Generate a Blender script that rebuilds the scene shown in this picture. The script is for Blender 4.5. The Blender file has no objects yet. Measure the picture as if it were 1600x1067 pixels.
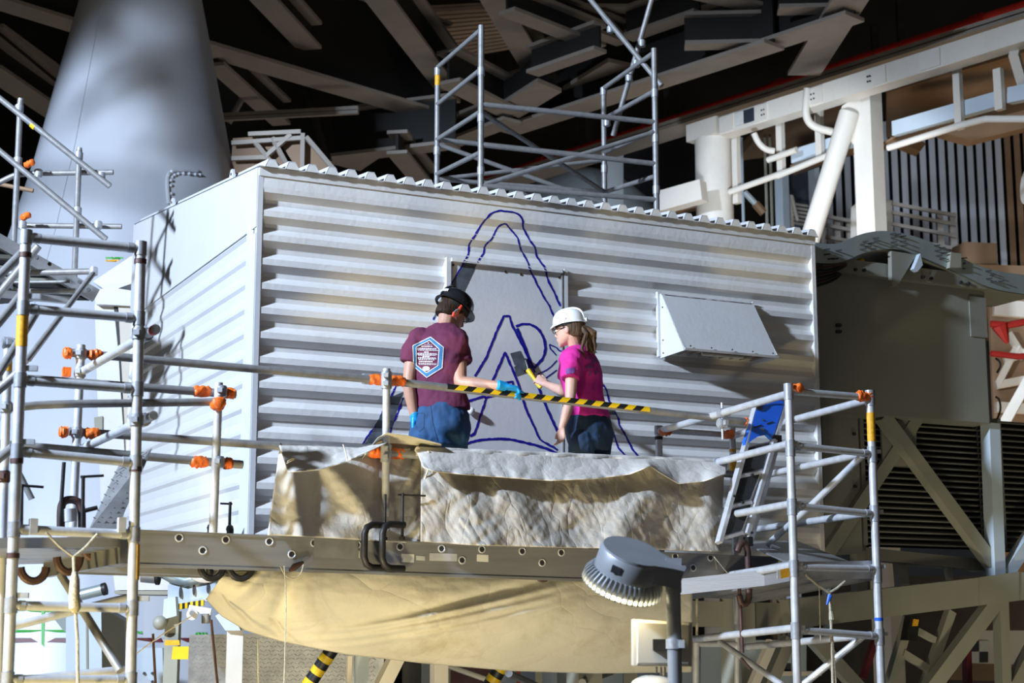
import bpy, bmesh, math, random
from mathutils import Vector, Matrix, noise
from mathutils.bvhtree import BVHTree
random.seed(7)
V = Vector
PI = math.pi
# ---------------------------------------------------------------- camera
F = 2590.0                                   # focal length in pixels of a 1600 x 1067 frame
PITCH = math.atan2(467, F)
CAM = V((0, 0, 5.0))
CP, SP = math.cos(PITCH), math.sin(PITCH)
scn = bpy.context.scene
COL = scn.collection
cd = bpy.data.cameras.new('camera')
cd.sensor_width = 36.0
cd.lens = F / 1600 * 36.0
cd.clip_end = 300
cd.dof.use_dof = True
cd.dof.focus_distance = 11.4
cd.dof.aperture_fstop = 3.2
cam = bpy.data.objects.new('camera', cd)
cam.location = CAM
cam.rotation_euler = (PI / 2 + PITCH, 0, 0)
COL.objects.link(cam)
scn.camera = cam
# ---------------------------------------------------------------- light, sky, exposure
scn.view_settings.view_transform = 'Standard'
scn.view_settings.look = 'None'
scn.view_settings.exposure = 0.0
scn.view_settings.gamma = 1.0
scn.view_settings.use_curve_mapping = False
scn.cycles.max_bounces = 5
scn.cycles.diffuse_bounces = 3
scn.cycles.glossy_bounces = 2
scn.cycles.use_denoising = True
w = bpy.data.worlds.new('world')
scn.world = w
w.use_nodes = True
w.node_tree.nodes['Background'].inputs[0].default_value = (1.0, 0.90, 0.78, 1)
w.node_tree.nodes['Background'].inputs[1].default_value = 0.10


def spot(name, loc, to, power, color, size, blend, radius):
    l = bpy.data.lights.new(name, 'SPOT')
    l.energy = power
    l.color = color
    l.spot_size = math.radians(size)
    l.spot_blend = blend
    l.shadow_soft_size = radius
    o = bpy.data.objects.new(name, l)
    o.location = loc
    o.rotation_euler = (V(to) - V(loc)).to_track_quat('-Z', 'Y').to_euler()
    COL.objects.link(o)
    return o


def area(name, loc, to, power, color, sx, sy, spread=180):
    l = bpy.data.lights.new(name, 'AREA')
    l.energy = power
    l.color = color
    l.shape = 'RECTANGLE'
    l.size = sx
    l.size_y = sy
    l.spread = math.radians(spread)
    o = bpy.data.objects.new(name, l)
    o.location = loc
    o.rotation_euler = (V(to) - V(loc)).to_track_quat('-Z', 'Y').to_euler()
    COL.objects.link(o)
    return o


# cold white floodlight high on the west side, it throws the shadows on the shelter
spot('key_floodlight', (-9.6, 3.0, 11.8), (0.9, 14.2, 6.2), 16500, (0.68, 0.81, 1.0), 67, 0.14, 0.34)
# cold flood on the white frame at the far side
spot('frame_floodlight', (2.6, 17.0, 8.5), (5.6, 25.0, 10.5), 1500, (0.84, 0.92, 1.0), 56, 0.3, 0.3)
spot('work_lamp', (-3.6, 5.4, 2.4), (-2.15, 8.3, 4.65), 1300, (1.0, 0.80, 0.36), 34, 0.5, 0.2)
# warm work lamps on the floor level below the platform
spot('work_lamp', (-2.6, 6.2, 1.6), (-1.2, 10.6, 4.2), 900, (1.0, 0.87, 0.58), 62, 0.6, 0.3)
spot('work_lamp', (0.7, 7.2, 1.8), (0.1, 10.6, 4.1), 460, (1.0, 0.87, 0.58), 58, 0.6, 0.3)
spot('steel_lamp', (4.6, 11.2, 1.2), (6.2, 15.5, 5.4), 400, (1.0, 0.93, 0.58), 80, 0.6, 0.3)
spot('siding_floodlight', (11.6, 22.0, 9.2), (9.0, 30.0, 11.6), 700, (0.80, 0.90, 1.0), 70, 0.5, 0.3)
spot('tank_floodlight', (4.0, 24.5, 8.6), (1.4, 33.0, 12.2), 700, (0.74, 0.87, 1.0), 40, 0.5, 0.3)
# warm lamps far behind, shining up into the steel of the roof and on the far frames
area('roof_uplight', (1.0, 23.0, 3.0), (1.0, 23.1, 20.0), 62, (1.0, 0.92, 0.84), 7, 5, 120)
area('roof_uplight', (-9.0, 24.0, 3.0), (-9.0, 24.1, 20.0), 30, (1.0, 0.92, 0.84), 5, 5, 120)
area('frame_uplight', (11.0, 23.5, 3.0), (10.0, 25.0, 14.0), 200, (1.0, 0.74, 0.45), 4, 4, 150)


# ---------------------------------------------------------------- pixel to world
def ray(px, py):
    a = (px - 800.0) / F
    b = -(py - 533.5) / F
    return V((a, CP - SP * b, SP + CP * b))


def at(px, py, d):
    return CAM + ray(px, py) * d


def onz(px, py, z):
    r = ray(px, py)
    return CAM + r * ((z - CAM.z) / r.z)


def tovert(p, py):
    """the point above or below p that shows at picture height py"""
    b = -(py - 533.5) / F
    return V((p.x, p.y, CAM.z + p.y * (SP + CP * b) / (CP - SP * b)))


U = V((5416, 2632, 0)).normalized()          # along the front of the shelter
N = V((U.y, -U.x, 0))                        # out of its front, towards the camera
Z = V((0, 0, 1))
W0 = at(405, 262, 11.5)                      # top of its near corner


def onw(px, py, off=0.0):
    r = ray(px, py)
    return CAM + r * ((off - (CAM - W0).dot(N)) / r.dot(N))


def ons(px, py, off=0.0):                    # side of the shelter, outward is -U
    r = ray(px, py)
    return CAM + r * ((-off - (CAM - W0).dot(U)) / r.dot(U))


def wp(s, z, off):
    """shelter frame: s along the front, height z, off out of the front"""
    return V((W0.x, W0.y, 0)) + U * s + N * off + Z * z


def sz(p):
    q = p - W0
    return q.dot(U), p.z


# ---------------------------------------------------------------- materials
def M(name, col, rough=0.5, metal=0.0, var=0.10, scale=6.0, bump=0.0, bscale=60.0, stretch=(1, 1, 1), emit=0, dirt=0, dirtcol=(0.1, 0.08, 0.06), dscale=3.0, spec=0.5):
    m = bpy.data.materials.new(name)
    m.use_nodes = True
    nt = m.node_tree
    b = nt.nodes['Principled BSDF']
    b.inputs['Roughness'].default_value = rough
    b.inputs['Metallic'].default_value = metal
    b.inputs['Specular IOR Level'].default_value = spec
    tc = nt.nodes.new('ShaderNodeTexCoord')
    mp = nt.nodes.new('ShaderNodeMapping')
    mp.inputs['Scale'].default_value = stretch
    nt.links.new(tc.outputs['Object'], mp.inputs['Vector'])
    n = nt.nodes.new('ShaderNodeTexNoise')
    n.inputs['Scale'].default_value = scale
    n.inputs['Detail'].default_value = 5
    nt.links.new(mp.outputs[0], n.inputs['Vector'])
    r = nt.nodes.new('ShaderNodeValToRGB')
    r.color_ramp.elements[0].position = 0.3
    r.color_ramp.elements[1].position = 0.7
    r.color_ramp.elements[0].color = tuple(c * (1 - var) for c in col) + (1,)
    r.color_ramp.elements[1].color = tuple(min(1, c * (1 + var)) for c in col) + (1,)
    nt.links.new(n.outputs[0], r.inputs[0])
    out = r.outputs[0]
    if dirt:
        n2 = nt.nodes.new('ShaderNodeTexNoise')
        n2.inputs['Scale'].default_value = dscale
        n2.inputs['Detail'].default_value = 8
        n2.inputs['Roughness'].default_value = 0.65
        nt.links.new(mp.outputs[0], n2.inputs['Vector'])
        r2 = nt.nodes.new('ShaderNodeValToRGB')
        r2.color_ramp.elements[0].position = 0.5
        r2.color_ramp.elements[1].position = 0.75
        r2.color_ramp.elements[0].color = (0, 0, 0, 1)
        r2.color_ramp.elements[1].color = (dirt, dirt, dirt, 1)
        nt.links.new(n2.outputs[0], r2.inputs[0])
        mx = nt.nodes.new('ShaderNodeMix')
        mx.data_type = 'RGBA'
        nt.links.new(r2.outputs[0], mx.inputs[0])
        nt.links.new(out, mx.inputs[6])
        mx.inputs[7].default_value = tuple(dirtcol) + (1,)
        out = mx.outputs[2]
    nt.links.new(out, b.inputs['Base Color'])
    if bump:
        n3 = nt.nodes.new('ShaderNodeTexNoise')
        n3.inputs['Scale'].default_value = bscale
        n3.inputs['Detail'].default_value = 4
        nt.links.new(mp.outputs[0], n3.inputs['Vector'])
        bp = nt.nodes.new('ShaderNodeBump')
        bp.inputs['Strength'].default_value = bump
        bp.inputs['Distance'].default_value = 0.01
        nt.links.new(n3.outputs[0], bp.inputs['Height'])
        nt.links.new(bp.outputs[0], b.inputs['Normal'])
    if emit:
        b.inputs['Emission Color'].default_value = tuple(col) + (1,)
        b.inputs['Emission Strength'].default_value = emit
    return m


m_white = M('white_paint', (0.64, 0.65, 0.67), 0.45, 0, 0.03, 5, 0.12, 30, dirt=0.18, dirtcol=(0.42, 0.38, 0.32), dscale=2.2)
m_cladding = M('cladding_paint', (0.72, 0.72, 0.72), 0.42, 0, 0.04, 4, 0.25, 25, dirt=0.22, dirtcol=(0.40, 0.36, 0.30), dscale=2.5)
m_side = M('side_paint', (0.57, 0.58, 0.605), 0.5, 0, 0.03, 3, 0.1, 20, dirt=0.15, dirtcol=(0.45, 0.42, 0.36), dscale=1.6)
m_cone = M('tapered_column_paint', (0.47, 0.50, 0.56), 0.38, 0, 0.05, 1.2, 0.05, 10, (1, 1, 0.4))
m_alu = M('scaffold_aluminium', (0.60, 0.62, 0.66), 0.38, 0.35, 0.12, 14, 0.1, 60)
m_steel = M('galvanised_tube', (0.27, 0.27, 0.275), 0.45, 0.3, 0.16, 20, 0.1, 60, dirt=0.35, dirtcol=(0.22, 0.2, 0.17), dscale=12)
m_fit = M('coupler_steel', (0.40, 0.42, 0.46), 0.4, 0.4, 0.2, 30)
m_plank = M('plank_aluminium', (0.265, 0.27, 0.285), 0.42, 0.45, 0.14, 3, 0.08, 30, (0.4, 0.4, 6), dirt=0.3, dirtcol=(0.16, 0.13, 0.1), dscale=2)
m_orange = M('orange_tape', (0.85, 0.16, 0.02), 0.45, 0, 0.25, 30, 0.5, 50)
m_black = M('black_iron', (0.018, 0.017, 0.017), 0.5, 0.3, 0.3, 10, 0.2, 40)
m_rust = M('brown_iron', (0.075, 0.04, 0.035), 0.55, 0.3, 0.3, 14, 0.2, 40)
m_yellow = M('warning_yellow', (0.85, 0.55, 0.01), 0.45, 0, 0.08, 12)
m_tapeblk = M('warning_black', (0.012, 0.012, 0.013), 0.45, 0, 0.3, 12)
m_label = M('orange_label', (0.80, 0.40, 0.02), 0.5, 0, 0.2, 60)
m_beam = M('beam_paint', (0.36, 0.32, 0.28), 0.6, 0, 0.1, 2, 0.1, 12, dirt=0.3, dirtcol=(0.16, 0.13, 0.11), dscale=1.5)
m_web = M('shade_dark_web', (0.016, 0.0155, 0.015), 0.7, 0, 0.2, 1.5, 0.1, 12)  # near-black colour stands in for the unlit sides of the roof steel
m_deck = M('ceiling_decking', (0.48, 0.36, 0.27), 0.7, 0, 0.2, 1.5)
m_wsteel = M('white_steel', (0.72, 0.68, 0.62), 0.45, 0, 0.05, 2, 0.1, 12, dirt=0.3, dirtcol=(0.42, 0.28, 0.16), dscale=0.9)
m_red = M('red_pipe_paint', (0.30, 0.018, 0.014), 0.35, 0, 0.15, 4)
m_redpipe = M('fire_pipe_paint', (0.55, 0.03, 0.02), 0.35, 0, 0.12, 4)
m_tan = M('tan_steel', (0.25, 0.155, 0.09), 0.6, 0, 0.15, 2)
m_grey = M('grey_green_paint', (0.235, 0.235, 0.205), 0.5, 0, 0.07, 1.2, 0.15, 90, dirt=0.15, dirtcol=(0.13, 0.12, 0.1), dscale=1.2)
m_greysteel = M('grey_steel_paint', (0.29, 0.29, 0.245), 0.5, 0, 0.08, 2, 0.1, 20)
m_arch = M('duct_metal', (0.36, 0.42, 0.43), 0.4, 0.5, 0.12, 3)
m_louver = M('louver_metal', (0.20, 0.20, 0.18), 0.5, 0.1, 0.1, 6)
m_dark = M('dark_void', (0.010, 0.010, 0.011), 0.9, 0, 0.2, 2)
m_bluedark = M('dark_blue_sheet', (0.020, 0.026, 0.042), 0.7, 0, 0.3, 1)
m_pale = M('pale_blue_paint', (0.50, 0.58, 0.66), 0.45, 0, 0.06, 2)
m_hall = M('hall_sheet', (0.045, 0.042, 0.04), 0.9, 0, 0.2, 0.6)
m_floor = M('concrete_floor', (0.22, 0.21, 0.2), 0.8, 0, 0.2, 0.8)
m_siding = M('siding_blue_grey', (0.60, 0.62, 0.68), 0.5, 0, 0.08, 1, dirt=0.25, dirtcol=(0.2, 0.14, 0.1), dscale=0.5)
m_blue = M('blue_paint_line', (0.006, 0.006, 0.26), 0.4, 0, 0.25, 30)
m_patch = M('dark_grey_paint', (0.085, 0.098, 0.115), 0.42, 0, 0.3, 14, 0.2, 30)
m_tarp = M('canvas_drop_cloth', (0.56, 0.54, 0.51), 0.85, 0, 0.07, 3, 0.5, 26, dirt=0.35, dirtcol=(0.33, 0.27, 0.19), dscale=3.5)
m_tarp2 = M('stained_canvas', (0.39, 0.365, 0.33), 0.85, 0, 0.1, 4, 0.7, 22, dirt=0.85, dirtcol=(0.20, 0.155, 0.10), dscale=3)
m_tarp3 = M('smooth_canvas', (0.53, 0.50, 0.42), 0.85, 0, 0.05, 3, 0.3, 30, dirt=0.75, dirtcol=(0.30, 0.25, 0.15), dscale=2.2)
m_checker = M('tread_plate', (0.32, 0.325, 0.335), 0.42, 0.55, 0.2, 9)
m_lamp = M('lamp_grey_paint', (0.26, 0.28, 0.31), 0.4, 0.2, 0.06, 10)
m_led = M('led_glow', (1.0, 0.86, 0.50), 0.5, 0, 0.0, 1, emit=14)
m_cream = M('cream_plastic', (0.55, 0.52, 0.46), 0.4, 0, 0.03, 5)
m_blueplastic = M('blue_plastic', (0.02, 0.13, 0.72), 0.32, 0, 0.05, 10)
m_rubber = M('black_tread', (0.018, 0.019, 0.022), 0.7, 0, 0.3, 60, 0.4, 120)
m_rope = M('pale_rope', (0.50, 0.46, 0.36), 0.9, 0, 0.2, 80, 0.6, 120)
m_green = M('green_tape', (0.05, 0.36, 0.05), 0.5, 0, 0.1, 20)
m_maroon = M('maroon_stripe', (0.10, 0.012, 0.018), 0.5, 0, 0.1, 5)
m_paper = M('paper_label', (0.66, 0.66, 0.64), 0.6, 0, 0.05, 20)
m_ink = M('ink', (0.02, 0.02, 0.025), 0.6, 0, 0.0, 5)
m_skin = M('skin', (0.50, 0.27, 0.19), 0.5, 0, 0.06, 12, 0.1, 90)
m_skin2 = M('pale_skin', (0.60, 0.36, 0.28), 0.5, 0, 0.06, 12, 0.1, 90)
m_maroonshirt = M('maroon_cotton', (0.125, 0.018, 0.058), 0.85, 0, 0.12, 9, 0.5, 11)
m_pinkshirt = M('magenta_cotton', (0.62, 0.02, 0.29), 0.85, 0, 0.10, 9, 0.5, 11)
m_jeans = M('blue_denim', (0.014, 0.066, 0.17), 0.8, 0, 0.35, 10, 0.6, 12, (1, 1, 0.6))
m_jeans2 = M('dark_denim', (0.012, 0.035, 0.085), 0.8, 0, 0.4, 10, 0.6, 12, (1, 1, 0.6))
m_glove = M('blue_nitrile', (0.01, 0.30, 0.72), 0.38, 0, 0.06, 20, 0.3, 60)
m_hatblk = M('black_hat_shell', (0.012, 0.013, 0.016), 0.28, 0, 0.1, 5)
m_hatwht = M('white_hat_shell', (0.82, 0.83, 0.84), 0.25, 0, 0.02, 5)
m_hair = M('dark_brown_hair', (0.030, 0.017, 0.011), 0.6, 0, 0.4, 40, 0.6, 80, (1, 1, 0.2), spec=0.12)
m_hair2 = M('dark_blonde_hair', (0.085, 0.050, 0.028), 0.55, 0, 0.6, 60, 0.8, 90, (1, 1, 0.15), spec=0.2)
m_print = M('white_print', (0.72, 0.72, 0.78), 0.7, 0, 0.05, 30)
m_printblue = M('blue_print', (0.02, 0.17, 0.36), 0.7, 0, 0.1, 30)
m_printpurple = M('purple_print', (0.16, 0.06, 0.26), 0.7, 0, 0.3, 60)
m_redstrap = M('red_strap', (0.75, 0.06, 0.04), 0.5, 0, 0.1, 20)
m_eye = M('eye_white', (0.8, 0.8, 0.8), 0.2)
m_glass = M('glasses_frame', (0.02, 0.02, 0.025), 0.3)
m_orangepl = M('orange_panel', (0.55, 0.16, 0.02), 0.5)


def creases(m, scale, strength, stretch=(1, 1, 1), dist=0.03):
    """sharp crumple lines for canvas"""
    nt = m.node_tree
    b = nt.nodes['Principled BSDF']
    tc = nt.nodes.new('ShaderNodeTexCoord')
    mp = nt.nodes.new('ShaderNodeMapping')
    mp.inputs['Scale'].default_value = stretch
    mp.inputs['Rotation'].default_value = (0.2, 0.35, -0.46)
    nt.links.new(tc.outputs['Object'], mp.inputs['Vector'])
    nn = nt.nodes.new('ShaderNodeTexNoise')
    nn.inputs['Scale'].default_value = scale * .6
    nt.links.new(mp.outputs[0], nn.inputs['Vector'])
    mx = nt.nodes.new('ShaderNodeMix')
    mx.data_type = 'VECTOR'
    mx.inputs[0].default_value = 0.3
    nt.links.new(mp.outputs[0], mx.inputs[4])
    nt.links.new(nn.outputs[1], mx.inputs[5])
    v = nt.nodes.new('ShaderNodeTexVoronoi')
    v.feature = 'DISTANCE_TO_EDGE'
    v.inputs['Scale'].default_value = scale
    nt.links.new(mx.outputs[1], v.inputs['Vector'])
    pw = nt.nodes.new('ShaderNodeMath')
    pw.operation = 'POWER'
    pw.inputs[1].default_value = 0.5
    nt.links.new(v.outputs['Distance'], pw.inputs[0])
    bp = nt.nodes.new('ShaderNodeBump')
    bp.inputs['Strength'].default_value = strength
    bp.inputs['Distance'].default_value = dist
    nt.links.new(pw.outputs[0], bp.inputs['Height'])
    old = b.inputs['Normal'].links
    if old:
        nt.links.new(old[0].from_socket, bp.inputs['Normal'])
    nt.links.new(bp.outputs[0], b.inputs['Normal'])


creases(m_tarp2, 7.0, 0.38, (1, 1, .35))
creases(m_tarp, 5.0, 0.25, (1, 1, .6))
creases(m_tarp3, 2.6, 0.35, (1, 1, 1.6))


# ---------------------------------------------------------------- mesh builder
def frame_of(d):
    d = d.normalized()
    h = Z if abs(d.z) < 0.95 else V((1, 0, 0))
    a = d.cross(h).normalized()
    return a, a.cross(d).normalized()


class MB:
    def __init__(s):
        s.v, s.f, s.m = [], [], []

    def add(s, vs, fs, mi=0):
        o = len(s.v)
        s.v += [V(p) for p in vs]
        for f in fs:
            s.f.append([i + o for i in f])
            s.m.append(mi)
        return s

    def hexa(s, p, mi=0):
        return s.add(p, [(0, 3, 2, 1), (4, 5, 6, 7), (0, 1, 5, 4), (1, 2, 6, 5), (2, 3, 7, 6), (3, 0, 4, 7)], mi)

    def box(s, c, ax, ay, az, mi=0):
        c = V(c)
        return s.hexa([c - ax - ay - az, c + ax - ay - az, c + ax + ay - az, c - ax + ay - az,
                       c - ax - ay + az, c + ax - ay + az, c + ax + ay + az, c - ax + ay + az], mi)

    def bar(s, p, q, w, h, up=None, mi=0):
        """rectangular bar from p to q, w across, h along up"""
        d = (q - p).normalized()
        up = V(up) if up is not None else Z
        a = d.cross(up)
        if a.length < 1e-4:
            a = d.cross(V((1, 0, 0)))
        a.normalize()
        b = a.cross(d).normalized()
        return s.box((p + q) / 2, (q - p) / 2, a * w / 2, b * h / 2, mi)

    def prism(s, pts, vec, mi=0):
        n = len(pts)
        pts = [V(p) for p in pts]
        vs = pts + [p + vec for p in pts]
        fs = [tuple(range(n))[::-1], tuple(range(n, 2 * n))] + [(i, (i + 1) % n, n + (i + 1) % n, n + i) for i in range(n)]
        return s.add(vs, fs, mi)

    def path(s, pts, r, n=10, caps=True, mi=0, closed=False):
        pts = [V(p) for p in pts]
        k = len(pts)
        rs = r if isinstance(r, (list, tuple)) else [r] * k
        vs, fs = [], []
        a0 = None
        for i, p in enumerate(pts):
            if closed:
                d = pts[(i + 1) % k] - pts[i - 1]
            else:
                d = pts[min(i + 1, k - 1)] - pts[max(i - 1, 0)]
            d.normalize()
            if a0 is None:
                a, b = frame_of(d)
            else:
                a = (a0 - d * a0.dot(d)).normalized()
                b = a.cross(d)
            a0 = a
            for j in range(n):
                t = 2 * PI * j / n
                vs.append(p + (a * math.cos(t) + b * math.sin(t)) * rs[i])
        for i in range(k if closed else k - 1):
            for j in range(n):
                i2 = (i + 1) % k
                fs.append((i * n + j, i * n + (j + 1) % n, i2 * n + (j + 1) % n, i2 * n + j))
        if caps and not closed:
            fs.append(tuple(range(n))[::-1])
            fs.append(tuple(range((k - 1) * n, k * n)))
        return s.add(vs, fs, mi)

    def tube(s, p, q, r, n=10, mi=0):
        return s.path([p, q], r, n, True, mi)

    def pipe_end(s, p, q, r, n=12):
        """tube from p to q with an open bore at q"""
        d = (q - p).normalized()
        return s.path([p, q, q, q - d * r * 1.5], [r, r, r * 0.8, r * 0.8], n, True)

    def loft(s, rings, n=18, caps=True, mi=0):
        """rings: (centre, axis1, axis2) ; ellipse c + axis1 cos + axis2 sin"""
        vs, fs = [], []
        k = len(rings)
        for c, a, b in rings:
            for j in range(n):
                t = 2 * PI * j / n
                vs.append(V(c) + V(a) * math.cos(t) + V(b) * math.sin(t))
        for i in range(k - 1):
            for j in range(n):
                fs.append((i * n + j, i * n + (j + 1) % n, (i + 1) * n + (j + 1) % n, (i + 1) * n + j))
        if caps:
            fs.append(tuple(range(n))[::-1])
            fs.append(tuple(range((k - 1) * n, k * n)))
        return s.add(vs, fs, mi)

    def grid(s, fn, nu, nv, mi=0):
        vs = [fn(i / nu, j / nv) for j in range(nv + 1) for i in range(nu + 1)]
        fs = [(j * (nu + 1) + i, j * (nu + 1) + i + 1, (j + 1) * (nu + 1) + i + 1, (j + 1) * (nu + 1) + i) for j in range(nv) for i in range(nu)]
        return s.add(vs, fs, mi)

    def ball(s, c, rx, ry=None, rz=None, ax=None, n=12, mi=0):
        ry = ry or rx
        rz = rz or rx
        ax = ax or (V((1, 0, 0)), V((0, 1, 0)), Z)
        rings = []
        for i in range(1, n):
            t = PI * i / n
            rings.append((V(c) - ax[2] * rz * math.cos(t), ax[0] * rx * math.sin(t), ax[1] * ry * math.sin(t)))
        return s.loft(rings, n + 4, True, mi)

    def mesh(s, name, mats, off=V((0, 0, 0)), sharp=38, smooth=True):
        me = bpy.data.meshes.new(name)
        me.from_pydata([p - off for p in s.v], [], s.f)
        for m in (mats if isinstance(mats, (list, tuple)) else [mats]):
            me.materials.append(m)
        if any(s.m):
            me.polygons.foreach_set('material_index', s.m)
        bm = bmesh.new()
        bm.from_mesh(me)
        bmesh.ops.recalc_face_normals(bm, faces=bm.faces)
        bm.to_mesh(me)
        bm.free()
        if smooth:
            me.polygons.foreach_set('use_smooth', [True] * len(me.polygons))
            me.set_sharp_from_angle(angle=math.radians(sharp))
        me.update()
        return me


def tag(o, label=None, cat=None, group=None, kind=None):
    if label:
        o['label'] = label
    if cat:
        o['category'] = cat
    if group:
        o['group'] = group
    if kind:
        o['kind'] = kind
    return o


def root(name, loc, label, cat, group=None, kind=None):
    o = bpy.data.objects.new(name, None)
    o.location = V(loc)
    o.empty_display_size = 0.2
    COL.objects.link(o)
    return tag(o, label, cat, group, kind)


def wloc(o):
    p = V((0, 0, 0))
    while o is not None:
        p = p + o.location
        o = o.parent
    return p


def part(name, mb, mat, parent, label=None, sharp=38, smooth=True, kind=None):
    """a mesh part under its thing; vertices are given in world space"""
    c = V((0, 0, 0))
    for p in mb.v:
        c += p
    c /= max(1, len(mb.v))
    o = bpy.data.objects.new(name, mb.mesh(name, mat, c, sharp, smooth))
    o.parent = parent
    o.location = c - (wloc(parent) if parent else V((0, 0, 0)))
    COL.objects.link(o)
    if label:
        o['label'] = label
    if kind:
        o['kind'] = kind
    return o


def thing(name, mb, mat, label, cat, group=None, kind=None, sharp=38, smooth=True):
    return tag(part(name, mb, mat, None, None, sharp, smooth), label, cat, group, kind)


def again(o, loc, parent):
    """another piece with the same mesh, at world location loc"""
    c = o.copy()
    c.parent = parent
    c.location = V(loc) - wloc(parent)
    COL.objects.link(c)
    return c


def text_mb(txt, size, depth=0.0, font_align='CENTER'):
    cu = bpy.data.curves.new('t', 'FONT')
    cu.body = txt
    cu.size = size
    cu.align_x = font_align
    cu.align_y = 'CENTER'
    o = bpy.data.objects.new('t', cu)
    COL.objects.link(o)
    dg = bpy.context.evaluated_depsgraph_get()
    me = bpy.data.meshes.new_from_object(o.evaluated_get(dg))
    vs = [v.co.copy() for v in me.vertices]
    fs = [list(p.vertices) for p in me.polygons]
    bpy.data.objects.remove(o)
    bpy.data.meshes.remove(me)
    bpy.data.curves.remove(cu)
    return vs, fs


def solid(o, t, off=0.0):
    m = o.modifiers.new('thickness', 'SOLIDIFY')
    m.thickness = t
    m.offset = off
    return o
# ================================================================ hall
def plane_part(name, pts, mat, kind='structure', thick=0.2, nrm=Z):
    mb = MB().prism(pts, V(nrm) * thick)
    o = part(name, mb, mat, None)
    o['kind'] = kind
    return o


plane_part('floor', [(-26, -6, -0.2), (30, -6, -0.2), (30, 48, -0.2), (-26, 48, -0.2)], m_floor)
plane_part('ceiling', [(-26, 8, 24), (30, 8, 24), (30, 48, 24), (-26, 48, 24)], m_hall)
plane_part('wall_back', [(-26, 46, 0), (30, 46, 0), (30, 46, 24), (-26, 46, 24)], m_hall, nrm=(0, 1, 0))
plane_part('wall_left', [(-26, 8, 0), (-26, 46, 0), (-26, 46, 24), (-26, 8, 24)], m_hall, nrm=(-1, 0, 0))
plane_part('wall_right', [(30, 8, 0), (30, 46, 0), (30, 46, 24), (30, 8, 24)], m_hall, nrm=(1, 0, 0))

# ================================================================ shelter with corrugated cladding
LEN = sz(onw(1273, 400, 0))[0]
ZTOP = onw(450, 268, 0).z
ZBOT = onw(1283, 872, 0).z
zb0 = onw(450, 304, 0).z
PER = (zb0 - onw(450, 686.5, 0).z) / 10
DEP = 0.042
shel = root('equipment_shelter', wp(0, ZBOT, 0), 'white equipment shelter with corrugated cladding, hooded vent and a painted outline on its front', 'shelter')
prof = [(ZTOP, 0.0), (zb0 + 0.035, 0.004)]
z = zb0
while z > ZBOT + PER:
    prof += [(z, 0.0), (z - PER * 0.25, -DEP), (z - PER * 0.47, -DEP), (z - PER * 0.75, 0.0)]
    z -= PER
prof += [(z, 0.0), (ZBOT, 0.0)]
mbw = MB()
S0, S1 = 0.03, LEN - 0.02
ns = 12
rows = [[wp(S0 + (S1 - S0) * k / ns, zz, oo) for k in range(ns + 1)] for zz, oo in prof]
vs = [p for r_ in rows for p in r_]
fs = [(i * (ns + 1) + k, i * (ns + 1) + k + 1, (i + 1) * (ns + 1) + k + 1, (i + 1) * (ns + 1) + k) for i in range(len(rows) - 1) for k in range(ns)]
mbw.add(vs, fs)
front = part('corrugated_wall', mbw, m_cladding, shel, smooth=False)
PAINT_V, PAINT_F = list(mbw.v), [list(f) for f in mbw.f]


def paintable(mb):
    o = len(PAINT_V)
    PAINT_V.extend(mb.v)
    PAINT_F.extend([[i + o for i in f] for f in mb.f])


# corner post and end post
mb = MB().prism([wp(-0.005, ZBOT, 0.004), wp(0.032, ZBOT, 0.004), wp(0.032, ZBOT, -0.05), wp(-0.005, ZBOT, -0.05)], Z * (W0.z - ZBOT))
part('corner_post', mb, m_side, shel)
mb = MB().prism([wp(LEN - 0.035, ZBOT, 0.006), wp(LEN, ZBOT, 0.006), wp(LEN, ZBOT, -0.10), wp(LEN - 0.035, ZBOT, -0.10)], Z * (ZTOP - ZBOT + 0.02))
part('corner_post', mb, m_cladding, shel)
# side wall
SD = 0
pb = ons(211, 352, 0)
BACK = (pb - W0).dot(-N)
ZBK = pb.z


def sp(t, z, off):
    """side wall frame: t back from the corner"""
    return V((W0.x, W0.y, 0)) - N * t - U * off + Z * z


def ztop_side(t):
    return W0.z + (ZBK - W0.z) * t / BACK


pl = ons(382, 367, 0.0)
zl = pl.z
mb = MB()
sprof = [(zl, 0.0)]
z = zl - 0.02
SPER = PER * 1.02
while z > ZBOT + SPER:
    sprof += [(z, 0.0), (z - SPER * 0.14, -0.016), (z - SPER * 0.5, -0.018), (z - SPER * 0.86, 0.0)]
    z -= SPER
sprof += [(ZBOT, 0.0)]
rows = [[sp(0.13 + (BACK - 0.13) * k / 10, zz, oo) for k in range(11)] for zz, oo in sprof]
mb.add([p for r_ in rows for p in r_], [(i * 11 + k, i * 11 + k + 1, (i + 1) * 11 + k + 1, (i + 1) * 11 + k) for i in range(len(rows) - 1) for k in range(10)])
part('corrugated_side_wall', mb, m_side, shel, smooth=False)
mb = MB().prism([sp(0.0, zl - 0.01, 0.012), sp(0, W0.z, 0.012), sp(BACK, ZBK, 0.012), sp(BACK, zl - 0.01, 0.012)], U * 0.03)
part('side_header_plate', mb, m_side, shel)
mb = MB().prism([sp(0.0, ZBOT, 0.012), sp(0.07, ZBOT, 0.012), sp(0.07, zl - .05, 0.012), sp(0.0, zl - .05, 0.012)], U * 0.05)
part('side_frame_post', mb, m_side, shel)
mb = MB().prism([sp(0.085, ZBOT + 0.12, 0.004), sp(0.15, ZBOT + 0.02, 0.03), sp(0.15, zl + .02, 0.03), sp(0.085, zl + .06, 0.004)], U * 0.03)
part('side_frame_strip', mb, m_pale, shel)
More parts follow.
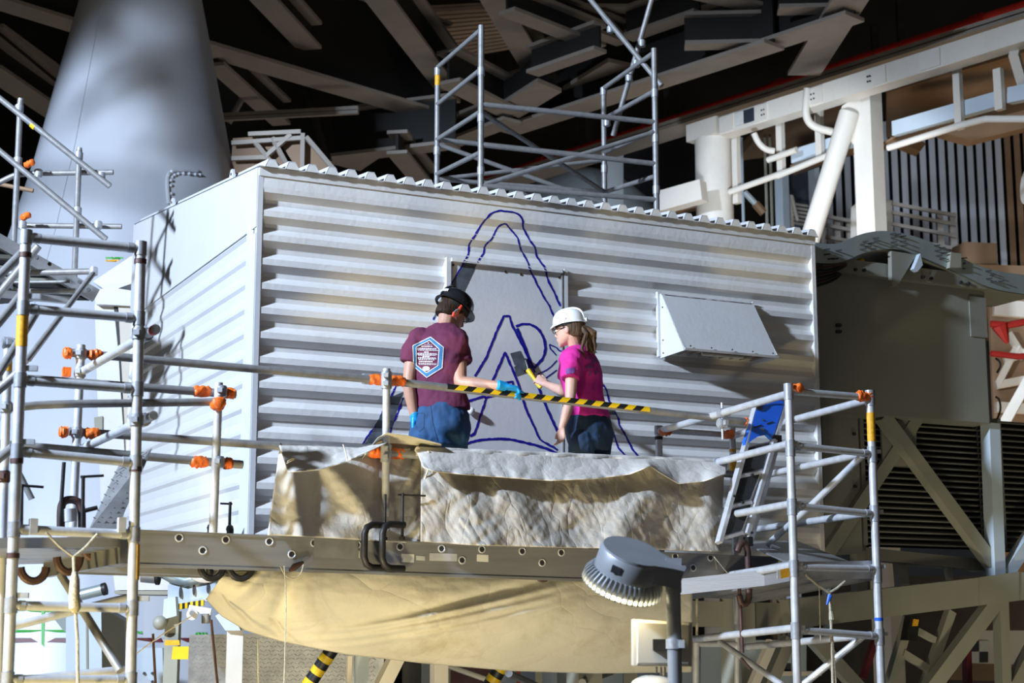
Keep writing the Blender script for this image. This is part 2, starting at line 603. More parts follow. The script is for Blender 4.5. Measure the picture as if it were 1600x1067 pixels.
# back, far end, bottom closing plates
b0, b1 = sp(BACK, 0, 0), sp(BACK, 0, 0) + U * LEN
mb = MB().prism([b0 + Z * ZBOT, b1 + Z * ZBOT, b1 + Z * (ZBK + .02), b0 + Z * ZBK], N * 0.03)
part('back_wall', mb, m_cladding, shel)
e0 = wp(LEN, 0, -0.05)
mb = MB().prism([e0 + Z * ZBOT, b1 + Z * ZBOT, b1 + Z * (ZBK), e0 + Z * (ZTOP)], -U * 0.03)
part('end_wall', mb, m_cladding, shel)
mb = MB().prism([wp(0.01, ZBOT, -0.01), wp(LEN - .01, ZBOT, -0.01), b1 + Z * ZBOT, b0 + Z * ZBOT], Z * 0.05)
part('base_plate', mb, m_greysteel, shel)
# roof sheet: ribs run front to back, their ends show as teeth along the eave
ROOFP = 0.1435
mb = MB()
pts = []
s = -0.01
ztr = ZTOP + 0.012
p1 = onw(1272, 370, 0.03)
nt_ = int((LEN + 0.02) / ROOFP)
ROOFP = (LEN + 0.02) / nt_
for i in range(nt_):
    s = -0.01 + i * ROOFP
    pts += [(s, 0.0), (s + ROOFP * 0.26, 0.0), (s + ROOFP * 0.42, 0.054), (s + ROOFP * 0.74, 0.054), (s + ROOFP * 0.94, 0.0)]
pts.append((LEN + .01, 0.0))
slope = (ZBK - W0.z) / BACK
for (s, h) in pts:
    pass
r0 = [wp(s, ztr + h - slope * 0.05, 0.05) for s, h in pts]
r1 = [wp(s, ztr + h + slope * BACK, -BACK) for s, h in pts]
k = len(pts)
r2 = [wp(s, ztr + h - slope * 0.05 - .006, 0.05) for s, h in pts]
r3 = [wp(s, ztr + h + slope * BACK - .006, -BACK) for s, h in pts]
mb.add(r0 + r1 + r2 + r3, [(i, i + 1, k + i + 1, k + i) for i in range(k - 1)] + [(2 * k + i, 2 * k + i + 1, 3 * k + i + 1, 3 * k + i) for i in range(k - 1)] + [(i, i + 1, 2 * k + i + 1, 2 * k + i) for i in range(k - 1)])
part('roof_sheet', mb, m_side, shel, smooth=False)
# closure under the eave (the flat header below the teeth) and foam closers in the teeth
mb = MB().prism([wp(0.0, ZTOP - 0.055, 0.012), wp(LEN, ZTOP - 0.055, 0.012), wp(LEN, ztr - .004, 0.02), wp(0.0, ztr - .004, 0.02)], -N * 0.03)
part('eave_flashing', mb, m_cladding, shel)
closer = None
for i in range(nt_):
    s = -0.01 + i * ROOFP
    c = [wp(s + ROOFP * a, ztr + h - slope * .05, 0.049) for a, h in ((0.27, -0.002), (0.93, -0.002), (0.73, 0.048), (0.43, 0.048))]
    if closer is None:
        closer = part('rib_closer', MB().prism(c, -N * 0.01), m_tan if False else m_cladding, shel)
        c0 = closer.location + wloc(shel) - c[0]
    else:
        again(closer, c[0] + c0, shel)
# lifting lugs on the side edge
for px, py in ((268, 326), (361, 277)):
    p = ons(px, py, 0.0)
    t = (p - W0).dot(-N)
    zt = ztop_side(t) - 0.01
    mb = MB().prism([sp(t - .075, zt - .03, 0.0), sp(t + .075, zt + .01, 0.0), sp(t + .02, zt + .095, 0), sp(t - .02, zt + .095, 0)], U * 0.02)
    lug = part('lifting_lug', mb, m_side, shel)
    part('lug_hole', MB().tube(sp(t, zt + .06, 0.003), sp(t, zt + .06, -0.002), 0.012, 8), m_ink, lug)
# door: blank panel over the cladding
d = [sz(onw(px, py, 0.02)) for px, py in ((706, 409), (877, 428), (880, 760), (700, 760))]
sL, sR = (d[0][0] + d[3][0]) / 2, d[1][0]
zT0, zB0 = d[0][1], ZBOT + 0.05
mb = MB().prism([wp(sL, zB0, 0.012), wp(sR, zB0, 0.012), wp(sR, zT0, 0.012), wp(sL, zT0, 0.012)], -N * 0.06)
door = part('door', mb, m_white, shel, smooth=False)
paintable(mb)
for (a, b_, c_, e_, nm) in ((sL - 0.035, sL, zB0, zT0 + .03, 'door_jamb'), (sR, sR + 0.012, zB0, zT0 + .03, 'door_jamb'), (sR + .022, sR + 0.05, zB0, zT0 + .035, 'door_jamb')):
    mb = MB().prism([wp(a, c_, 0.03), wp(b_, c_, 0.03), wp(b_, e_, 0.03), wp(a, e_, 0.03)], -N * 0.08)
    part(nm, mb, m_white if a != sR else m_steel, door)
    paintable(mb)
mb = MB().prism([wp(sL, zT0, 0.045), wp(sR, zT0, 0.045), wp(sR, zT0 + .025, 0.045), wp(sL, zT0 + .025, 0.045)], -N * 0.09)
part('door_head', mb, m_cladding, door)
paintable(mb)
for px, py in ((704, 410), (786, 421), (810, 425), (870, 430)):
    p = onw(px + 4, py + 4, 0.012)
    part('chipped_spot', MB().tube(p, p + N * 0.004, 0.010, 7), m_rust, door)
kb = onw(733, 643, 0.014)
part('door_knob', MB().ball(kb + N * 0.03, 0.03), m_cladding, door)
# vent hood
a0, a1 = onw(1030, 462, 0.0), onw(1173, 476, 0.0)
sa, za = sz(a0)
sb = sz(a1)[0]
zbm = onw(1029, 557, 0.0).z
HO = 0.36
tri = lambda s: [wp(s, za, 0.0), wp(s, za, 0.03), wp(s, zbm + 0.005, HO), wp(s, zbm - 0.004, HO - .01), wp(s, zbm - 0.012, 0.0)]
hood = part('vent_hood', MB().hexa([wp(sa, za, .03), wp(sb, za, .03), wp(sb, za, -.04), wp(sa, za, -.04), wp(sa, za + .012, .03), wp(sb, za + .012, .03), wp(sb, za + .012, -.04), wp(sa, za + .012, -.04)]), m_white, shel)
part('hood_front_panel', MB().hexa([wp(sa, zbm, HO), wp(sb, zbm, HO), wp(sb, za, .04), wp(sa, za, .04), wp(sa, zbm, HO - .012), wp(sb, zbm, HO - .012), wp(sb, za, .028), wp(sa, za, .028)]), m_white, hood)
for s in (sa, sb):
    part('hood_cheek', MB().prism(tri(s), U * 0.008 * (1 if s == sa else -1)), m_white, hood)
part('hood_lip', MB().hexa([wp(sa, zbm - .002, HO), wp(sb, zbm - .002, HO), wp(sb, zbm + .012, HO + .006), wp(sa, zbm + .012, HO + .006), wp(sa, zbm - .002, HO - .02), wp(sb, zbm - .002, HO - .02), wp(sb, zbm + .012, HO - .02), wp(sa, zbm + .012, HO - .02)]), m_white, hood)
part('vent_screen', MB().hexa([wp(sa + .02, zbm + .03, HO - .05), wp(sb - .02, zbm + .03, HO - .05), wp(sb - .02, zbm + .04, 0.02), wp(sa + .02, zbm + .04, 0.02), wp(sa + .02, zbm + .035, HO - .05), wp(sb - .02, zbm + .035, HO - .05), wp(sb - .02, zbm + .045, 0.02), wp(sa + .02, zbm + .045, 0.02)]), m_tan, hood)
scr = None
for i in range(9):
    s = sa + .04 + (sb - sa - .08) * i / 8
    c = wp(s, zbm + .024, HO * .5)
    if scr is None:
        scr = part('screen_bar', MB().box(c, U * .006, N * (HO * .42), Z * .005), m_steel, hood)
    else:
        again(scr, c, hood)
for i in range(5):
    s = sa + .05 + (sb - sa - .1) * i / 4
    p = wp(s, zbm + .03, HO - .005)
    part('screw', MB().tube(p, p + N * .006, .006, 6), m_rust, hood)
for s, z in ((sa, zbm + .02), (sa, za - .1), (sa, zbm + .12)):
    p = wp(s + .0, z, 0.05)
    part('screw', MB().tube(p, p - U * .006, .006, 6), m_rust, hood)
for s in (sa, sb):
    part('hood_flange', MB().prism([wp(s - .02 * (1 if s == sa else -1), za - .1 if s == sb else zbm, .012), wp(s, zbm if s == sa else za - .1, .012), wp(s, za + .012, .012), wp(s - .02 * (1 if s == sa else -1), za + .03, .012)], -N * .03), m_white, hood)
part('lamp_tube', MB().tube(wp(sa + .25, zbm + .012, HO * .55), wp(sb - .22, zbm + .012, HO * .55), .014, 8), m_cream, hood)
mb = MB()
e = []
for i in range(30):
    t = i / 29
    e.append(wp(sa + .03 + (sb - sa - .05) * t, za - .008 - .012 * abs(noise.noise(V((t * 9, 3, 1)))), .036))
top_ = [p + Z * .012 for p in e]
mb.add(e + top_, [(i, i + 1, 31 + i, 30 + i) for i in range(29)])
solid(part('chipped_edge', mb, m_rust, hood), .012)

# ---------------------------------------------------------------- paint on the front
BV = BVHTree.FromPolygons(PAINT_V, PAINT_F)


def hit(px, py, lift=0.0012):
    r = ray(px, py).normalized()
    h = BV.ray_cast(CAM, r)
    if h[0] is None:
        return None
    n = h[1] if h[1].dot(r) < 0 else -h[1]
    return h[0] + n * lift - r * 0.001


def densify(pts, step=1.6):
    out = []
    for a, b in zip(pts[:-1], pts[1:]):
        L = math.hypot(b[0] - a[0], b[1] - a[1])
        k = max(1, int(L / step))
        out += [(a[0] + (b[0] - a[0]) * i / k, a[1] + (b[1] - a[1]) * i / k) for i in range(k)]
    return out + [pts[-1]]


def smoothpath(pts, it=2):
    for _ in range(it):
        q = [pts[0]]
        for a, b in zip(pts[:-1], pts[1:]):
            q += [(a[0] * .75 + b[0] * .25, a[1] * .75 + b[1] * .25), (a[0] * .25 + b[0] * .75, a[1] * .25 + b[1] * .75)]
        pts = q + [pts[-1]]
    return pts


def stroke(pts, wpx=3.4, sm=0, rough=0.3, seed=0, name='painted_line', mat=None):
    if sm:
        pts = smoothpath(pts, sm)
    pts = densify(pts)
    mb = MB()
    L, R = [], []
    for i, p in enumerate(pts):
        a, b = pts[max(0, i - 2)], pts[min(len(pts) - 1, i + 2)]
        dx, dy = b[0] - a[0], b[1] - a[1]
        l = math.hypot(dx, dy) or 1
        nx, ny = -dy / l, dx / l
        w_ = wpx * .45 * (1 + rough * noise.noise(V((p[0] * .13, p[1] * .13, seed))) * 2)
        w2 = wpx * .45 * (1 + rough * noise.noise(V((p[0] * .21, p[1] * .21, seed + 9))) * 2)
        L.append(hit(p[0] + nx * w_, p[1] + ny * w_))
        R.append(hit(p[0] - nx * w2, p[1] - ny * w2))
    ok = [i for i in range(len(pts)) if L[i] is not None and R[i] is not None]
    vs, fs = [], []
    for i in ok:
        vs += [L[i], R[i]]
    for k_ in range(len(ok) - 1):
        if ok[k_ + 1] == ok[k_] + 1 and (vs[2 * k_] - vs[2 * k_ + 2]).length < 0.09:
            fs.append((2 * k_, 2 * k_ + 1, 2 * k_ + 3, 2 * k_ + 2))
    mb.add(vs, fs)
    return part(name, mb, mat or m_blue, shel, smooth=False)


def wob(pts, amp, seed):
    """follows the brush running over the corrugation"""
    pts = densify(pts, 6)
    return [(p[0] + amp * noise.noise(V((p[1] * .06, seed, 0))), p[1]) for p in pts]


stroke(wob([(677, 500), (690, 470), (731, 400), (733, 382), (740, 372), (748, 358), (757, 344), (768, 333), (781, 329), (800, 331), (812, 336), (817, 347), (817, 356), (826, 372), (836, 387), (838, 400), (850, 416), (857, 440), (868, 462), (876, 478)], 2, 1), 3.4, 1, .35, 1)
stroke(wob([(746, 410), (756, 395), (757, 384), (769, 372), (773, 364), (780, 352), (790, 349), (796, 356), (808, 371), (813, 388), (824, 408), (828, 420), (838, 442), (851, 467), (858, 478), (866, 497)], 2, 3), 3.0, 1, .35, 2)
stroke([(567, 694), (575, 680), (590, 662), (602, 634), (612, 618), (622, 596)], 3.4, 1, .4, 3)
stroke([(606, 692), (612, 664), (620, 650), (630, 622)], 3.4, 1, .4, 4)
stroke([(742, 588), (760, 558), (778, 513), (787, 494), (796, 494), (800, 508), (818, 543), (836, 582)], 4.2, 0, .25, 5)
stroke([(768, 598), (789, 551), (796, 566), (810, 600), (822, 640), (843, 686), (848, 690), (860, 696), (871, 703)], 4.0, 0, .25, 6)
stroke([(734, 681), (741, 678), (749, 655), (759, 624), (757, 619), (731, 627)], 4.0, 0, .3, 7)
stroke([(757, 622), (780, 616), (812, 608)], 4.2, 0, .2, 8)
stroke([(772, 602), (801, 596), (802, 603)], 4.0, 0, .2, 81)
stroke([(822, 561), (838, 596), (850, 628), (862, 655), (871, 674)], 4.4, 0, .2, 9)
stroke([(806, 510), (816, 506), (832, 507), (846, 519), (853, 540), (850, 558), (840, 569), (834, 576), (828, 563), (818, 536), (808, 513)], 4.4, 1, .25, 10)
stroke([(726, 694), (750, 687), (790, 685), (815, 690), (850, 699), (872, 709)], 4.4, 1, .25, 11)
stroke([(858, 539), (860, 545), (869, 555)], 2.2, 0, .3, 12)
stroke([(858, 538), (869, 543), (874, 548), (880, 549)], 2.2, 0, .3, 13)
stroke([(840, 585), (858, 576), (870, 563)], 2.0, 1, .2, 14)
stroke([(851, 592), (862, 584), (870, 578)], 2.0, 1, .2, 15)
stroke(wob([(941, 600), (947, 608), (951, 625), (957, 637), (965, 650), (967, 664), (975, 675), (983, 692), (988, 702), (1000, 716)], 1.5, 5), 3.2, 1, .35, 16)
stroke(wob([(956, 673), (962, 686), (966, 700), (979, 714)], 1.5, 6), 3.0, 1, .35, 17)


def patch(q, nu, nv, seed=0):
    mb = MB()

    def fn(u, v):
        a = V(q[0]).lerp(V(q[1]), u)
        b = V(q[3]).lerp(V(q[2]), u)
        p = a.lerp(b, v)
        h = hit(p.x, p.y, .0015)
        return h if h is not None else onw(p.x, p.y, 0.02)
    mb.grid(fn, nu, nv)
    part('painted_patch', mb, m_patch, shel, smooth=False)


patch([(728, 408), (746, 411), (722, 462), (701, 452)], 8, 22)
patch([(797, 552), (813, 548), (822, 566), (804, 571)], 8, 8)
patch([(803, 573), (819, 566), (824, 582), (807, 588)], 8, 8)
patch([(611, 620), (630, 612), (604, 690), (570, 694)], 10, 60)
patch([(684, 480), (692, 476), (684, 492), (677, 498)], 4, 8)
patch([(950, 640), (960, 640), (962, 648), (950, 648)], 5, 6)
# ================================================================ big tapered column behind the shelter
CD = 20.0
cc = at(222, 0, CD)


def halfw(px0, px1, py):
    return (at(px1, py, CD) - at(px0, py, CD)).length / 2


axis = V((cc.x, cc.y, 0))
profc = [(tovert(axis, -160).z, halfw(155, 298, -160)), (tovert(axis, 0).z, halfw(130, 316, 0)), (tovert(axis, 130).z, halfw(95, 338, 130)), (tovert(axis, 265).z, halfw(62, 362, 265)),
         (tovert(axis, 400).z, halfw(22, 392, 400)), (tovert(axis, 560).z, halfw(-35, 438, 560)), (tovert(axis, 760).z, halfw(-110, 500, 760)), (tovert(axis, 950).z, halfw(-180, 560, 950)), (0.0, halfw(-330, 700, 1200))]
rings = [(axis + Z * z, V((r, 0, 0)), V((0, r, 0))) for z, r in profc]
col_ = root('tapered_column', axis, 'huge smooth pale cone shaped column rising beside the shelter', 'column')
part('column_shell', MB().loft(rings, 64), m_cone, col_)


def cone_r(z):
    for (z0, r0), (z1, r1) in zip(profc[:-1], profc[1:]):
        if z1 <= z <= z0:
            return r1 + (r0 - r1) * (z - z1) / (z0 - z1)
    return profc[0][1]


def oncone(px, py, lift=0.0):
    r = ray(px, py)
    tbest = None
    for k in range(40):          # march to the shell
        pass
    lo, hi = 8.0, CD
    d = lo
    while d < CD + 1:
        p = CAM + r * d
        rr = math.hypot(p.x - axis.x, p.y - axis.y)
        if rr < cone_r(p.z) + lift:
            return p
        d += 0.02
    return CAM + r * CD


def cone_strip(name, pts, hpx, mat, lift=.01):
    mb = MB()
    top = [oncone(x, y - hpx / 2, lift) for x, y in pts]
    bot = [oncone(x, y + hpx / 2, lift) for x, y in pts]
    k = len(pts)
    mb.add(top + bot, [(i, i + 1, k + i + 1, k + i) for i in range(k - 1)])
    return part(name, mb, mat, col_, smooth=False)


cone_strip('maroon_band', [(x, 1000) for x in range(0, 400, 12)], 7, m_maroon)
for a, b, y in ((0, 215, 954), (22, 105, 986), (208, 222, 988), (305, 324, 990)):
    cone_strip('green_tape', [(a + (b - a) * i / 10, y) for i in range(11)], 4, m_green, .013)
for x, a, b in ((67, 954, 1012),):
    mb = MB().add([oncone(x - 2.5, a, .014), oncone(x + 2.5, a, .014), oncone(x + 2.5, b, .014), oncone(x - 2.5, b, .014)], [(0, 1, 2, 3)])
    part('green_tape', mb, m_green, col_, smooth=False)
cone_strip('green_tape', [(165 + i * 3, 403) for i in range(10)], 3, m_green, .013)
cone_strip('orange_tape', [(165 + i * 3, 407) for i in range(8)], 3, m_label, .013)
# riveted hatch rim on the column above the shelter edge
pts = smoothpath([(264, 318), (261, 285), (263, 272), (272, 266), (290, 266), (310, 268)], 2)
part('hatch_rim', MB().path([oncone(x, y, .012) for x, y in pts], .024, 8), m_cone, col_)
rv = None
for i in range(12):
    x, y = pts[int(i * (len(pts) - 1) / 11)]
    p = oncone(x + 7 - i * .4, y + 5, .02)
    if rv is None:
        rv = part('rivet', MB().ball(p, .02, n=6), m_cone, col_)
    else:
        again(rv, p, col_)
# long seams
for a in (-1.95,):
    pts_ = [axis + Z * z + V((math.cos(a), math.sin(a), 0)) * (r + .004) for z, r in profc[:-1]]
    part('weld_seam', MB().path(pts_, .007, 6), m_cone, col_)

# added braces out of view, set to streak the cone with shadow
LK = V((-9.6, 3.0, 11.8))
for i, (xa, ya, xb, yb, r_, f_) in enumerate(((235, 150, 350, 178, .05, .55), (280, 60, 338, 210, .05, .5), (180, 80, 250, 130, .07, .5), (250, 232, 362, 250, .045, .55), (20, 330, 230, 300, .05, .5), (165, 140, 240, 105, .06, .55))):
    p, q = oncone(xa, ya), oncone(xb, yb)
    e_ = (q - p).normalized() * .6
    p, q = LK.lerp(p - e_, f_), LK.lerp(q + e_, f_)
    thing('shade_brace', MB().tube(p, q, r_, 10), m_beam, ('first', 'second', 'third', 'fourth', 'fifth', 'sixth')[i] + ' slim unseen brace added to shade the cone column', 'brace', 'unseen braces shading the cone column')

# ================================================================ roof steel
def ibeam(name, x1, y1, x2, y2, w_, h_, label, z=13.0, cat='beam', group=None, z2=None, boxed=False, mats=None, up=True):
    p, q = onz(x1, y1, z), onz(x2, y2, z if z2 is None else z2)
    d = (q - p).normalized()
    a = d.cross(Z).normalized()
    bz = a.cross(d).normalized()
    c = (p + q) / 2
    c = V((c.x, c.y, min(p.z, q.z)))
    r_ = root(name, c, label, cat, group)
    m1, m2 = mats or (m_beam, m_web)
    t = .05
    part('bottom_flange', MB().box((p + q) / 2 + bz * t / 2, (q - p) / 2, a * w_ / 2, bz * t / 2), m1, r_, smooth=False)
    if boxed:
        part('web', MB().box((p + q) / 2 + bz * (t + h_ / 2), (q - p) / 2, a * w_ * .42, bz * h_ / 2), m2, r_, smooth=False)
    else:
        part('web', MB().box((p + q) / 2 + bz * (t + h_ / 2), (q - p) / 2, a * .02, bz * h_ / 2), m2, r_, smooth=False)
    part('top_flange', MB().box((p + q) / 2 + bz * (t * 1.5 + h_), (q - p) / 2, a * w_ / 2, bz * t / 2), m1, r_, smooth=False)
    return r_


G = 'steel beams under the hall roof'
BEAMS = [
    # x1,y1,x2,y2,w,h,label,z
    (392, -20, 484, 78, .34, .30, 'short pale beam slanting down at the top beside the cone column', 13.0),
    (300, 72, 690, 186, .46, 1.35, 'long deep dark girder running from the cone column to the roof scaffold', 12.6),
    (575, -22, 700, 142, .36, .55, 'broad pale diagonal beam between the two strips of brown decking', 13.0),
    (440, 30, 690, 72, .22, .12, 'thin rail along the edge of the brown decking', 14.2),
    (650, -16, 800, -2, .3, .3, 'short flat beam at the top edge over the brown decking', 13.4),
    (760, -20, 838, 116, .36, .35, 'pale diagonal beam dropping to a dark node block', 13.2),
    (800, 14, 1094, 18, .24, .25, 'level pale beam across the top of the roof steel', 13.6),
    (830, 16, 972, 70, .20, .25, 'upper one of two parallel slanting beams above the roof scaffold', 13.2),
    (792, 20, 935, 76, .28, .25, 'lower one of two parallel slanting beams above the roof scaffold', 12.9),
    (832, 117, 938, 80, .24, .30, 'short beam rising from the dark node block', 12.6),
    (980, 62, 1094, 22, .26, .35, 'short beam rising behind the tall scaffold post', 13.2),
    (790, 208, 1210, 72, .42, .75, 'long pale girder crossing behind the roof scaffold', 12.6),
    (1190, 76, 1336, 28, .40, .6, 'girder stretch leading up to the crossing plate', 12.7),
    (1256, 118, 1340, -18, .46, .5, 'broad pale diagonal crossing the long girder near the red pipe', 12.8),
    (1070, 74, 1200, 71, .26, .35, 'level ledge beam beside a dark box, above the red pipe', 12.7),
    (1216, 18, 1320, 16, .28, .3, 'level ledge beam at the top over the crossing plate', 12.9),
    (1085, -8, 1200, 18, .30, .3, 'flat slab like beam at the top, over the level ledge beam', 13.2),
    (-30, -2, 140, 50, .40, .9, 'dim beam at the top corner beside the cone column', 13.0),
    (-20, 108, 96, 186, .42, .55, 'dim double beam low beside the cone column', 12.8),
    (-20, 52, 112, 160, .14, .10, 'thin dim angle between two beams beside the cone column', 13.2),
    (335, 103, 440, 196, .28, .30, 'slanting brace below the long deep girder, near the cone column', 12.5),
    (520, 250, 712, 228, .34, .65, 'low level beam behind the shelter roof teeth', 12.0),
    (620, 240, 670, 300, .30, .25, 'short diagonal stub under the low level beam', 11.8),
    (330, 190, 560, 178, .06, .01, 'thin pale rail crossing behind two dim struts', 12.2),
    (700, 130, 800, 180, .40, .4, 'short beam behind the tall post of the roof scaffold', 12.6),
    (800, 190, 690, 232, .34, .3, 'stub beam behind the cross braces of the roof scaffold', 12.5),
]
for b_ in BEAMS:
    ibeam('steel_beam', *b_[:4], b_[4], b_[5], b_[6], z=b_[7], group=G)
# node blocks and boxes hung in the steel
for (x0, y0, x1, y1, d, lab) in ((808, 120, 842, 152, 24, 'dark steel node block under the pale diagonal beam'), (916, 88, 985, 122, 24, 'wide dark node block behind the tall scaffold post'),
                                 (542, 176, 584, 240, 25.6, 'dark square box under the long deep girder'), (1092, 28, 1162, 62, 25, 'dark box standing on the level ledge beam')):
    p, q = at(x0, y1, d), at(x1, y0, d)
    c = (p + q) / 2
    w2 = (q.x - p.x) / 2
    h2 = (q.z - p.z) / 2
    r_ = root('node_block', V((c.x, c.y, p.z)), lab, 'steel node', 'dark node blocks in the roof steel')
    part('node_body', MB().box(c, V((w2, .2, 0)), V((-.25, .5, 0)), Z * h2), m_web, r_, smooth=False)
    part('node_plate', MB().box(c - Z * (h2 + .03), V((w2 * 1.1, .22, 0)), V((-.3, .6, 0)), Z * .03), m_beam, r_, smooth=False)
# brown ribbed decking strips between the beams
for (q, n_, lab) in (([(480, -20), (640, -20), (660, 62), (470, 20)], 14, 'brown ribbed roof decking beside the broad pale diagonal beam'), ([(655, 20), (800, 12), (800, 78), (700, 96)], 12, 'brown ribbed roof decking above the tall scaffold post')):
    c = [onz(x, y, 14.6) for x, y in q]
    r_ = root('roof_decking', c[0], lab, 'roof deck')
    for i in range(n_):
        a, b = i / n_, (i + .72) / n_
        p0, p1 = c[0].lerp(c[3], a), c[1].lerp(c[2], a)
        p2, p3 = c[1].lerp(c[2], b), c[0].lerp(c[3], b)
        part('deck_rib', MB().prism([p0, p1, p2, p3], Z * .06), m_deck, r_, smooth=False)
    part('deck_sheet', MB().prism([p + Z * .07 for p in c], Z * .04), m_deck, r_, smooth=False)
# dim struts and the small work stage behind the shelter's near corner
for (x1, y1, x2, y2, r_, lab) in ((390, 132, 357, 192, .05, 'dim round strut leaning over the small work stage'), (478, 140, 512, 250, .06, 'dark angled strut beside the small work stage')):
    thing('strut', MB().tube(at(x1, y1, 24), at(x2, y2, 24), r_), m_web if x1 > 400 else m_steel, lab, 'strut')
st = root('work_stage', at(440, 265, 19.5), 'beige railed work stage seen just above the near corner of the shelter roof', 'platform')
D_ = 19.5
part('stage_panel', MB().prism([at(430, 212, D_), at(478, 212, D_), at(520, 268, D_), at(470, 272, D_)], V((0, .05, 0))), m_tan, st, smooth=False)
part('stage_panel', MB().prism([at(364, 216, D_), at(420, 212, D_), at(455, 272, D_), at(360, 270, D_)], V((0, .05, 0))), m_tan, st, smooth=False)
for (x1, y1, x2, y2) in ((473, 208, 472, 268), (478, 214, 524, 268), (398, 222, 430, 262), (362, 224, 470, 216), (388, 210, 470, 206), (362, 248, 420, 246), (425, 215, 450, 262), (455, 210, 415, 245)):
    part('stage_rail', MB().bar(at(x1, y1, D_ - .1), at(x2, y2, D_ - .1), .05, .05), m_beam, st)

# ================================================================ red pipe on its flange
ZP = 12.9
fl = ibeam('pipe_beam', 690, 320, 1640, 26, .52, .02, 'long grey beam carrying the red pipe from the shelter roof up to the far corner', z=ZP)
rp = root('red_pipe', onz(1000, 200, ZP + .4), 'long red fire pipe climbing across the roof steel', 'pipe')
pr = [onz(x, y, ZP + .58) for x, y in ((690, 303), (1095, 172), (1100, 167), (1640, -4))]
part('pipe_run', MB().path([pr[0], pr[3]], .07, 12), m_redpipe, rp)
for x, y in ((800, 273), (907, 237), (1100, 172), (1108, 168), (1303, 107), (1560, 25)):
    t = (x - 700) / 940
    p = pr[0].lerp(pr[3], t)
    d = (pr[3] - pr[0]).normalized()
    part('pipe_coupling', MB().tube(p - d * .1, p + d * .1, .095, 12), m_redpipe, rp)
for i, (x, y0, y1) in enumerate(((1033, 128, 203), (1057, 150, 196), (1131, 95, 178), (1155, 90, 168), (1435, 40, 80), (1468, 0, 70), (815, 235, 275), (985, 150, 180))):
    t = (x - 700) / 940
    p = pr[0].lerp(pr[3], t) - Z * .12
    q = tovert(p, y0)
    thing('pipe_hanger', MB().bar(p, q, .10, .10, V((0, 1, 0))), m_black, ('first', 'second', 'third', 'fourth', 'fifth', 'sixth', 'seventh', 'eighth')[(2, 3, 4, 5, 6, 7, 0, 1)[i]] + ' dark hanger bar along the red pipe, counted from its roof scaffold end', 'hanger', 'hanger bars of the red pipe', smooth=False)

# unseen board, added to keep the key floodlight off the roof
kd = V((10.5, 11.2, 0)).normalized()
ks_ = V((kd.y, -kd.x, 0))
kc = LK + kd * 4.0 + Z * (.09 + .8)
thing('light_flag', MB().box(kc, ks_ * 5.0, kd * .02, Z * .8), m_black, 'unseen black board added to shade the roof from the high floodlight', 'board', smooth=False)

# ================================================================ white frame at the far right
ZG = 12.2
wf = root('portal_frame', onz(1365, 365, 9.2), 'white steel frame with deep girder, square post and round brace, beyond the grey enclosure', 'steel frame')
g0, g1 = onz(1134, 214, ZG), onz(1640, 58, ZG)
gd = (g1 - g0).normalized()
ga = gd.cross(Z).normalized()
GH = .28
part('girder', MB().box((g0 + g1) / 2 + Z * GH / 2, (g1 - g0) / 2, ga * .12, Z * GH / 2), m_wsteel, wf, smooth=False)
for t0, t1 in ((.0, .05), (.12, .17), (.30, .36), (.52, .56), (.66, .72)):
    p, q = g0.lerp(g1, t0), g0.lerp(g1, t1)
    part('splice_plate', MB().box((p + q) / 2 + Z * GH * .5 + ga * .13, (q - p) / 2, ga * .012, Z * GH * .42), m_wsteel, wf, smooth=False)
bolt = None
for t in (.155, .163, .30, .308, .316, .324, .333, .505, .512):
    for k_ in (.35, .6):
        p = g0.lerp(g1, t) + ga * .145 + Z * GH * k_
        if bolt is None:
            bolt = part('bolt', MB().tube(p - ga * .01, p + ga * .01, .012, 6), m_ink, wf)
        else:
            again(bolt, p, wf)
dP = (g0.lerp(g1, .42)).y


def vpost(px, y0, y1, d, w_, mat, par, nm, dep=None, rot=None, floor=False):
    p = at(px, y0, d)
    q = tovert(p, y1)
    if floor:
        p = V((p.x, p.y, 0))
    dep = dep or w_
    a = rot or gd
    a = V((a.x, a.y, 0)).normalized()
    b = V((-a.y, a.x, 0))
    return part(nm, MB().box((p + q) / 2, a * w_ / 2, b * dep / 2, (q - p) / 2), mat, par, smooth=False)


def dep_at(px):
    p = onz(px, 0, ZG)
    t = (px - 1134) / (1640 - 1134)
    q = g0.lerp(g1, t)
    return (q - CAM).dot(V((0, CP, SP)))


vpost(1363, 372, 138, dep_at(1363), .30, m_wsteel, wf, 'post', .26, floor=True)
pa, pq = at(1327, 176, dep_at(1327)), at(1229, 491, dep_at(1290) - .3)
part('round_brace', MB().tube(pa, pq, .135, 20), m_wsteel, wf)
gp = dep_at(1330)
part('gusset_plate', MB().prism([at(1316, 165, gp), at(1346, 148, gp), at(1346, 215, gp), at(1332, 225, gp), at(1310, 185, gp)], V((0, .03, 0))), m_wsteel, wf, smooth=False)
cdp = dep_at(1117)
p0, p1 = at(1118, 375, cdp), tovert(at(1118, 375, cdp), 218)
part('round_column', MB().tube(V((p0.x, p0.y, 0)), p1, .275, 28), m_wsteel, wf)
part('column_head', MB().box(p1 + Z * .11, gd * .30, V((-gd.y, gd.x, 0)).normalized() * .26, Z * .13), m_wsteel, wf, smooth=False)
# hangers and tray under the girder
tr = root('cable_tray', onz(1450, 190, 11.6), 'white cable tray slung under the white girder on short hangers', 'cable tray')
for i, (x, y0, y1, w_) in enumerate(((1152, 208, 318, .10), (1221, 186, 268, .10), (1282, 168, 250, .10), (1500, 104, 202, .10), (1563, 108, 172, .11), (1262, 145, 165, .06), (1281, 140, 170, .10))):
    vpost(x, y1, y0, dep_at(x) + .1, w_, m_wsteel, tr, 'hanger', .08)


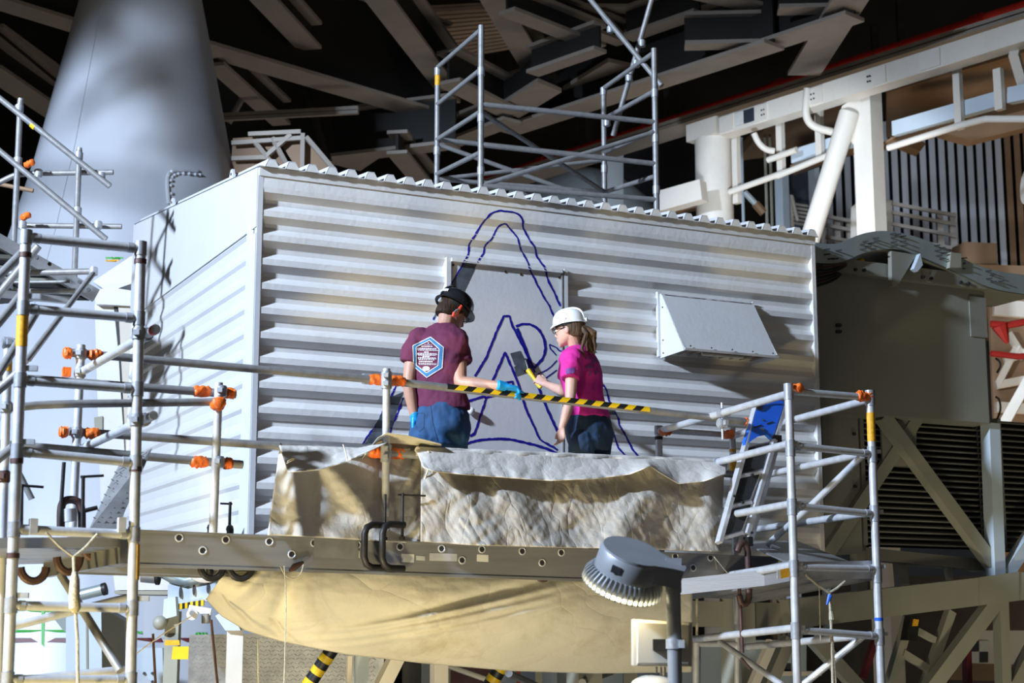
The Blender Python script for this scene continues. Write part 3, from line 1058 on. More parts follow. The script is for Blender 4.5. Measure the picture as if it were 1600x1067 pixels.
def seg(x1, y1, x2, y2, w_, h_, mat, par, nm, off=0.0, d=None):
    p, q = at(x1, y1, d or dep_at(x1) + off), at(x2, y2, d or dep_at(x2) + off)
    return part(nm, MB().bar(p, q, w_, h_), mat, par, smooth=False)


seg(1240, 246, 1345, 214, .12, .20, m_pale, tr, 'tray_side', .3)
seg(1398, 202, 1560, 156, .12, .20, m_pale, tr, 'tray_side', .3)
seg(1578, 150, 1640, 138, .12, .20, m_pale, tr, 'tray_side', .3)
for x1, y1, x2, y2 in ((1215, 275, 1300, 240), (1388, 231, 1500, 196), (1500, 196, 1540, 186), (1540, 186, 1640, 186), (1140, 300, 1230, 268), (1200, 250, 1245, 234)):
    p, q = at(x1, y1, dep_at(x1)), at(x2, y2, dep_at(x2))
    part('tray_pipe', MB().tube(p, q, .045, 10), m_wsteel, tr)
for i in range(8):
    x = 1405 + i * 17
    p = at(x, 212 - i * 4.6, dep_at(x) + .35)
    part('tray_rung', MB().bar(p, p + V((-.35, 1.0, 0)), .05, .03), m_tan, tr)
part('tray_underside', MB().prism([at(1235, 262, 25), at(1345, 226, 24.2), at(1345, 238, 26), at(1240, 275, 27)], Z * .04), m_tan, tr, smooth=False)
thing('conduit', MB().path([at(x, y, dep_at(1262) - .3) for x, y in smoothpath([(1262, 138), (1260, 160), (1259, 178), (1264, 192), (1276, 200), (1300, 206)], 2)], .055, 10), m_wsteel, 'bent white conduit curling down from the white girder', 'pipe')
thing('conduit', MB().path([at(x, y, dep_at(1190) - .2) for x, y in smoothpath([(1178, 208), (1184, 222), (1196, 234), (1210, 236)], 2)], .045, 10), m_wsteel, 'bent white conduit curling beside the first tray hanger', 'pipe')
thing('sloping_post', MB().bar(at(1584, 82, dep_at(1584)), at(1600, 136, dep_at(1584) + .3), .12, .12), m_wsteel, 'slanting white bar under the girder at the frame edge', 'brace', smooth=False)
# floor slab under the tray: tan soffits
thing('soffit', MB().prism([at(1205, 190, 27), at(1330, 150, 26), at(1330, 228, 28), at(1150, 252, 29)], Z * .2), m_tan, 'tan soffit above the cable tray beside the round column', 'soffit', smooth=False)
thing('soffit', MB().prism([at(1385, 145, 26), at(1640, 70, 25), at(1640, 186, 27.5), at(1385, 215, 28)], Z * .2), m_tan, 'tan soffit over the tray between square post and frame edge', 'soffit', smooth=False)
for (a, lab) in (((1470, 206, 1520, 220, 1640, 190, 1600, 172), 'tan floor edge hanging below the tray'), ((1404, 222, 1438, 236, 1447, 224, 1430, 214), 'short tan beam stub under the tray')):
    q = [(a[i], a[i + 1]) for i in range(0, 8, 2)]
    thing('ledge', MB().prism([at(x, y, 25.5) for x, y in q], V((0, .3, 0))), m_tan, lab, 'ledge', smooth=False)
# square target mark on the girder
tg = root('target_mark', at(1188, 180, dep_at(1188) - .3), 'square target of white and dark fields on the white girder', 'sign')
for (x0, x1, m_) in ((1165, 1181, m_paper), (1181, 1199, m_bluedark)):
    t0, t1 = (x0 - 1134) / 506, (x1 - 1134) / 506
    p, q = g0.lerp(g1, t0), g0.lerp(g1, t1)
    part('target_field', MB().box((p + q) / 2 + Z * GH * .52 + ga * .15, (q - p) / 2, ga * .01, Z * .095), m_, tg, smooth=False)

# ribbed siding wall
SDP = 30.0
sw = root('ribbed_siding', at(1450, 420, SDP), 'blue grey ribbed siding wall with dark grooves behind the white frame', 'siding')
x = 1296.0
k_ = 0
while x < 1640:
    p = at(x, 440, SDP + (x - 1296) * .004)
    q = tovert(p, 190)
    wpx = 9.6
    p2 = at(x + wpx, 440, SDP + (x + wpx - 1296) * .004)
    q2 = tovert(p2, 190)
    part('siding_rib', MB().prism([p, p2, q2, q], V((.02, .10, 0))), m_tan if x > 1566 else m_siding, sw, smooth=False)
    x += 15.0
p, p2 = at(1290, 445, SDP + .25), at(1650, 445, SDP + 1.6)
part('siding_back', MB().prism([p, p2, tovert(p2, 185), tovert(p, 185)], V((.02, .1, 0))), m_dark, sw, smooth=False)
wk = at(1450, 400, 27)
thing('walkway_slab', MB().box(V((wk.x - .2, wk.y + 1.2, wk.z - .55)), V((3.2, .4, 0)), V((-.3, 2.6, 0)), Z * .1), m_tan, 'tan walkway slab carrying racks and crate before the siding', 'walkway', smooth=False)
for dx in (-2.4, 2.4):
    thing('walkway_leg', MB().box(V((wk.x + dx, wk.y + 1.2, (wk.z - .65) / 2)), V((.12, 0, 0)), V((0, .12, 0)), Z * (wk.z - .65) / 2), m_tan, ('near' if dx < 0 else 'outer') + ' tan leg under the walkway slab', 'post', smooth=False)
# blue lit stair tower between round column and brace
stt = root('stair_tower', at(1240, 370, 28), 'pale lit stair tower with white ladder rails seen between column and brace', 'stair tower')
vpost(1224, 372, 270, 28, .17, m_pale, stt, 'tower_post', floor=True)
vpost(1275, 372, 250, 29, .14, m_pale, stt, 'tower_post', floor=True)
part('dark_panel', MB().prism([at(1232, 372, 29.5), at(1272, 372, 29.5), at(1272, 262, 29.5), at(1232, 262, 29.5)], V((0, .1, 0))), m_bluedark, stt, smooth=False)
for i in range(6):
    part('ladder_rail', MB().tube(at(1238, 318 + i * 6, 28.4), at(1262, 322 + i * 6, 28.8), .022, 6), m_wsteel, stt)
vpost(1237, 355, 305, 28.4, .06, m_wsteel, stt, 'tower_post')
part('ladder_string', MB().tube(at(1237, 306, 28.4), at(1246, 345, 28.2), .03, 6), m_wsteel, stt)
for x, w__ in ((1162, 'first'), (1199, 'second'), (1207, 'third')):
    p = at(x, 365, 27)
    thing('pipe_drop', MB().tube(V((p.x, p.y, 0)), tovert(at(x, 365, 27), 215), .025, 6), m_pale if x < 1180 else m_greysteel, w__ + ' thin vertical pipe out from the white round column', 'pipe', 'thin vertical pipes beside the white round column')
vl = root('valve_arm', at(1180, 310, 26), 'small pale arm with a brass tip hanging beside the round column', 'pipe fitting')
part('arm', MB().tube(at(1163, 300, 26), at(1180, 318, 26), .05, 8), m_pale, vl)
part('brass_tip', MB().tube(at(1180, 318, 26), at(1193, 333, 26), .07, 8), m_tan, vl)
# white beam and pale dome left of the round column
thing('white_rail_beam', MB().bar(at(1028, 318, 24), at(1100, 298, 23.6), .2, .30), m_wsteel, 'white beam running into the round column just above the roof teeth', 'beam', smooth=False)
thing('white_rail_beam', MB().bar(at(1040, 330, 26), at(1100, 320, 26), .2, .10), m_tan, 'tan edge below the white beam at the round column', 'beam', smooth=False)
dm = at(905, 420, 34)
thing('tank_leg', MB().tube(V((dm.x, dm.y, 0)), dm - Z * 1.0, .9, 20), m_pale, 'pale pedestal carrying the domed tank behind the shelter', 'pedestal')
thing('pale_dome', MB().ball(dm, 1.95, 1.2, 2.15, n=24), m_pale, 'pale blue domed tank glimpsed through the roof scaffold', 'tank')
vp_ = at(960, 330, 33)
thing('pale_sheet', MB().prism([at(950, 330, 33), at(974, 330, 33), at(974, 236, 33), at(942, 246, 33)], V((0, .1, 0))), m_pale, 'pale upright panel behind the scaffold post', 'panel', smooth=False)
thing('dark_sheet', MB().prism([V((at(975, 330, 36).x, at(975, 330, 36).y, 0)), V((at(1092, 330, 36).x, at(975, 330, 36).y, 0)), at(1092, 190, 36), at(975, 240, 36)], V((0, .1, 0))), m_bluedark, 'dark blue sheeting between scaffold and round column', 'sheet', smooth=False)
thing('pale_sheet', MB().prism([at(786, 318, 33), at(845, 330, 33), at(860, 322, 33), at(800, 290, 33)], V((0, .1, 0))), m_pale, 'low pale panel edge behind the roof scaffold braces', 'panel', smooth=False)
# railings on the walkway in front of the siding
for (x0, x1, y0, y1, lab) in ((1290, 1331, 338, 385, 'small brown grey frame rack behind the round brace'), (1394, 1494, 318, 392, 'long brown grey frame rack before the siding')):
    rk = root('frame_rack', at((x0 + x1) / 2, y1, 27), lab, 'rack')
    d0 = 27.0
    sl = .19
    for yy in (0, 14, 32, 52):
        part('rack_bar', MB().bar(at(x0, y0 + yy, d0), at(x1, y0 + yy + (x1 - x0) * sl, d0), .05, .055), m_beam, rk, smooth=False)
    for xx, add in ((x0, 0), (x1, (x1 - x0) * sl), (x1 - 20, (x1 - x0) * sl)):
        p = at(xx, y1 + add + 62, d0)
        part('rack_leg', MB().box((p + tovert(p, y0 + add - 4)) / 2, V((.05, 0, 0)), V((0, .05, 0)), (tovert(p, y0 + add - 4) - p) / 2), m_beam, rk, smooth=False)
thing('crate', MB().box(at(1523, 405, 26), V((.26, .05, 0)), V((-.05, .2, 0)), Z * .22), m_tan, 'beige crate standing on the walkway before the siding', 'crate', smooth=False)
thing('round_tank', MB().path([at(1602, 292, 24), at(1680, 296, 24)], [.25, .25], 24), m_wsteel, 'round cream tank end peeking in beside the siding', 'tank')
thing('lug_plate', MB().prism([at(1328, 428, 26), at(1346, 428, 26), at(1344, 330, 26), at(1337, 318, 26), at(1330, 324, 26)], V((0, .04, 0))), m_wsteel, 'white lug plate standing beside the square post', 'plate', smooth=False)

# ================================================================ grey enclosure, curved duct
EO = -0.45
en = root('machine_enclosure', onw(1410, 660, EO), 'big flat grey green machine enclosure beside the white shelter', 'enclosure')
e_tl, e_tr, e_bl, e_br = onw(1262, 412, EO), onw(1552, 452, EO), onw(1262, 640, EO), onw(1557, 660, EO)
sL_, sR_ = sz(e_tl)[0], sz(e_br)[0]
zt_, zb_ = sz(e_tl)[1], sz(e_bl)[1]
part('enclosure_body', MB().prism([wp(sL_, zb_, EO), wp(sR_ - .08, zb_, EO), wp(sR_ - .02, zb_, EO - .05), wp(sR_, zb_, EO - .14), wp(sR_, zb_, EO - 2), wp(sL_, zb_, EO - 2)], Z * (zt_ - zb_)), m_grey, en)
part('top_ledge', MB().prism([wp(sL_ + .1, zt_ - .06, EO + .08), wp(sR_ + .5, zt_ - .06, EO + .08), wp(sR_ + .5, zt_ + .06, EO + .08), wp(sL_ + .1, zt_ + .06, EO + .08)], -N * .10), m_grey, en, smooth=False)
p_ = onw(1510, 466, EO + .012)
sx, zx = sz(onw(1513, 463, EO))
part('overlay_panel', MB().prism([wp(sx, zx - .36, EO + .012), wp(sR_ - .06, zx - .36, EO + .012), wp(sR_ - .06, zx, EO + .012), wp(sx, zx, EO + .012)], -N * .02), m_grey, en, smooth=False)
bt = None
for px, py in ((1337, 421), (1350, 422), (1442, 433), (1455, 435), (1501, 441), (1513, 443), (1308, 508), (1312, 508), (1308, 518), (1312, 518)):
    p = onw(px, py, EO + (.09 if py < 500 else .006))
    if bt is None:
        bt = part('bolt_head', MB().tube(p - N * .02, p + N * .008, .015, 7), m_ink, en)
    else:
        again(bt, p, en)
# curved duct over it
du = root('curved_duct', onw(1400, 440, -.3), 'curved metal cable duct arching over the grey enclosure', 'duct')
top = smoothpath([(1268, 378), (1300, 382), (1318, 378), (1345, 365), (1375, 360), (1402, 362), (1440, 372), (1480, 390), (1515, 410), (1552, 423), (1620, 432)], 2)
bot = smoothpath([(1268, 410), (1300, 412), (1322, 408), (1345, 396), (1372, 390), (1400, 388), (1432, 398), (1470, 414), (1510, 432), (1550, 452), (1620, 462)], 2)
DO = -0.32
k = len(top)
f0 = [onw(x, y, DO) for x, y in top]
f1 = [onw(x, y, DO) for x, y in bot]
b0_ = [p - N * .55 for p in f0]
b1_ = [p - N * .55 for p in f1]
mb = MB().add(f0 + f1 + [p - N * .03 for p in f0] + [p - N * .03 for p in f1],
              [(i, i + 1, k + i + 1, k + i) for i in range(k - 1)] + [(2 * k + i, 2 * k + i + 1, 3 * k + i + 1, 3 * k + i) for i in range(k - 1)] +
              [(i, i + 1, 2 * k + i + 1, 2 * k + i) for i in range(k - 1)] + [(k + i, k + i + 1, 3 * k + i + 1, 3 * k + i) for i in range(k - 1)] + [(0, k, 3 * k, 2 * k), (k - 1, 2 * k - 1, 4 * k - 1, 3 * k - 1)])
part('duct_side', mb, m_arch, du)
mb = MB().add(f1 + b1_ + [p + Z * .02 for p in f1] + [p + Z * .02 for p in b1_], [(i, i + 1, k + i + 1, k + i) for i in range(k - 1)] + [(2 * k + i, 2 * k + i + 1, 3 * k + i + 1, 3 * k + i) for i in range(k - 1)])
part('duct_floor', mb, m_greysteel, du)
mb = MB().add(b0_ + b1_ + [p - N * .03 for p in b0_] + [p - N * .03 for p in b1_],
              [(i, i + 1, k + i + 1, k + i) for i in range(k - 1)] + [(2 * k + i, 2 * k + i + 1, 3 * k + i + 1, 3 * k + i) for i in range(k - 1)])
part('duct_side', mb, m_arch, du)
bt = None
for x, y in ((1343, 382), (1346, 390), (1350, 378), (1354, 386), (1359, 381), (1362, 390), (1366, 373), (1368, 378), (1393, 366), (1394, 372), (1394, 379), (1395, 385), (1401, 367), (1409, 370), (1409, 378), (1410, 385), (1290, 390), (1290, 398), (1308, 392), (1296, 405), (1303, 405),
             (1462, 384), (1470, 388), (1463, 392), (1473, 396), (1465, 400), (1470, 405), (1504, 404), (1507, 412), (1506, 420), (1542, 424), (1549, 430), (1543, 436), (1550, 441), (1562, 440)):
    p = onw(x, y, DO)
    if bt is None:
        bt = part('stud', MB().tube(p - N * .01, p + N * .035 + U * .03, .006, 6), m_ink, du)
    else:
        again(bt, p + N * .02, du)
part('duct_foot', MB().prism([onw(1393, 392, -.30), onw(1432, 398, -.30), onw(1402, 447, -.30), onw(1394, 447, -.30)], -N * .05), m_grey, du, smooth=False)
part('duct_foot', MB().prism([onw(1438, 396, -.25), onw(1442, 414, -.25), onw(1434, 424, -.25), onw(1428, 420, -.25)], -N * .05), m_pale, du, smooth=False)
part('junction_box', MB().prism([onw(1486, 394, -.28), onw(1502, 396, -.28), onw(1502, 418, -.28), onw(1484, 418, -.28)], -N * .05), m_greysteel, du, smooth=False)
cr = random.Random(3)
for i in range(7):
    y = 412 + i * 5
    pts_ = smoothpath([(1271, y + 6 + i), (1290, y + 6), (1308, y + 3 - i), (1322, 412 + i)], 2)
    thing('cable', MB().path([onw(a, b, -.30 - .03 * i) for a, b in pts_], .012, 6), m_ink if i % 2 else m_rust, 'loose dark cable looping between shelter and curved duct', 'cable', 'loose cables at the end of the curved duct')
thing('warning_light', MB().ball(onw(1345, 409, -.5), .035, n=8), m_yellow, 'small yellow lamp under the curved duct', 'lamp')
vb = root('duct_riser', onw(1350, 412, -.8), 'pale strip seen under the arch of the duct', 'panel')
part('riser_panel', MB().prism([onw(1346, 412, -.9), onw(1396, 418, -.9), onw(1396, 402, -.9), onw(1352, 402, -.9)], -N * .05), m_pale, vb, smooth=False)

# ================================================================ louvres and steel under the enclosure
LO = -0.75
for (x0, x1, y0, y1, lab) in ((1341, 1539, 652, 855, 'wide dark louvre bank with a crossed brace in front'), (1556, 1650, 658, 862, 'dark louvre bank at the frame edge beyond the blue grey post')):
    lv = root('louvre_bank', onw((x0 + x1) / 2, y1, LO), lab, 'louvre')
    s0, s1 = sz(onw(x0, 700, LO))[0], sz(onw(x1, 700, LO))[0]
    zt, zb = onw((x0 + x1) / 2, y0, LO).z, onw((x0 + x1) / 2, y1, LO).z
    n_ = 22
    sl = None
    for i in range(n_):
        z_ = zb + (zt - zb) * (i + .5) / n_
        h_ = (zt - zb) / n_
        c = wp((s0 + s1) / 2, z_, LO)
        if sl is None:
            sl = part('slat', MB().box(c, U * (s1 - s0) / 2, N * .035 - Z * h_ * .22, Z * .006), m_louver, lv, smooth=False)
        else:
            again(sl, c, lv)
    part('back_plate', MB().box(wp((s0 + s1) / 2, (zt + zb) / 2, LO - .12), U * (s1 - s0) / 2, N * .02, Z * (zt - zb) / 2), m_dark, lv, smooth=False)
    for s_ in (s0, s1):
        part('frame_side', MB().box(wp(s_, (zt + zb) / 2, LO), U * .02, N * .06, Z * (zt - zb) / 2), m_louver, lv, smooth=False)
lp = root('side_plate', onw(1310, 850, -.7), 'grey plate strip with bolts between shelter and louvre bank', 'plate')
part('plate', MB().prism([onw(1284, 640, -.7), onw(1340, 646, -.7), onw(1348, 865, -.7), onw(1290, 868, -.7)], -N * .05), m_grey, lp, smooth=False)
for y in (650, 678, 760, 808):
    p = onw(1333 + (y - 650) * .02, y, -.69)
    part('plate_bolt', MB().tube(p, p + N * .02, .015, 6), m_ink, lp)


def steel(name, x1, y1, x2, y2, o1, o2, w_, h_, lab, cat, mat=None, group=None):
    p, q = onw(x1, y1, o1), onw(x2, y2, o2)
    if max(y1, y2) >= 1080:          # goes on down to the floor
        lo, hi = (p, q) if y1 > y2 else (q, p)
        p, q = hi, hi + (lo - hi) * (hi.z / (hi.z - lo.z))
    return thing(name, MB().bar(p, q, w_, h_, N), mat or m_greysteel, lab, cat, group, smooth=False)


steel('brace', 1378, 650, 1562, 898, -.58, -.58, .115, .10, 'long grey brace slanting down from the enclosure to the steel node', 'brace')
steel('brace', 1432, 654, 1292, 866, -.66, -.66, .11, .06, 'grey brace rising behind the crossing in front of the louvres', 'brace')
steel('post', 1547, 662, 1556, 900, -.55, -.55, .12, .12, 'upright blue grey post between the two louvre banks', 'post', m_pale)
steel('brace', 1615, 830, 1570, 898, -.55, -.55, .11, .10, 'short blue grey brace at the frame edge over the steel node', 'brace', m_pale)
thing('node_gusset', MB().prism([onw(1376, 655, -.64), onw(1432, 655, -.64), onw(1432, 728, -.64), onw(1380, 728, -.64)], -N * .02), m_grey, 'grey gusset plate behind the crossed braces', 'plate', smooth=False)
lb = root('lower_girder', onw(1400, 960, -.5), 'long grey girder sloping up to the steel node below the louvres', 'girder')
p, q = onw(1225, 960, -.5), onw(1600, 915, -.5)
part('girder_web', MB().bar(p, q, .16, .235, Z), m_greysteel, lb, smooth=False)
part('node_plate', MB().prism([onw(1530, 902, -.41), onw(1592, 893, -.41), onw(1592, 938, -.41), onw(1530, 944, -.41)], -N * .02), m_greysteel, lb, smooth=False)
steel('girder', 1050, 958, 1262, 963, -.62, -.62, .2, .16, 'level grey girder behind the legs of the ladder scaffold', 'girder')
steel('girder', 1345, 865, 1535, 884, -.8, -.8, .1, .16, 'grey lintel strip under the louvre bank', 'girder', m_grey)
steel('post', 1405, 862, 1410, 925, -.8, -.8, .10, .08, 'short grey post under the middle of the louvre lintel', 'post')
steel('post', 1340, 845, 1343, 935, -.8, -.8, .10, .1, 'short grey post under the near end of the louvre lintel', 'post')
steel('post', 1478, 870, 1484, 908, -.8, -.8, .05, .05, 'thin short post under the louvre lintel beside the node', 'post')
steel('brace', 1555, 938, 1445, 1085, -.5, -.5, .13, .10, 'wide lit brace falling away from the steel node', 'brace')
steel('post', 1563, 936, 1568, 1085, -.5, -.5, .10, .10, 'lit upright post below the steel node', 'post')
steel('brace', 1485, 955, 1440, 1085, -.6, -.6, .08, .07, 'narrow green grey brace beside the wide lit brace', 'brace')
steel('brace', 1420, 965, 1385, 1085, -.62, -.62, .08, .07, 'dark slanted post beside the tape covered box', 'brace')
steel('brace', 1615, 1010, 1575, 1085, -.5, -.5, .12, .1, 'lit brace stub at the lower frame corner', 'brace')
steel('strut', 1410, 1020, 1450, 1045, -.6, -.6, .06, .05, 'small pale strut between two slanted posts', 'strut')
steel('strut', 1432, 985, 1460, 1000, -.6, -.6, .05, .05, 'small pale strut near the black box', 'strut')
steel('red_brace', 1370, 990, 1348, 1060, -.7, -.7, .05, .05, 'dark red slanting bar behind the outer scaffold post', 'brace', m_maroon)
steel('red_post', 1510, 990, 1512, 1085, -.9, -.9, .06, .06, 'dark red upright pipe behind the lit brace', 'pipe', m_maroon)
bb = root('switch_box', onw(1427, 990, -.5), 'black box with a yellow label on the slanted post', 'box')
part('box_body', MB().prism([onw(1416, 1000, -.5), onw(1433, 1001, -.5), onw(1438, 963, -.5), onw(1423, 962, -.5)], -N * .08), m_black, bb, smooth=False)
part('box_label', MB().prism([onw(1426, 978, -.49), onw(1434, 978, -.49), onw(1436, 968, -.49), onw(1428, 967, -.49)], -N * .01), m_label, bb, smooth=False)
# far white bench with checker mark in the lower corner
fb = root('far_beam', at(1560, 1040, 20), 'far white beam with a black and white checker mark', 'beam')
part('beam_body', MB().prism([at(1490, 1035, 20), at(1640, 1040, 20), at(1640, 985, 20), at(1510, 985, 20)], V((0, .3, 0))), m_wsteel, fb, smooth=False)
for i in range(2):
    for j in range(2):
        x0, y0 = 1516 + 14 * i, 1001 + 17 * j
        part('checker_field', MB().prism([at(x0, y0, 19.97), at(x0 + 14, y0, 19.97), at(x0 + 14, y0 + 17, 19.97), at(x0, y0 + 17, 19.97)], V((0, .02, 0))), m_ink if (i + j) % 2 == 0 else m_paper, fb, smooth=False)
thing('brown_bench', MB().prism([at(1480, 1062, 21), at(1640, 1066, 21), at(1640, 1036, 21), at(1490, 1036, 21)], V((0, .3, 0))), m_tan, 'brown boxes below the far white beam', 'bench', smooth=False)
thing('dark_backing', MB().prism([at(1300, 1090, 24), at(1640, 1090, 24), at(1640, 900, 24), at(1300, 900, 24)], V((0, .1, 0))), m_hall, 'dark hanging sheet far behind the lower steel', 'sheet', smooth=False)
# cluttered bright machinery seen past the enclosure edge
fr = root('far_machinery', at(1580, 660, 26), 'cream far machinery frame seen past the enclosure edge', 'machinery')
fp0, fp1 = at(1545, 665, 26), at(1660, 665, 26)
part('far_plate', MB().prism([V((fp0.x, fp0.y, 0)), V((fp1.x, fp0.y, 0)), at(1660, 455, 26), at(1545, 455, 26)], V((0, .1, 0))), m_tan, fr, smooth=False)
for (x1, y1, x2, y2, w_) in ((1552, 480, 1620, 486, .25), (1556, 602, 1620, 590, .12), (1556, 636, 1620, 640, .16), (1568, 560, 1620, 548, .14), (1590, 540, 1560, 600, .10), (1575, 520, 1600, 560, .08)):
    part('far_bar', MB().bar(at(x1, y1, 25.6), at(x2, y2, 25.6), .1, w_, V((0, 1, 0)).cross(V((1, 0, 0)))), m_wsteel, fr, smooth=False)
thing('white_brace', MB().bar(at(1612, 585, 23), at(1568, 664, 23), .14, .14), m_wsteel, 'bright white brace slanting past the enclosure edge', 'brace', smooth=False)
thing('red_pipe', MB().path([at(1548, 506, 23), at(1575, 508, 23), at(1640, 496, 23)], .05, 8), m_red, 'upper red pipe past the enclosure edge', 'pipe')
thing('red_pipe', MB().path([at(1548, 552, 23), at(1590, 557, 23), at(1640, 555, 23)], .045, 8), m_red, 'lower red pipe past the enclosure edge', 'pipe')
thing('red_brace', MB().path([at(1562, 508, 23), at(1574, 536, 23)], [.12, .03], 8), m_red, 'red tapered bracket under the upper red pipe', 'bracket')
for i, ys in enumerate(((560, 572, 582), (620, 640, 655))):
    a, b, c = ys
    thing('hose', MB().path([onw(x, y, -.5) for x, y in smoothpath([(1556, a), (1562, a + 4), (1564, b), (1558, c)], 2)], .009, 6), m_ink, ('upper' if i == 0 else 'lower') + ' black hose loop on the enclosure edge', 'hose')
# ================================================================ machinery below the platform, behind
BO = 1.0


def lowd(px, py, d=15.5):
    return at(px, py, d)


px_ = root('pale_pedestal', at(132, 1060, 14.5), 'pale blue steel pedestal with a cylinder on top, behind the near scaffold', 'pedestal')
D1 = 14.5
part('pedestal_face', MB().prism([at(103, 1100, D1), at(160, 1100, D1), at(158, 948, D1), at(103, 945, D1)], V((0, .3, 0))), m_pale, px_, smooth=False)
part('pedestal_groove', MB().prism([at(135, 1100, D1 - .01), at(138, 1100, D1 - .01), at(137, 970, D1 - .01), at(134, 970, D1 - .01)], V((0, .02, 0))), m_greysteel, px_, smooth=False)
part('pedestal_side', MB().prism([at(160, 1100, D1), at(196, 1100, D1 + .4), at(194, 970, D1 + .4), at(158, 948, D1)], V((0, .3, 0))), m_greysteel, px_, smooth=False)
part('cylinder', MB().tube(at(124, 930, D1 - .1), at(160, 921, D1 - .1), .05, 14), m_arch, px_)
part('cylinder_cap', MB().tube(at(160, 921, D1 - .1), at(166, 919.5, D1 - .1), .055, 14), m_black, px_)
part('pedestal_wing', MB().prism([at(84, 966, D1), at(103, 948, D1), at(103, 988, D1), at(98, 984, D1)], V((0, .1, 0))), m_arch, px_, smooth=False)
wb = root('white_box_beam', at(220, 930, 13.8), 'white box beam end with a grey lower edge below the platform', 'beam')
part('beam_face', MB().prism([at(175, 884, 13.8), at(270, 884, 13.8), at(262, 922, 13.8), at(180, 922, 13.8)], V((0, .5, 0))), m_white, wb, smooth=False)
part('beam_edge', MB().prism([at(178, 923, 13.8), at(262, 923, 13.8), at(262, 929, 13.8), at(180, 928, 13.8)], V((0, .5, 0))), m_greysteel, wb, smooth=False)
gs = root('holed_gusset', at(300, 945, 12.9), 'pale gusset plate with three oval holes and a hazard striped edge', 'plate')
D2 = 12.9
part('gusset', MB().prism([at(262, 948, D2), at(330, 938, D2), at(352, 892, D2), at(318, 902, D2), at(270, 905, D2), at(262, 915, D2)], V((0, .06, 0))), m_pale, gs, smooth=False)
for x, y in ((282, 925), (303, 921), (325, 918)):
    part('oval_hole', MB().loft([(at(x, y, D2 - .01), V((.012, 0, 0)), Z * .045), (at(x, y, D2 + .005), V((.012, 0, 0)), Z * .045)], 14), m_ink, gs)
n_ = 12
for i in range(n_):
    x0, x1 = 268 + 50 * i / n_, 268 + 50 * (i + 1) / n_
    y0, y1 = 949 - 8 * i / n_, 949 - 8 * (i + 1) / n_
    part('hazard_stripe', MB().prism([at(x0, y0 + 5, D2 - .03), at(x1, y1 + 5, D2 - .03), at(x1, y1 - 4, D2 - .03), at(x0, y0 - 4, D2 - .03)], V((0, .03, 0))), m_yellow if i % 2 else m_tapeblk, gs, smooth=False)
part('gusset_arm', MB().bar(at(345, 896, D2), wp(.9, ZBOT - .06, -1.0), .08, .10), m_pale, gs, smooth=False)
part('drum', MB().tube(at(222, 896, D2), at(244, 898, D2), .07, 14), m_checker, gs)
part('drum_cap', MB().tube(at(244, 898, D2), at(249, 898, D2), .08, 14), m_black, gs)
part('curved_skirt', MB().path([at(250, 892, D2), at(268, 902, D2), at(290, 908, D2), at(320, 902, D2), at(345, 892, D2)], .045, 10), m_arch, gs)
rg = root('pale_ring', at(320, 905, 12.5), 'pale ring end with a green inner edge hanging under the platform', 'ring')
part('ring', MB().path([at(320 + 25 * math.cos(t), 885 + 20 * math.sin(t), 12.5) for t in [PI * 2 * i / 24 for i in range(24)]], .03, 8, closed=True), m_wsteel, rg)
cb = root('pulley_head', at(300, 965, 14.5), 'small pulley and motor clamped under the hazard striped plate', 'pulley')
part('pulley', MB().tube(at(300, 960, 12.5), at(300, 960, 12.4), .042, 18), m_wsteel, cb)
part('pulley_hub', MB().tube(at(300, 958, 12.39), at(300, 958, 12.35), .02, 10), m_steel, cb)
part('motor', MB().tube(at(322, 958, 12.5), at(322, 973, 12.5), .035, 12), m_steel, cb)
part('bracket_arm', MB().bar(at(295, 950, 12.5), at(330, 956, 12.5), .03, .05), m_wsteel, cb)
gp_ = root('green_post', at(265, 1070, 14.2), 'grey green post with orange band and hanging yellow tag', 'post')
D3 = 12.4
p = at(266, 1100, D3)
part('post_shaft', MB().box((p + tovert(p, 955)) / 2, V((.052, 0, 0)), V((0, .05, 0)), (tovert(p, 955) - p) / 2), m_greysteel, gp_, smooth=False)
part('post_head', MB().prism([at(254, 968, D3), at(276, 962, D3), at(274, 932, D3), at(256, 936, D3)], V((0, .1, 0))), m_pale, gp_, smooth=False)
part('orange_band', MB().prism([at(257, 1008, D3 - .06), at(281, 1008, D3 - .06), at(280, 1000, D3 - .06), at(258, 1000, D3 - .06)], V((0, .02, 0))), m_label, gp_, smooth=False)
part('yellow_tag', MB().prism([at(268, 1030, D3 - .07), at(294, 1030, D3 - .07), at(295, 1010, D3 - .07), at(270, 1010, D3 - .07)], V((0, .01, 0))), m_yellow, gp_, smooth=False)
part('winch', MB().ball(at(250, 973, D3), .055, n=10), m_greysteel, gp_)
ck = root('tread_plate_panel', at(440, 1067, 15.2), 'large grey tread plate panel behind the hazard striped pole', 'panel')
D4 = 15.2
part('plate', MB().prism([at(292, 1120, D4), at(600, 1120, D4), at(600, 985, D4), at(296, 992, D4)], V((0, .05, 0))), m_checker, ck, smooth=False)
mb = MB()
for i in range(46):
    for j in range(14):
        x, y = 298 + i * 6.3 + (3.1 if j % 2 else 0), 997 + j * 6.5
        s_ = 1 if (i + j) % 2 else -1
        a, b = at(x - 2, y + 1.4 * s_, D4 - .004), at(x + 2, y - 1.4 * s_, D4 - .004)
        mb.bar(a, b, .003, .003)
part('tread_pattern', mb, m_checker, ck, smooth=False, kind='stuff')
vpw = root('white_stanchion', at(364, 1070, 14.0), 'white square stanchion standing in front of the tread plate panel', 'post')
p = at(364, 1100, 12.3)
part('shaft', MB().box((p + tovert(p, 968)) / 2, V((.058, .01, 0)), V((-.01, .05, 0)), (tovert(p, 968) - p) / 2), m_wsteel, vpw, smooth=False)
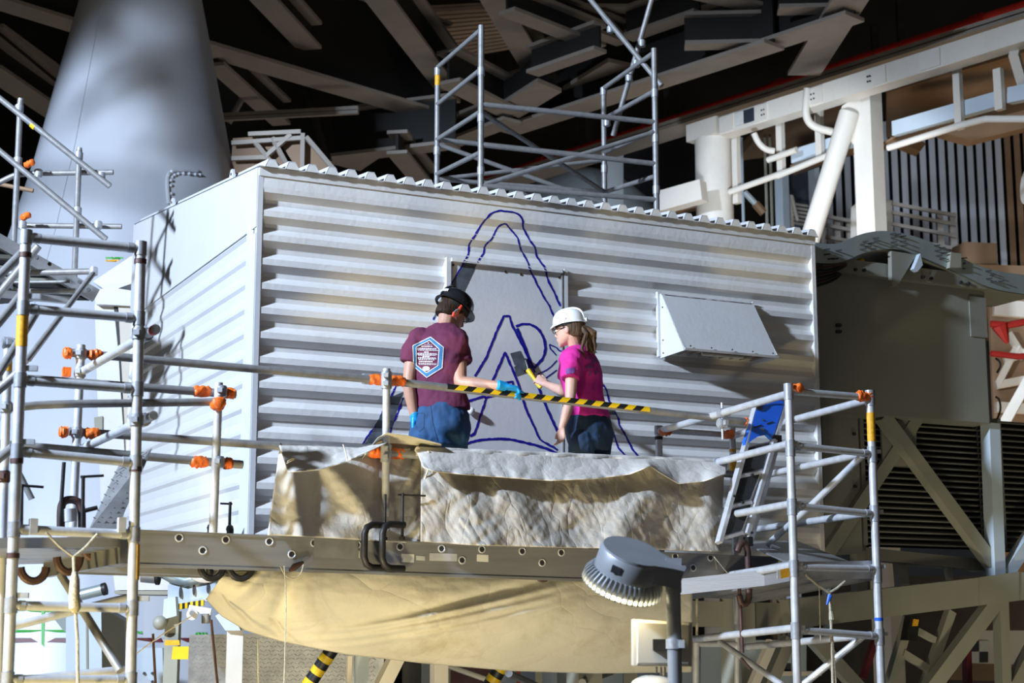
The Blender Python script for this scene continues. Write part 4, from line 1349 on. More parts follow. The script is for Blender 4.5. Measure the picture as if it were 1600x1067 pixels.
part('knee_plate', MB().prism([at(336, 962, 12.3), at(352, 985, 12.3), at(376, 985, 12.3), at(360, 950, 12.3)], V((0, .05, 0))), m_pale, vpw, smooth=False)
pf = root('perforated_column', at(228, 1067, 15.8), 'pale blue perforated plate beside the near scaffold leg', 'plate')
part('plate_face', MB().prism([at(208, 1100, 15.8), at(256, 1100, 15.8), at(254, 1012, 15.8), at(208, 1012, 15.8)], V((0, .05, 0))), m_pale, pf, smooth=False)
for j in range(2):
    for i in range(3):
        p = at(212 + i * 13, 1052 + j * 13, 15.78)
        part('hole', MB().tube(p, p + V((0, .015, 0)), .014, 8), m_ink, pf)


def hazard_pole(x1, y1, x2, y2, d, r_, n_, lab):
    h_ = root('hazard_pole', at(x1, y1, d), lab, 'pole', 'hazard striped poles')
    p, q = at(x1, y1, d), at(x2, y2, d)
    for i in range(n_):
        part('pole_band', MB().tube(p.lerp(q, i / n_), p.lerp(q, (i + 1) / n_), r_, 16), m_yellow if i % 2 else m_tapeblk, h_)


hazard_pole(462, 1100, 519, 1014, 13.6, .058, 9, 'black and yellow striped pole leaning in front of the tread plate panel')
hazard_pole(752, 1092, 790, 1030, 13.6, .06, 7, 'black and yellow striped pole stub below the middle of the lower canvas')
steel('white_brace', 578, 1110, 622, 1022, .4, .4, .09, .09, 'white slanted brace under the lower canvas', 'brace', m_wsteel)
steel('post', 686, 1100, 686, 1035, .3, .3, .10, .08, 'short white green post under the lower canvas', 'post', m_wsteel)
steel('channel', 565, 1100, 565, 1020, .1, .1, .08, .06, 'pale blue channel post beside the white slanted brace', 'post', m_pale)
steel('chain_rod', 544, 1085, 546, 1025, .1, .1, .03, .03, 'hanging pale link rod beside the tread plate panel', 'rod', m_wsteel)
for i, (x1, x2) in enumerate(((700, 770), (1010, 1075))):
    pass
thing('low_railing', MB().tube(at(700, 1040, 15), at(790, 1072, 15), .025, 8), m_wsteel, 'thin white rail under the middle of the lower canvas', 'rail')
thing('low_railing', MB().tube(at(795, 1052, 12.3), at(840, 1072, 14), .03, 8), m_steel, 'short grey tube end under the lower canvas', 'tube')
thing('low_railing', MB().tube(at(910, 1066, 12.3), at(955, 1050, 14), .028, 8), m_steel, 'short tube rising under the lower canvas beside the lamp', 'tube')
for x, w_, m_, lab in ((842, .06, m_greysteel, 'grey post end under the lower canvas'), (905, .10, m_greysteel, 'grey green post end under the lower canvas near the lamp'), (985, .12, m_greysteel, 'grey green post end right behind the street lamp'), (810, .035, m_red, 'thin red pipe end under the lower canvas')):
    p = at(x, 1100, 14.6)
    thing('post', MB().box((p + tovert(p, 1040)) / 2, V((w_ / 2, 0, 0)), V((0, w_ / 2, 0)), (tovert(p, 1040) - p) / 2), m_, lab, 'post', smooth=False)
thing('dark_machine', MB().prism([at(628, 1100, 16), at(700, 1100, 16), at(700, 1035, 16), at(628, 1035, 16)], V((0, .3, 0))), m_black, 'dark wrapped machine under the lower canvas', 'machine', smooth=False)
thing('brown_machine', MB().prism([at(700, 1100, 17), at(780, 1100, 17), at(780, 1040, 17), at(700, 1040, 17)], V((0, .3, 0))), m_maroon, 'maroon machine side under the lower canvas', 'machine', smooth=False)
thing('pale_wall_panel', MB().prism([at(780, 1110, 19), at(1110, 1110, 19), at(1110, 1030, 19), at(780, 1030, 19)], V((0, .1, 0))), m_pale, 'pale blue lit panel far below the lower canvas', 'panel', smooth=False)
thing('pale_wall_panel', MB().prism([at(1095, 1110, 18.5), at(1260, 1110, 18.5), at(1260, 1000, 18.5), at(1095, 1000, 18.5)], V((0, .1, 0))), m_pale, 'pale blue lit panel behind the yellow lit scaffold legs', 'panel', smooth=False)
thing('pale_wall_panel', MB().prism([at(1250, 1110, 18.8), at(1345, 1110, 18.8), at(1345, 1010, 18.8), at(1250, 1010, 18.8)], V((0, .1, 0))), m_hall, 'dark panel behind the outer scaffold bay', 'panel', smooth=False)
steel('white_brace', 1170, 1085, 1206, 1002, -.1, -.1, .07, .06, 'bright white brace beside the dark red clamp screw', 'brace', m_wsteel)
steel('green_brace', 1195, 1085, 1232, 998, -.2, -.2, .10, .08, 'green grey brace behind the front scaffold post', 'brace')
steel('green_brace', 1272, 1000, 1350, 1085, -.3, -.3, .11, .08, 'green grey brace crossing low between the outer scaffold posts', 'brace')
sh = root('low_shelf', at(1230, 1050, 15), 'small shelf of red, blue and white items behind the scaffold', 'shelf')
part('shelf_board', MB().box(at(1220, 1052, 15), V((.35, 0, 0)), V((0, .1, 0)), Z * .02), m_wsteel, sh, smooth=False)
for i, m_ in enumerate((m_red, m_white, m_maroon, m_bluedark)):
    part('shelf_item', MB().box(at(1204 + i * 9, 1044, 15), V((.022, 0, 0)), V((0, .05, 0)), Z * .045), m_, sh, smooth=False)
# steel under the shelter
sb = root('shelter_support', wp(LEN / 2, 4.5, -1), 'grey support girder under the white shelter', 'girder')
part('support_girder', MB().box(wp(LEN / 2 + .7, ZBOT - .14, -.5), U * (LEN / 2 - .7), N * .12, Z * .135), m_greysteel, sb, smooth=False)
part('support_girder', MB().box(wp(LEN / 2 + 1.3, ZBOT - .14, -BACK + .4), U * (LEN / 2 - 1.3), N * .12, Z * .135), m_greysteel, sb, smooth=False)
for s_ in (2.8, LEN - .5):
    for o_ in (-.5, -BACK + .4):
        part('support_leg', MB().box(wp(s_, (ZBOT - .28) / 2, o_), U * .1, N * .1, Z * (ZBOT - .28) / 2), m_greysteel, sb, smooth=False)
thing('orange_trough', MB().prism([at(-10, 1036, 16), at(54, 1042, 16), at(54, 1048, 16), at(-10, 1046, 16)], V((0, .1, 0))), m_orangepl, 'orange strip low on the cone column', 'strip', smooth=False)
# white bracket housing left of the shelter side
bk = root('white_bracket', at(190, 520, 16.3), 'white bracket housing with a black gap standing beside the shelter side', 'bracket')
DB = 16.2
part('bracket_arm', MB().prism([at(145, 440, DB), at(163, 428, DB), at(205, 400, DB), at(214, 400, DB), at(214, 440, DB), at(180, 452, DB), at(163, 452, DB)], V((0, .3, 0))), m_white, bk, smooth=False)
part('bracket_block', MB().prism([at(143, 452, DB - .1), at(180, 450, DB - .1), at(212, 455, DB - .1), at(208, 478, DB - .1), at(150, 475, DB - .1)], V((0, .3, 0))), m_white, bk, smooth=False)
part('bracket_post', MB().prism([at(148, 475, DB), at(180, 470, DB), at(205, 880, DB), at(160, 880, DB)], V((0, .2, 0))), m_white, bk, smooth=False)
part('black_gap', MB().prism([at(177, 472, DB - .02), at(183, 472, DB - .02), at(203, 700, DB - .02), at(200, 700, DB - .02)], V((0, .05, 0))), m_ink, bk, smooth=False)
part('bracket_rib', MB().prism([at(184, 462, DB - .05), at(212, 458, DB - .05), at(214, 880, DB - .05), at(206, 880, DB - .05)], V((0, .1, 0))), m_cream, bk, smooth=False)
part('window_recess', MB().prism([at(147, 652, DB - .02), at(160, 650, DB - .02), at(160, 676, DB - .02), at(148, 676, DB - .02)], V((0, .05, 0))), m_greysteel, bk, smooth=False)
# ================================================================ scaffolds
def tubo(name, x1, y1, o1, x2, y2, o2, r, mat, par, n=12, label=None):
    return part(name, MB().tube(onw(x1, y1, o1), onw(x2, y2, o2), r, n), mat, par, label)


def coupler(p, d, par, r=.025, mat=None):
    d = d.normalized()
    a, b = frame_of(d)
    mb = MB().path([p - d * .032, p - d * .026, p - d * .026, p + d * .026, p + d * .026, p + d * .032], [r + .003, r + .003, r + .009, r + .009, r + .003, r + .003], 12)
    o = part('coupler', mb, mat or m_fit, par)
    part('coupler_bolt', MB().bar(p + a * (r + .004), p + a * (r + .034), .026, .03, b), mat or m_fit, o, smooth=False)
    return o


def tape(p, d, par, r=.026, ln=.10, seed=0):
    d = d.normalized()
    a, b = frame_of(d)
    vs = []
    rings_ = []
    mb = MB()
    k, n = 9, 12
    for i in range(k):
        t = i / (k - 1) - .5
        for j in range(n):
            th = 2 * PI * j / n
            rr = (r + .004 + .013 * noise.noise(V((i * .8, math.cos(th) * 1.1 + seed, math.sin(th) * 1.1))) + .003 * (1 - abs(t * 2)))
            rr = max(rr, r * .95)
            if i in (0, k - 1):
                rr = r * .9
            mb.v.append(p + d * t * ln + (a * math.cos(th) + b * math.sin(th)) * rr)
    for i in range(k - 1):
        for j in range(n):
            mb.f.append([i * n + j, i * n + (j + 1) % n, (i + 1) * n + (j + 1) % n, (i + 1) * n + j])
            mb.m.append(0)
    mb.f += [list(range(n))[::-1], list(range((k - 1) * n, k * n))]
    mb.m += [0, 0]
    return part('orange_tape', mb, m_orange, par, sharp=55)


def down(p, q):
    """continue the line p->q to the floor"""
    d = q - p
    return p + d * (p.z / -d.z)


def ringo(p, d, par, r, ln=.05, mat=None):
    d = d.normalized()
    return part('sleeve', MB().tube(p - d * ln / 2, p + d * ln / 2, r, 14), mat or m_fit, par)


# ---- near ladder scaffold
OA = 2.76
ls = root('ladder_scaffold', onw(120, 1067, OA) * 1, 'tall aluminium ladder scaffold with gold lit rungs standing before the cone column', 'scaffold')
At, Ab = onw(41, 362, OA), onw(12, 1067, OA)
Bt, Bb = onw(220, 384, OA), onw(204, 1067, OA)
RP = .0262
part('post', MB().tube(At, down(At, Ab), RP, 16), m_alu, ls)
part('post', MB().tube(Bt, down(Bt, Bb), RP, 16), m_alu, ls)


def along(p, q, py):
    a = (p.z - tovert(p, py).z)
    z_ = tovert(p.lerp(q, .5), py).z
    t = (p.z - z_) / (p.z - q.z)
    return p + (q - p) * t


for ya, yb in ((371, 389), (482, 498), (594, 608), (705, 723), (827, 835), (946, 950), (1062, 1062)):
    pa, pb = along(At, Ab, ya), along(Bt, Bb, yb)
    d = (pb - pa).normalized()
    part('rung', MB().tube(pa, pb, .0225 if ya != 371 else .024, 14), m_alu, ls)
    for p, sgn in ((pa, 1), (pb, -1)):
        ringo(p, Ab - At, ls, RP + .004, .07)
        ringo(p + d * sgn * .05, d, ls, .0255, .03)
for y, par_ in ((399, 'A'), (868, 'A'), (409, 'B'), (733, 'B'), (720, 'A')):
    p = along(At, Ab, y) if par_ == 'A' else along(Bt, Bb, y)
    part('clip_band', MB().tube(p - Z * .012, p + Z * .012, RP + .004, 14), m_rust, ls)
for (x0, ya, yb, T, Bq) in ((35, 487, 542, At, Ab),):
    p, q = along(T, Bq, ya), along(T, Bq, yb)
    part('orange_label', MB().tube(p, q, RP + .0012, 16), m_label, ls)
p, q = along(Bt, Bb, 850), along(Bt, Bb, 906)
part('orange_label', MB().prism([p + U * .012 + N * .026, q + U * .012 + N * .026, q + U * .027 + N * .012, p + U * .027 + N * .012], N * .002), m_label, ls, smooth=False)
for y, PP, QQ in ((575, At, Ab), (690, At, Ab), (463, At, Ab), (930, At, Ab), (935, Bt, Bb)):
    p = along(PP, QQ, y)
    part('locking_pin', MB().bar(p + U * .02, p + U * .075 + N * .02, .03, .025), m_fit, ls)
# diagonal tubes of the near scaffold
for (x1, y1, o1, x2, y2, o2, r_, lab) in (
        (95, 898, 2.2, 188, 1048, 2.6, .021, None), (22, 978, 2.2, 198, 934, 2.2, .021, None), (15, 1064, 2.3, 200, 1046, 2.3, .021, None),
        (-10, 514, 2.3, 36, 458, 2.6, .022, None), (-10, 597, 2.2, 58, 486, 1.7, .022, None), (-12, 617, 2.6, 32, 580, 2.7, .022, None), (-10, 723, 2.5, 22, 697, 2.7, .022, None),
        (-10, 440, 2.3, 38, 392, 2.7, .022, None), (40, 565, 1.3, 145, 428, .6, .018, None), (50, 780, 1.3, 10, 700, 1.3, .018, None)):
    tubo('brace', x1, y1, o1, x2, y2, o2, r_, m_alu if y1 > 900 else m_steel, ls)
# rear post and its yellow label
p, q = onw(13, 530, 1.6), onw(4, 830, 1.6)
part('post', MB().tube(p, down(p, q), .0245, 12), m_alu, ls)
part('orange_label', MB().tube(p.lerp(q, .1), p.lerp(q, .17), .026, 12), m_label, ls)
coupler(p.lerp(q, .36), q - p, ls)
coupler(p.lerp(q, .72), q - p, ls, mat=m_rust)
coupler(p.lerp(q, .02), U, ls)
# outrigger tubes with open ends running back to the rail post
for (x1, y1, x2, y2) in ((244, 514, 128, 581), (240, 649, 130, 700)):
    q_, p_ = onw(x1, y1, OA + .02), onw(x2, y2, 1.28)
    part('outrigger_tube', MB().pipe_end(p_, q_, .0235, 14), m_alu, ls)
    part('tube_bore', MB().tube(q_ - (q_ - p_).normalized() * .012, q_ - (q_ - p_).normalized() * .010, .019, 12), m_dark, ls)
    if y1 == 514:
        part('red_tape', MB().tube(q_ - (q_ - p_).normalized() * .05, q_ - (q_ - p_).normalized() * .005, .0255, 14), m_redstrap, ls)
    c = along(Bt, Bb, y1 + 8)
    coupler(c, Bb - Bt, ls)
    coupler(q_.lerp(p_, .12), q_ - p_, ls)
# near scaffold deck
dk = root('scaffold_deck', onw(110, 870, 2.2), 'shaded plank deck seen from below between the posts of the near scaffold', 'deck')
p0, p1 = onw(-20, 840, 2.7), onw(196, 838, 2.7)
for i in range(5):
    a, b = -N * (.02 + .40 * i), -N * (.41 + .40 * i)
    part('deck_board', MB().hexa([p0 + a - Z * .05, p1 + a - Z * .05, p1 + b - Z * .05, p0 + b - Z * .05, p0 + a, p1 + a, p1 + b, p0 + b]), m_plank, dk, smooth=False)
part('deck_edge', MB().bar(p1 - Z * .06, p1 - N * 2.0 - Z * .06, .04, .14), m_plank, dk, smooth=False)
for y, x in ((822, 52), (820, 190)):
    pp = onw(x, y, 2.77)
    part('deck_hook', MB().box(pp, U * .018, N * .02, Z * .035), m_alu, dk, smooth=False)
# loose tread plate leaning at the deck
tp = onw(190, 765, 1.9)
q = [onw(186, 727, 1.75), onw(238, 700, 1.75), onw(183, 828, 2.1), onw(140, 826, 2.1)]
lt = root('leaning_tread_plate', q[3], 'narrow patterned aluminium plate leaning upright behind the near scaffold post', 'plate')
part('plate', MB().prism(q, -N * .012), m_checker, lt, smooth=False)
mb = MB()
for i in range(6):
    for j in range(16):
        u_, v_ = (i + .5 + (.5 if j % 2 else 0)) / 7, (j + .6) / 17
        p = q[0].lerp(q[1], u_).lerp(q[3].lerp(q[2], u_), v_) + N * .002
        s_ = 1 if (i + j) % 2 else -1
        mb.bar(p - U * .014 - Z * .010 * s_, p + U * .014 + Z * .010 * s_, .005, .005, N)
part('tread_pattern', mb, m_checker, lt, smooth=False, kind='stuff')
# rope with a knot
rp_ = root('knotted_rope', onw(121, 1067, 2.5), 'pale rope with a thick knot hanging in the near scaffold', 'rope')
RO = 2.85
part('rope_line', MB().path([onw(x, y, RO) for x, y in ((115, 868), (116, 895), (118, 955), (121, 1000), (122, 1100))], .008, 8), m_rope, rp_)
part('rope_knot', MB().path([onw(x, y, RO) for x, y in ((117, 893), (117, 905), (116, 930), (117, 950), (118, 957))], [.012, .022, .026, .028, .012], 10), m_rope, rp_)
for (a, b) in (((115, 870), (72, 832)), ((115, 870), (152, 834))):
    part('rope_leg', MB().path([onw(*a, RO), onw((a[0] + b[0]) / 2, (a[1] + b[1]) / 2 + 3, RO), onw(*b, RO)], .006, 8), m_rope, rp_)

# ---- upper stair landing rails, further back
us = root('landing_scaffold', at(70, 470, 13), 'galvanised stair landing scaffold with crossing rails before the cone column', 'scaffold')
DU = 13.0


def tubd(nm, x1, y1, d1, x2, y2, d2, r_, mat, par):
    return part(nm, MB().tube(at(x1, y1, d1), at(x2, y2, d2), r_, 12), mat, par)


for x1, y1, x2, y2 in ((32, 157, 21, 395), (124, 234, 116, 440)):
    p, q = at(x1, y1, DU), at(x2, y2, DU)
    part('post', MB().tube(p, q, .024, 12), m_steel, us)
    part('post_cap', MB().tube(p - Z * .01, p + Z * .015, .021, 12), m_fit, us)
tubd('rail', -10, 146, DU - .06, 172, 291, DU - .06, .024, m_steel, us)
tubd('rail', -10, 228, DU - .06, 166, 374, DU - .06, .024, m_steel, us)
tubd('rail', 60, 271, DU + .06, 177, 269, DU + .06, .022, m_steel, us)
tubd('rail', 26, 352, DU + .06, 190, 354, DU + .06, .022, m_steel, us)
part('bent_rail', MB().path([at(x, y, DU + .06) for x, y in smoothpath([(-10, 290), (15, 277), (28, 272), (62, 271)], 2)], .022, 12), m_steel, us)
tubd('rail', -10, 286, DU + .4, 52, 298, DU + .4, .018, m_tan, us)
for x, y in ((30, 170), (123, 244), (28, 252), (121, 330), (158, 276), (153, 352), (35, 352), (60, 271)):
    coupler(at(x, y, DU - .03), Z, us)
for x, y in ((46, 256), (40, 338)):
    tape(at(x, y, DU - .1), V((1, -.6, .2)), us, .02, .09, x)
tubd('rail_tape', 49, 194, DU - .06, 55, 199, DU - .06, .0255, m_yellow, us)
# landing underside: stringers, treads, grating
ld = root('stair_landing', at(80, 430, 12.6), 'grey stair landing with dark grating seen from below', 'stair')
DL = 12.5
for (x1, y1, x2, y2, h_) in ((-10, 372, 150, 462, .10), (-10, 432, 40, 462, .05), (-10, 458, 110, 470, .05)):
    part('stringer', MB().bar(at(x1, y1, DL), at(x2, y2, DL + .3), .05, h_), m_checker, ld, smooth=False)
hl = None
for x, y in ((57, 402), (77, 412), (100, 425), (124, 440), (138, 452)):
    p = at(x, y, DL - .06)
    part('stringer_hole', MB().tube(p, p + V((0, .02, 0)), .014, 10), m_ink, ld)
for i in range(9):
    t = i / 8
    y = 392 + t * 70
    p, q = at(-10, y, DL + .1), at(40 + t * 100, y + 4, DL + .4)
    part('grating_bar', MB().bar(p, q, .05, .03), m_greysteel if i % 2 else m_dark, ld, smooth=False)
part('grating_back', MB().prism([at(-10, 385, DL + .6), at(60, 400, DL + .6), at(146, 462, DL + .6), at(-10, 475, DL + .6)], V((0, .02, 0))), m_dark, ld, smooth=False)
tubd('cross_tube', 12, 427, DL - .1, 142, 424, DL - .1, .024, m_steel, ld)
tubd('cross_tube', 22, 441, DL + .1, 110, 440, DL + .1, .012, m_steel, ld)
tubd('cross_tube', 45, 455, DL + .1, 118, 454, DL + .1, .018, m_steel, ld)
coupler(at(146, 424, DL - .1), Z, ld)
tubd('brace', -10, 470, DL - .2, 60, 384, DL - .2, .03, m_steel, ld)
tubd('brace', 144, 428, DL - .1, 45, 562, DL - .6, .02, m_steel, ld)
0 and thing('red_marker', MB().prism([at(103, 458, 13.2), at(118, 456, 13.2), at(116, 460, 13.2), at(106, 461, 13.2)], V((0, .03, 0))), m_red, 'tiny red marker under the stair landing', 'marker', smooth=False)

# ---- guard rail between the scaffolds
OR = 1.25
gr = root('guard_rail', onw(603, 840, OR), 'grey tube guard rail with orange taped clamps along the platform', 'rail')
RT = .0242
tubo('rail', 112, 551, OR, 606, 595, OR, RT, m_steel, gr)
ra, rb = onw(570, 591, OR - .055), onw(1168, 659, OR - .03)
part('rail', MB().tube(ra, rb, RT, 14), m_steel, gr)
tubo('rail', 108, 674, OR, 436, 697, OR, RT, m_steel, gr)
tubo('rail', 430, 696, OR - .01, 664, 712, OR - .01, RT, m_steel, gr)
tubo('rail', 640, 709, OR - .04, 1160, 742, OR - .04, RT, m_steel, gr)
pt, pb = onw(604, 576, OR + .055), onw(602, 842, OR + .055)
part('post', MB().tube(pt, pb, .0235, 14), m_alu, gr)
for y in (593, 707):
    c = along(pt, pb, y)
    coupler(c + Z * .02, pb - pt, gr)
    coupler(c - Z * .03, pb - pt, gr)
    tape(onw(588, y, OR), U, gr, .027, .10, y)
    tape(onw(621, y + 2, OR - .02), U, gr, .027, .10, y + 3)
coupler(onw(573, 592, OR - .055), U, gr)
# black and yellow tape wound round the rail
n_, k_ = 14, 12
mb = MB()
x0, x1 = 697, 1013
tt0 = None


def rail_at(px):
    # point of the rail that shows at picture column px
    lo, hi = 0.0, 1.0
    for _ in range(40):
        m = (lo + hi) / 2
        p = ra.lerp(rb, m)
        v_ = p - CAM
        x = 800 + F * v_.x / (v_.y * CP + v_.z * SP)
        if x < px:
            lo = m
        else:
            hi = m
    return ra.lerp(rb, lo)


pA, pB = rail_at(x0), rail_at(x1)
d = (pB - pA).normalized()
a, b = frame_of(d)
# a wide band wound round the tube; diagonal fields alternate yellow and black
LT = (pB - pA).length
nn = 24
ks = 24
for i in range(ks + 1):
    for j in range(nn):
        th = 2 * PI * j / nn
        nrm = a * math.cos(th) + b * math.sin(th)
        sh_ = .028 * nrm.dot(Z) * 1.0
        t = LT * i / ks
        if 0 < i < ks:
            t += sh_
        mb.v.append(pA + d * t + nrm * (RT + .0015))
for i in range(ks):
    for j in range(nn):
        j2 = (j + 1) % nn
        nrm = a * math.cos(2 * PI * (j + .5) / nn) + b * math.sin(2 * PI * (j + .5) / nn)
        if nrm.dot(Z) < -.45:
            continue
        mb.f.append([i * nn + j, i * nn + j2, (i + 1) * nn + j2, (i + 1) * nn + j])
        mb.m.append(i % 2)
part('hazard_tape', mb, [m_tapeblk, m_yellow], gr, 'black and yellow striped tape on the rail', smooth=False)
# rail end taped
tape(onw(1167, 659, OR - .03), U, gr, .02, .05, 5)
# post G with clamps
gt, gb = onw(127, 539, OR + .05), onw(113, 832, OR + .05)
part('post', MB().tube(gt, gb, .0245, 14), m_alu, gr)
for y, dx in ((553, 0), (676, -3)):
    c = along(gt, gb, y)
    coupler(c, gb - gt, gr)
    tape(c - U * .075, U, gr, .026, .05, y)
    tape(c + U * .085, U, gr, .026, .08, y + 1)
    coupler(c - Z * .105, gb - gt, gr)
    p = c - Z * .11 - U * .075
    part('orange_tape', MB().box(p, U * .022, N * .02, Z * .026), m_orange, gr, smooth=False)
# outer low rail with post H
lo_ = root('low_guard_rail', onw(340, 830, 1.55), 'lower grey rails ending at a short post before the shelter side', 'rail')
OH = 1.5
ht, hb = onw(342, 598, OH + .05), onw(333, 832, OH + .05)
part('post', MB().tube(ht, hb, .0245, 14), m_alu, lo_)
for (xa, ya, xb, yb) in ((-10, 588, 368, 616), (-10, 693, 379, 726)):
    q_ = onw(xb, yb, OH)
    p_ = onw(xa, ya, OH)
    part('rail', MB().pipe_end(p_, q_, RT, 14), m_steel, lo_)
    c = onw(342 - (4 if ya > 600 else 0), yb - 3, OH)
    tape(c - U * .10, U, lo_, .027, .10, ya)
    tape(c + U * .065, U, lo_, .027, .06, ya + 1)
    coupler(c + N * .05, hb - ht, lo_)
part('rail', MB().path([onw(x, y, o) for x, y, o in ((20, 637, 1.62), (60, 633, 1.6), (110, 631, 1.58), (335, 628, OH + .03))], .0225, 12), m_steel, lo_)
tape(onw(341, 631, OH + .09), N, lo_, .034, .09, 77)

# ---- platform
PO = 1.38
pf_ = root('work_platform', onw(680, 870, PO), 'long aluminium plank platform with a holed edge beam, carrying two painters', 'platform')
b1, b2 = onw(140, 853, PO), onw(1216, 894, PO)
part('edge_beam', MB().bar(b1 - N * .04, b2 - N * .04, .08, .205), m_plank, pf_, smooth=False)
part('beam_lip', MB().bar(b1 - N * .01 + Z * .097, b2 - N * .01 + Z * .097, .035, .012), m_plank, pf_, smooth=False)
part('beam_lip', MB().bar(b1 - N * .01 - Z * .097, b2 - N * .01 - Z * .097, .035, .016), m_plank, pf_, smooth=False)
for i in range(3):
    a = .09 + i * .42
    part('deck_board', MB().bar(b1 - N * (a + .2) + Z * .06, b2 - N * (a + .2) + Z * .06, .40, .05), m_plank, pf_, smooth=False)
part('edge_beam', MB().bar(b1 - N * 1.31, b2 - N * 1.31, .06, .205), m_plank, pf_, smooth=False)
for i in range(9):
    t = (i + .5) / 9
    c = b1.lerp(b2, t)
    part('cross_bearer', MB().bar(c - N * .08 - Z * .05, c - N * 1.28 - Z * .05, .07, .08), m_plank, pf_, smooth=False)
part('lower_ledge', MB().bar(b1 - N * .30 - Z * .115, b2 - N * .30 - Z * .115, .10, .03), m_plank, pf_, smooth=False)
rim = None
for x, y in ((280, 840), (353, 843), (317, 860), (421, 846), (491, 848), (456, 866), (558, 851), (625, 854), (690, 857), (753, 858), (722, 875), (816, 861), (877, 863), (847, 879), (1055, 869), (1083, 887), (1110, 871), (1196, 889)):
    p = onw(x, y, PO)
    if rim is None:
        rim = part('hole_rim', MB().path([p + (U * math.cos(t) + Z * math.sin(t)) * .021 for t in [PI * 2 * i / 16 for i in range(16)]], .005, 6, closed=True), m_alu, pf_)
        hole = part('hole', MB().tube(p + N * .001, p + N * .002, .0185, 14), m_ink, pf_)
    else:
        again(rim, p, pf_)
        again(hole, p + N * .0015, pf_)
for x0, x1, y0, y1 in ((546, 562, 859, 871), (627, 647, 865, 878), (671, 714, 864, 876), (745, 763, 866, 877), (650, 664, 868, 875)):
    part('worn_sticker', MB().prism([onw(x0, y1, PO + .001), onw(x1, y1 + 1, PO + .001), onw(x1, y0 + 1, PO + .001), onw(x0, y0, PO + .001)], N * .001), m_paper if x0 not in (671, 650) else m_alu, pf_, smooth=False)
part('end_plate', MB().prism([onw(490, 826 + 11, PO + .003), onw(560, 840, PO + .003), onw(560, 873, PO + .003), onw(490, 870, PO + .003)], N * .002), m_checker, pf_, smooth=False)

# ---- clamps
CG = 'iron screw clamps gripping the platform edge'


def c_clamp(px, yt, yb, off, ln, lab, screw_top=None, mat=None, r_=.021, dirv=None, bar_dir=1, bar=True, group=CG):
    mat = mat or m_black
    dirv = (dirv or (U * .86 - N * .30)).normalized()
    s1, s0 = onw(px, yt, off), onw(px, yb, off)
    s0 = V((s1.x, s1.y, s0.z))
    c_ = root('screw_clamp', s0, lab, 'clamp', group)
    rr = .058
    pts = [s1 + dirv * ln, s1 + dirv * rr, s1 + dirv * rr * .3 - Z * rr * .3, s1 - Z * rr, s0 + Z * rr, s0 + dirv * rr * .3 + Z * rr * .3, s0 + dirv * rr, s0 + dirv * ln]
    part('clamp_frame', MB().path(pts, r_, 10), mat, c_)
    if screw_top:
        b = s1 + dirv * ln * .92
        t = tovert(b, screw_top)
        sc_ = part('clamp_screw', MB().tube(b - Z * .08, t, .009, 8), mat, c_)
        part('screw_shoe', MB().tube(b - Z * .09, b - Z * .07, .018, 10), mat, c_)
        if bar:
            part('handle_bar', MB().tube(t - Z * .012 - U * .03 * bar_dir, t - Z * .012 + U * .15 * bar_dir, .006, 8), mat, c_)
    return c_


c_clamp(570, 819, 886, 1.46, .17, 'black platform edge clamp without handle, first of the pair under the tall rail post', 772, bar=False)
c_clamp(598, 818, 887, 1.47, .17, 'black platform edge clamp with a long handle bar beside the tall rail post', 770)
c_clamp(330, 822, 897, 1.30, .15, 'black clamp at the foot of the short rail post, plain upright screw', 782, bar=False, dirv=U * .25 - N)
c_clamp(360, 824, 899, 1.30, .15, 'black clamp at the foot of the short rail post, small crank on top', 784, dirv=U * .25 - N, bar_dir=-.4)
for (x, ya, lab) in ((317, 898, 'iron clamp foot curling below the platform, by the pale ring'), (362, 899, 'iron clamp foot curling below the platform, by the canvas corner')):
    pts = [onw(x + 18 * math.cos(t) + 14, 884 + 20 * math.sin(t), 1.36) for t in [PI * i / 10 for i in range(11)]]
    thing('clamp_foot', MB().path(pts, .020, 8), m_black, lab, 'clamp', CG)
# clamps of the near scaffold deck
for (x, y, w_, h_, off, lab, m_) in ((52, 886, 20, 22, 2.5, 'brown clamp foot looping below the near scaffold deck, beside its outer post', m_rust), (107, 870, 18, 24, 2.3, 'brown clamp foot looping below the near scaffold deck, beside the knotted rope', m_rust), (152, 852, 22, 22, 2.0, 'brown clamp foot looping below the near scaffold deck, under the leaning plate', m_rust)):
    pts = [onw(x + w_ * math.cos(t), y + h_ * math.sin(t), off) for t in [PI * i / 12 for i in range(13)]]
    thing('clamp_foot', MB().path(pts, .021, 8), m_, lab, 'clamp', 'clamps on the near scaffold deck')
cl = root('screw_clamp', onw(110, 830, 1.6), 'big brown screw clamp with black screws standing on the near scaffold deck', 'clamp', 'clamps on the near scaffold deck')
pts = [onw(x, y, 1.6) for x, y in smoothpath([(95, 828), (95, 792), (100, 782), (112, 780), (124, 784), (128, 796), (128, 828)], 2)]
part('clamp_frame', MB().path(pts, .022, 10), m_rust, cl)
part('clamp_screw', MB().tube(onw(93, 830, 1.62), onw(100, 722, 1.62), .011, 8), m_black, cl)
part('clamp_boss', MB().tube(onw(108, 815, 1.6), onw(107, 795, 1.6), .04, 12), m_alu, cl)
part('handle_bar', MB().tube(onw(132, 798, 1.62), onw(152, 793, 1.62), .012, 8), m_black, cl)
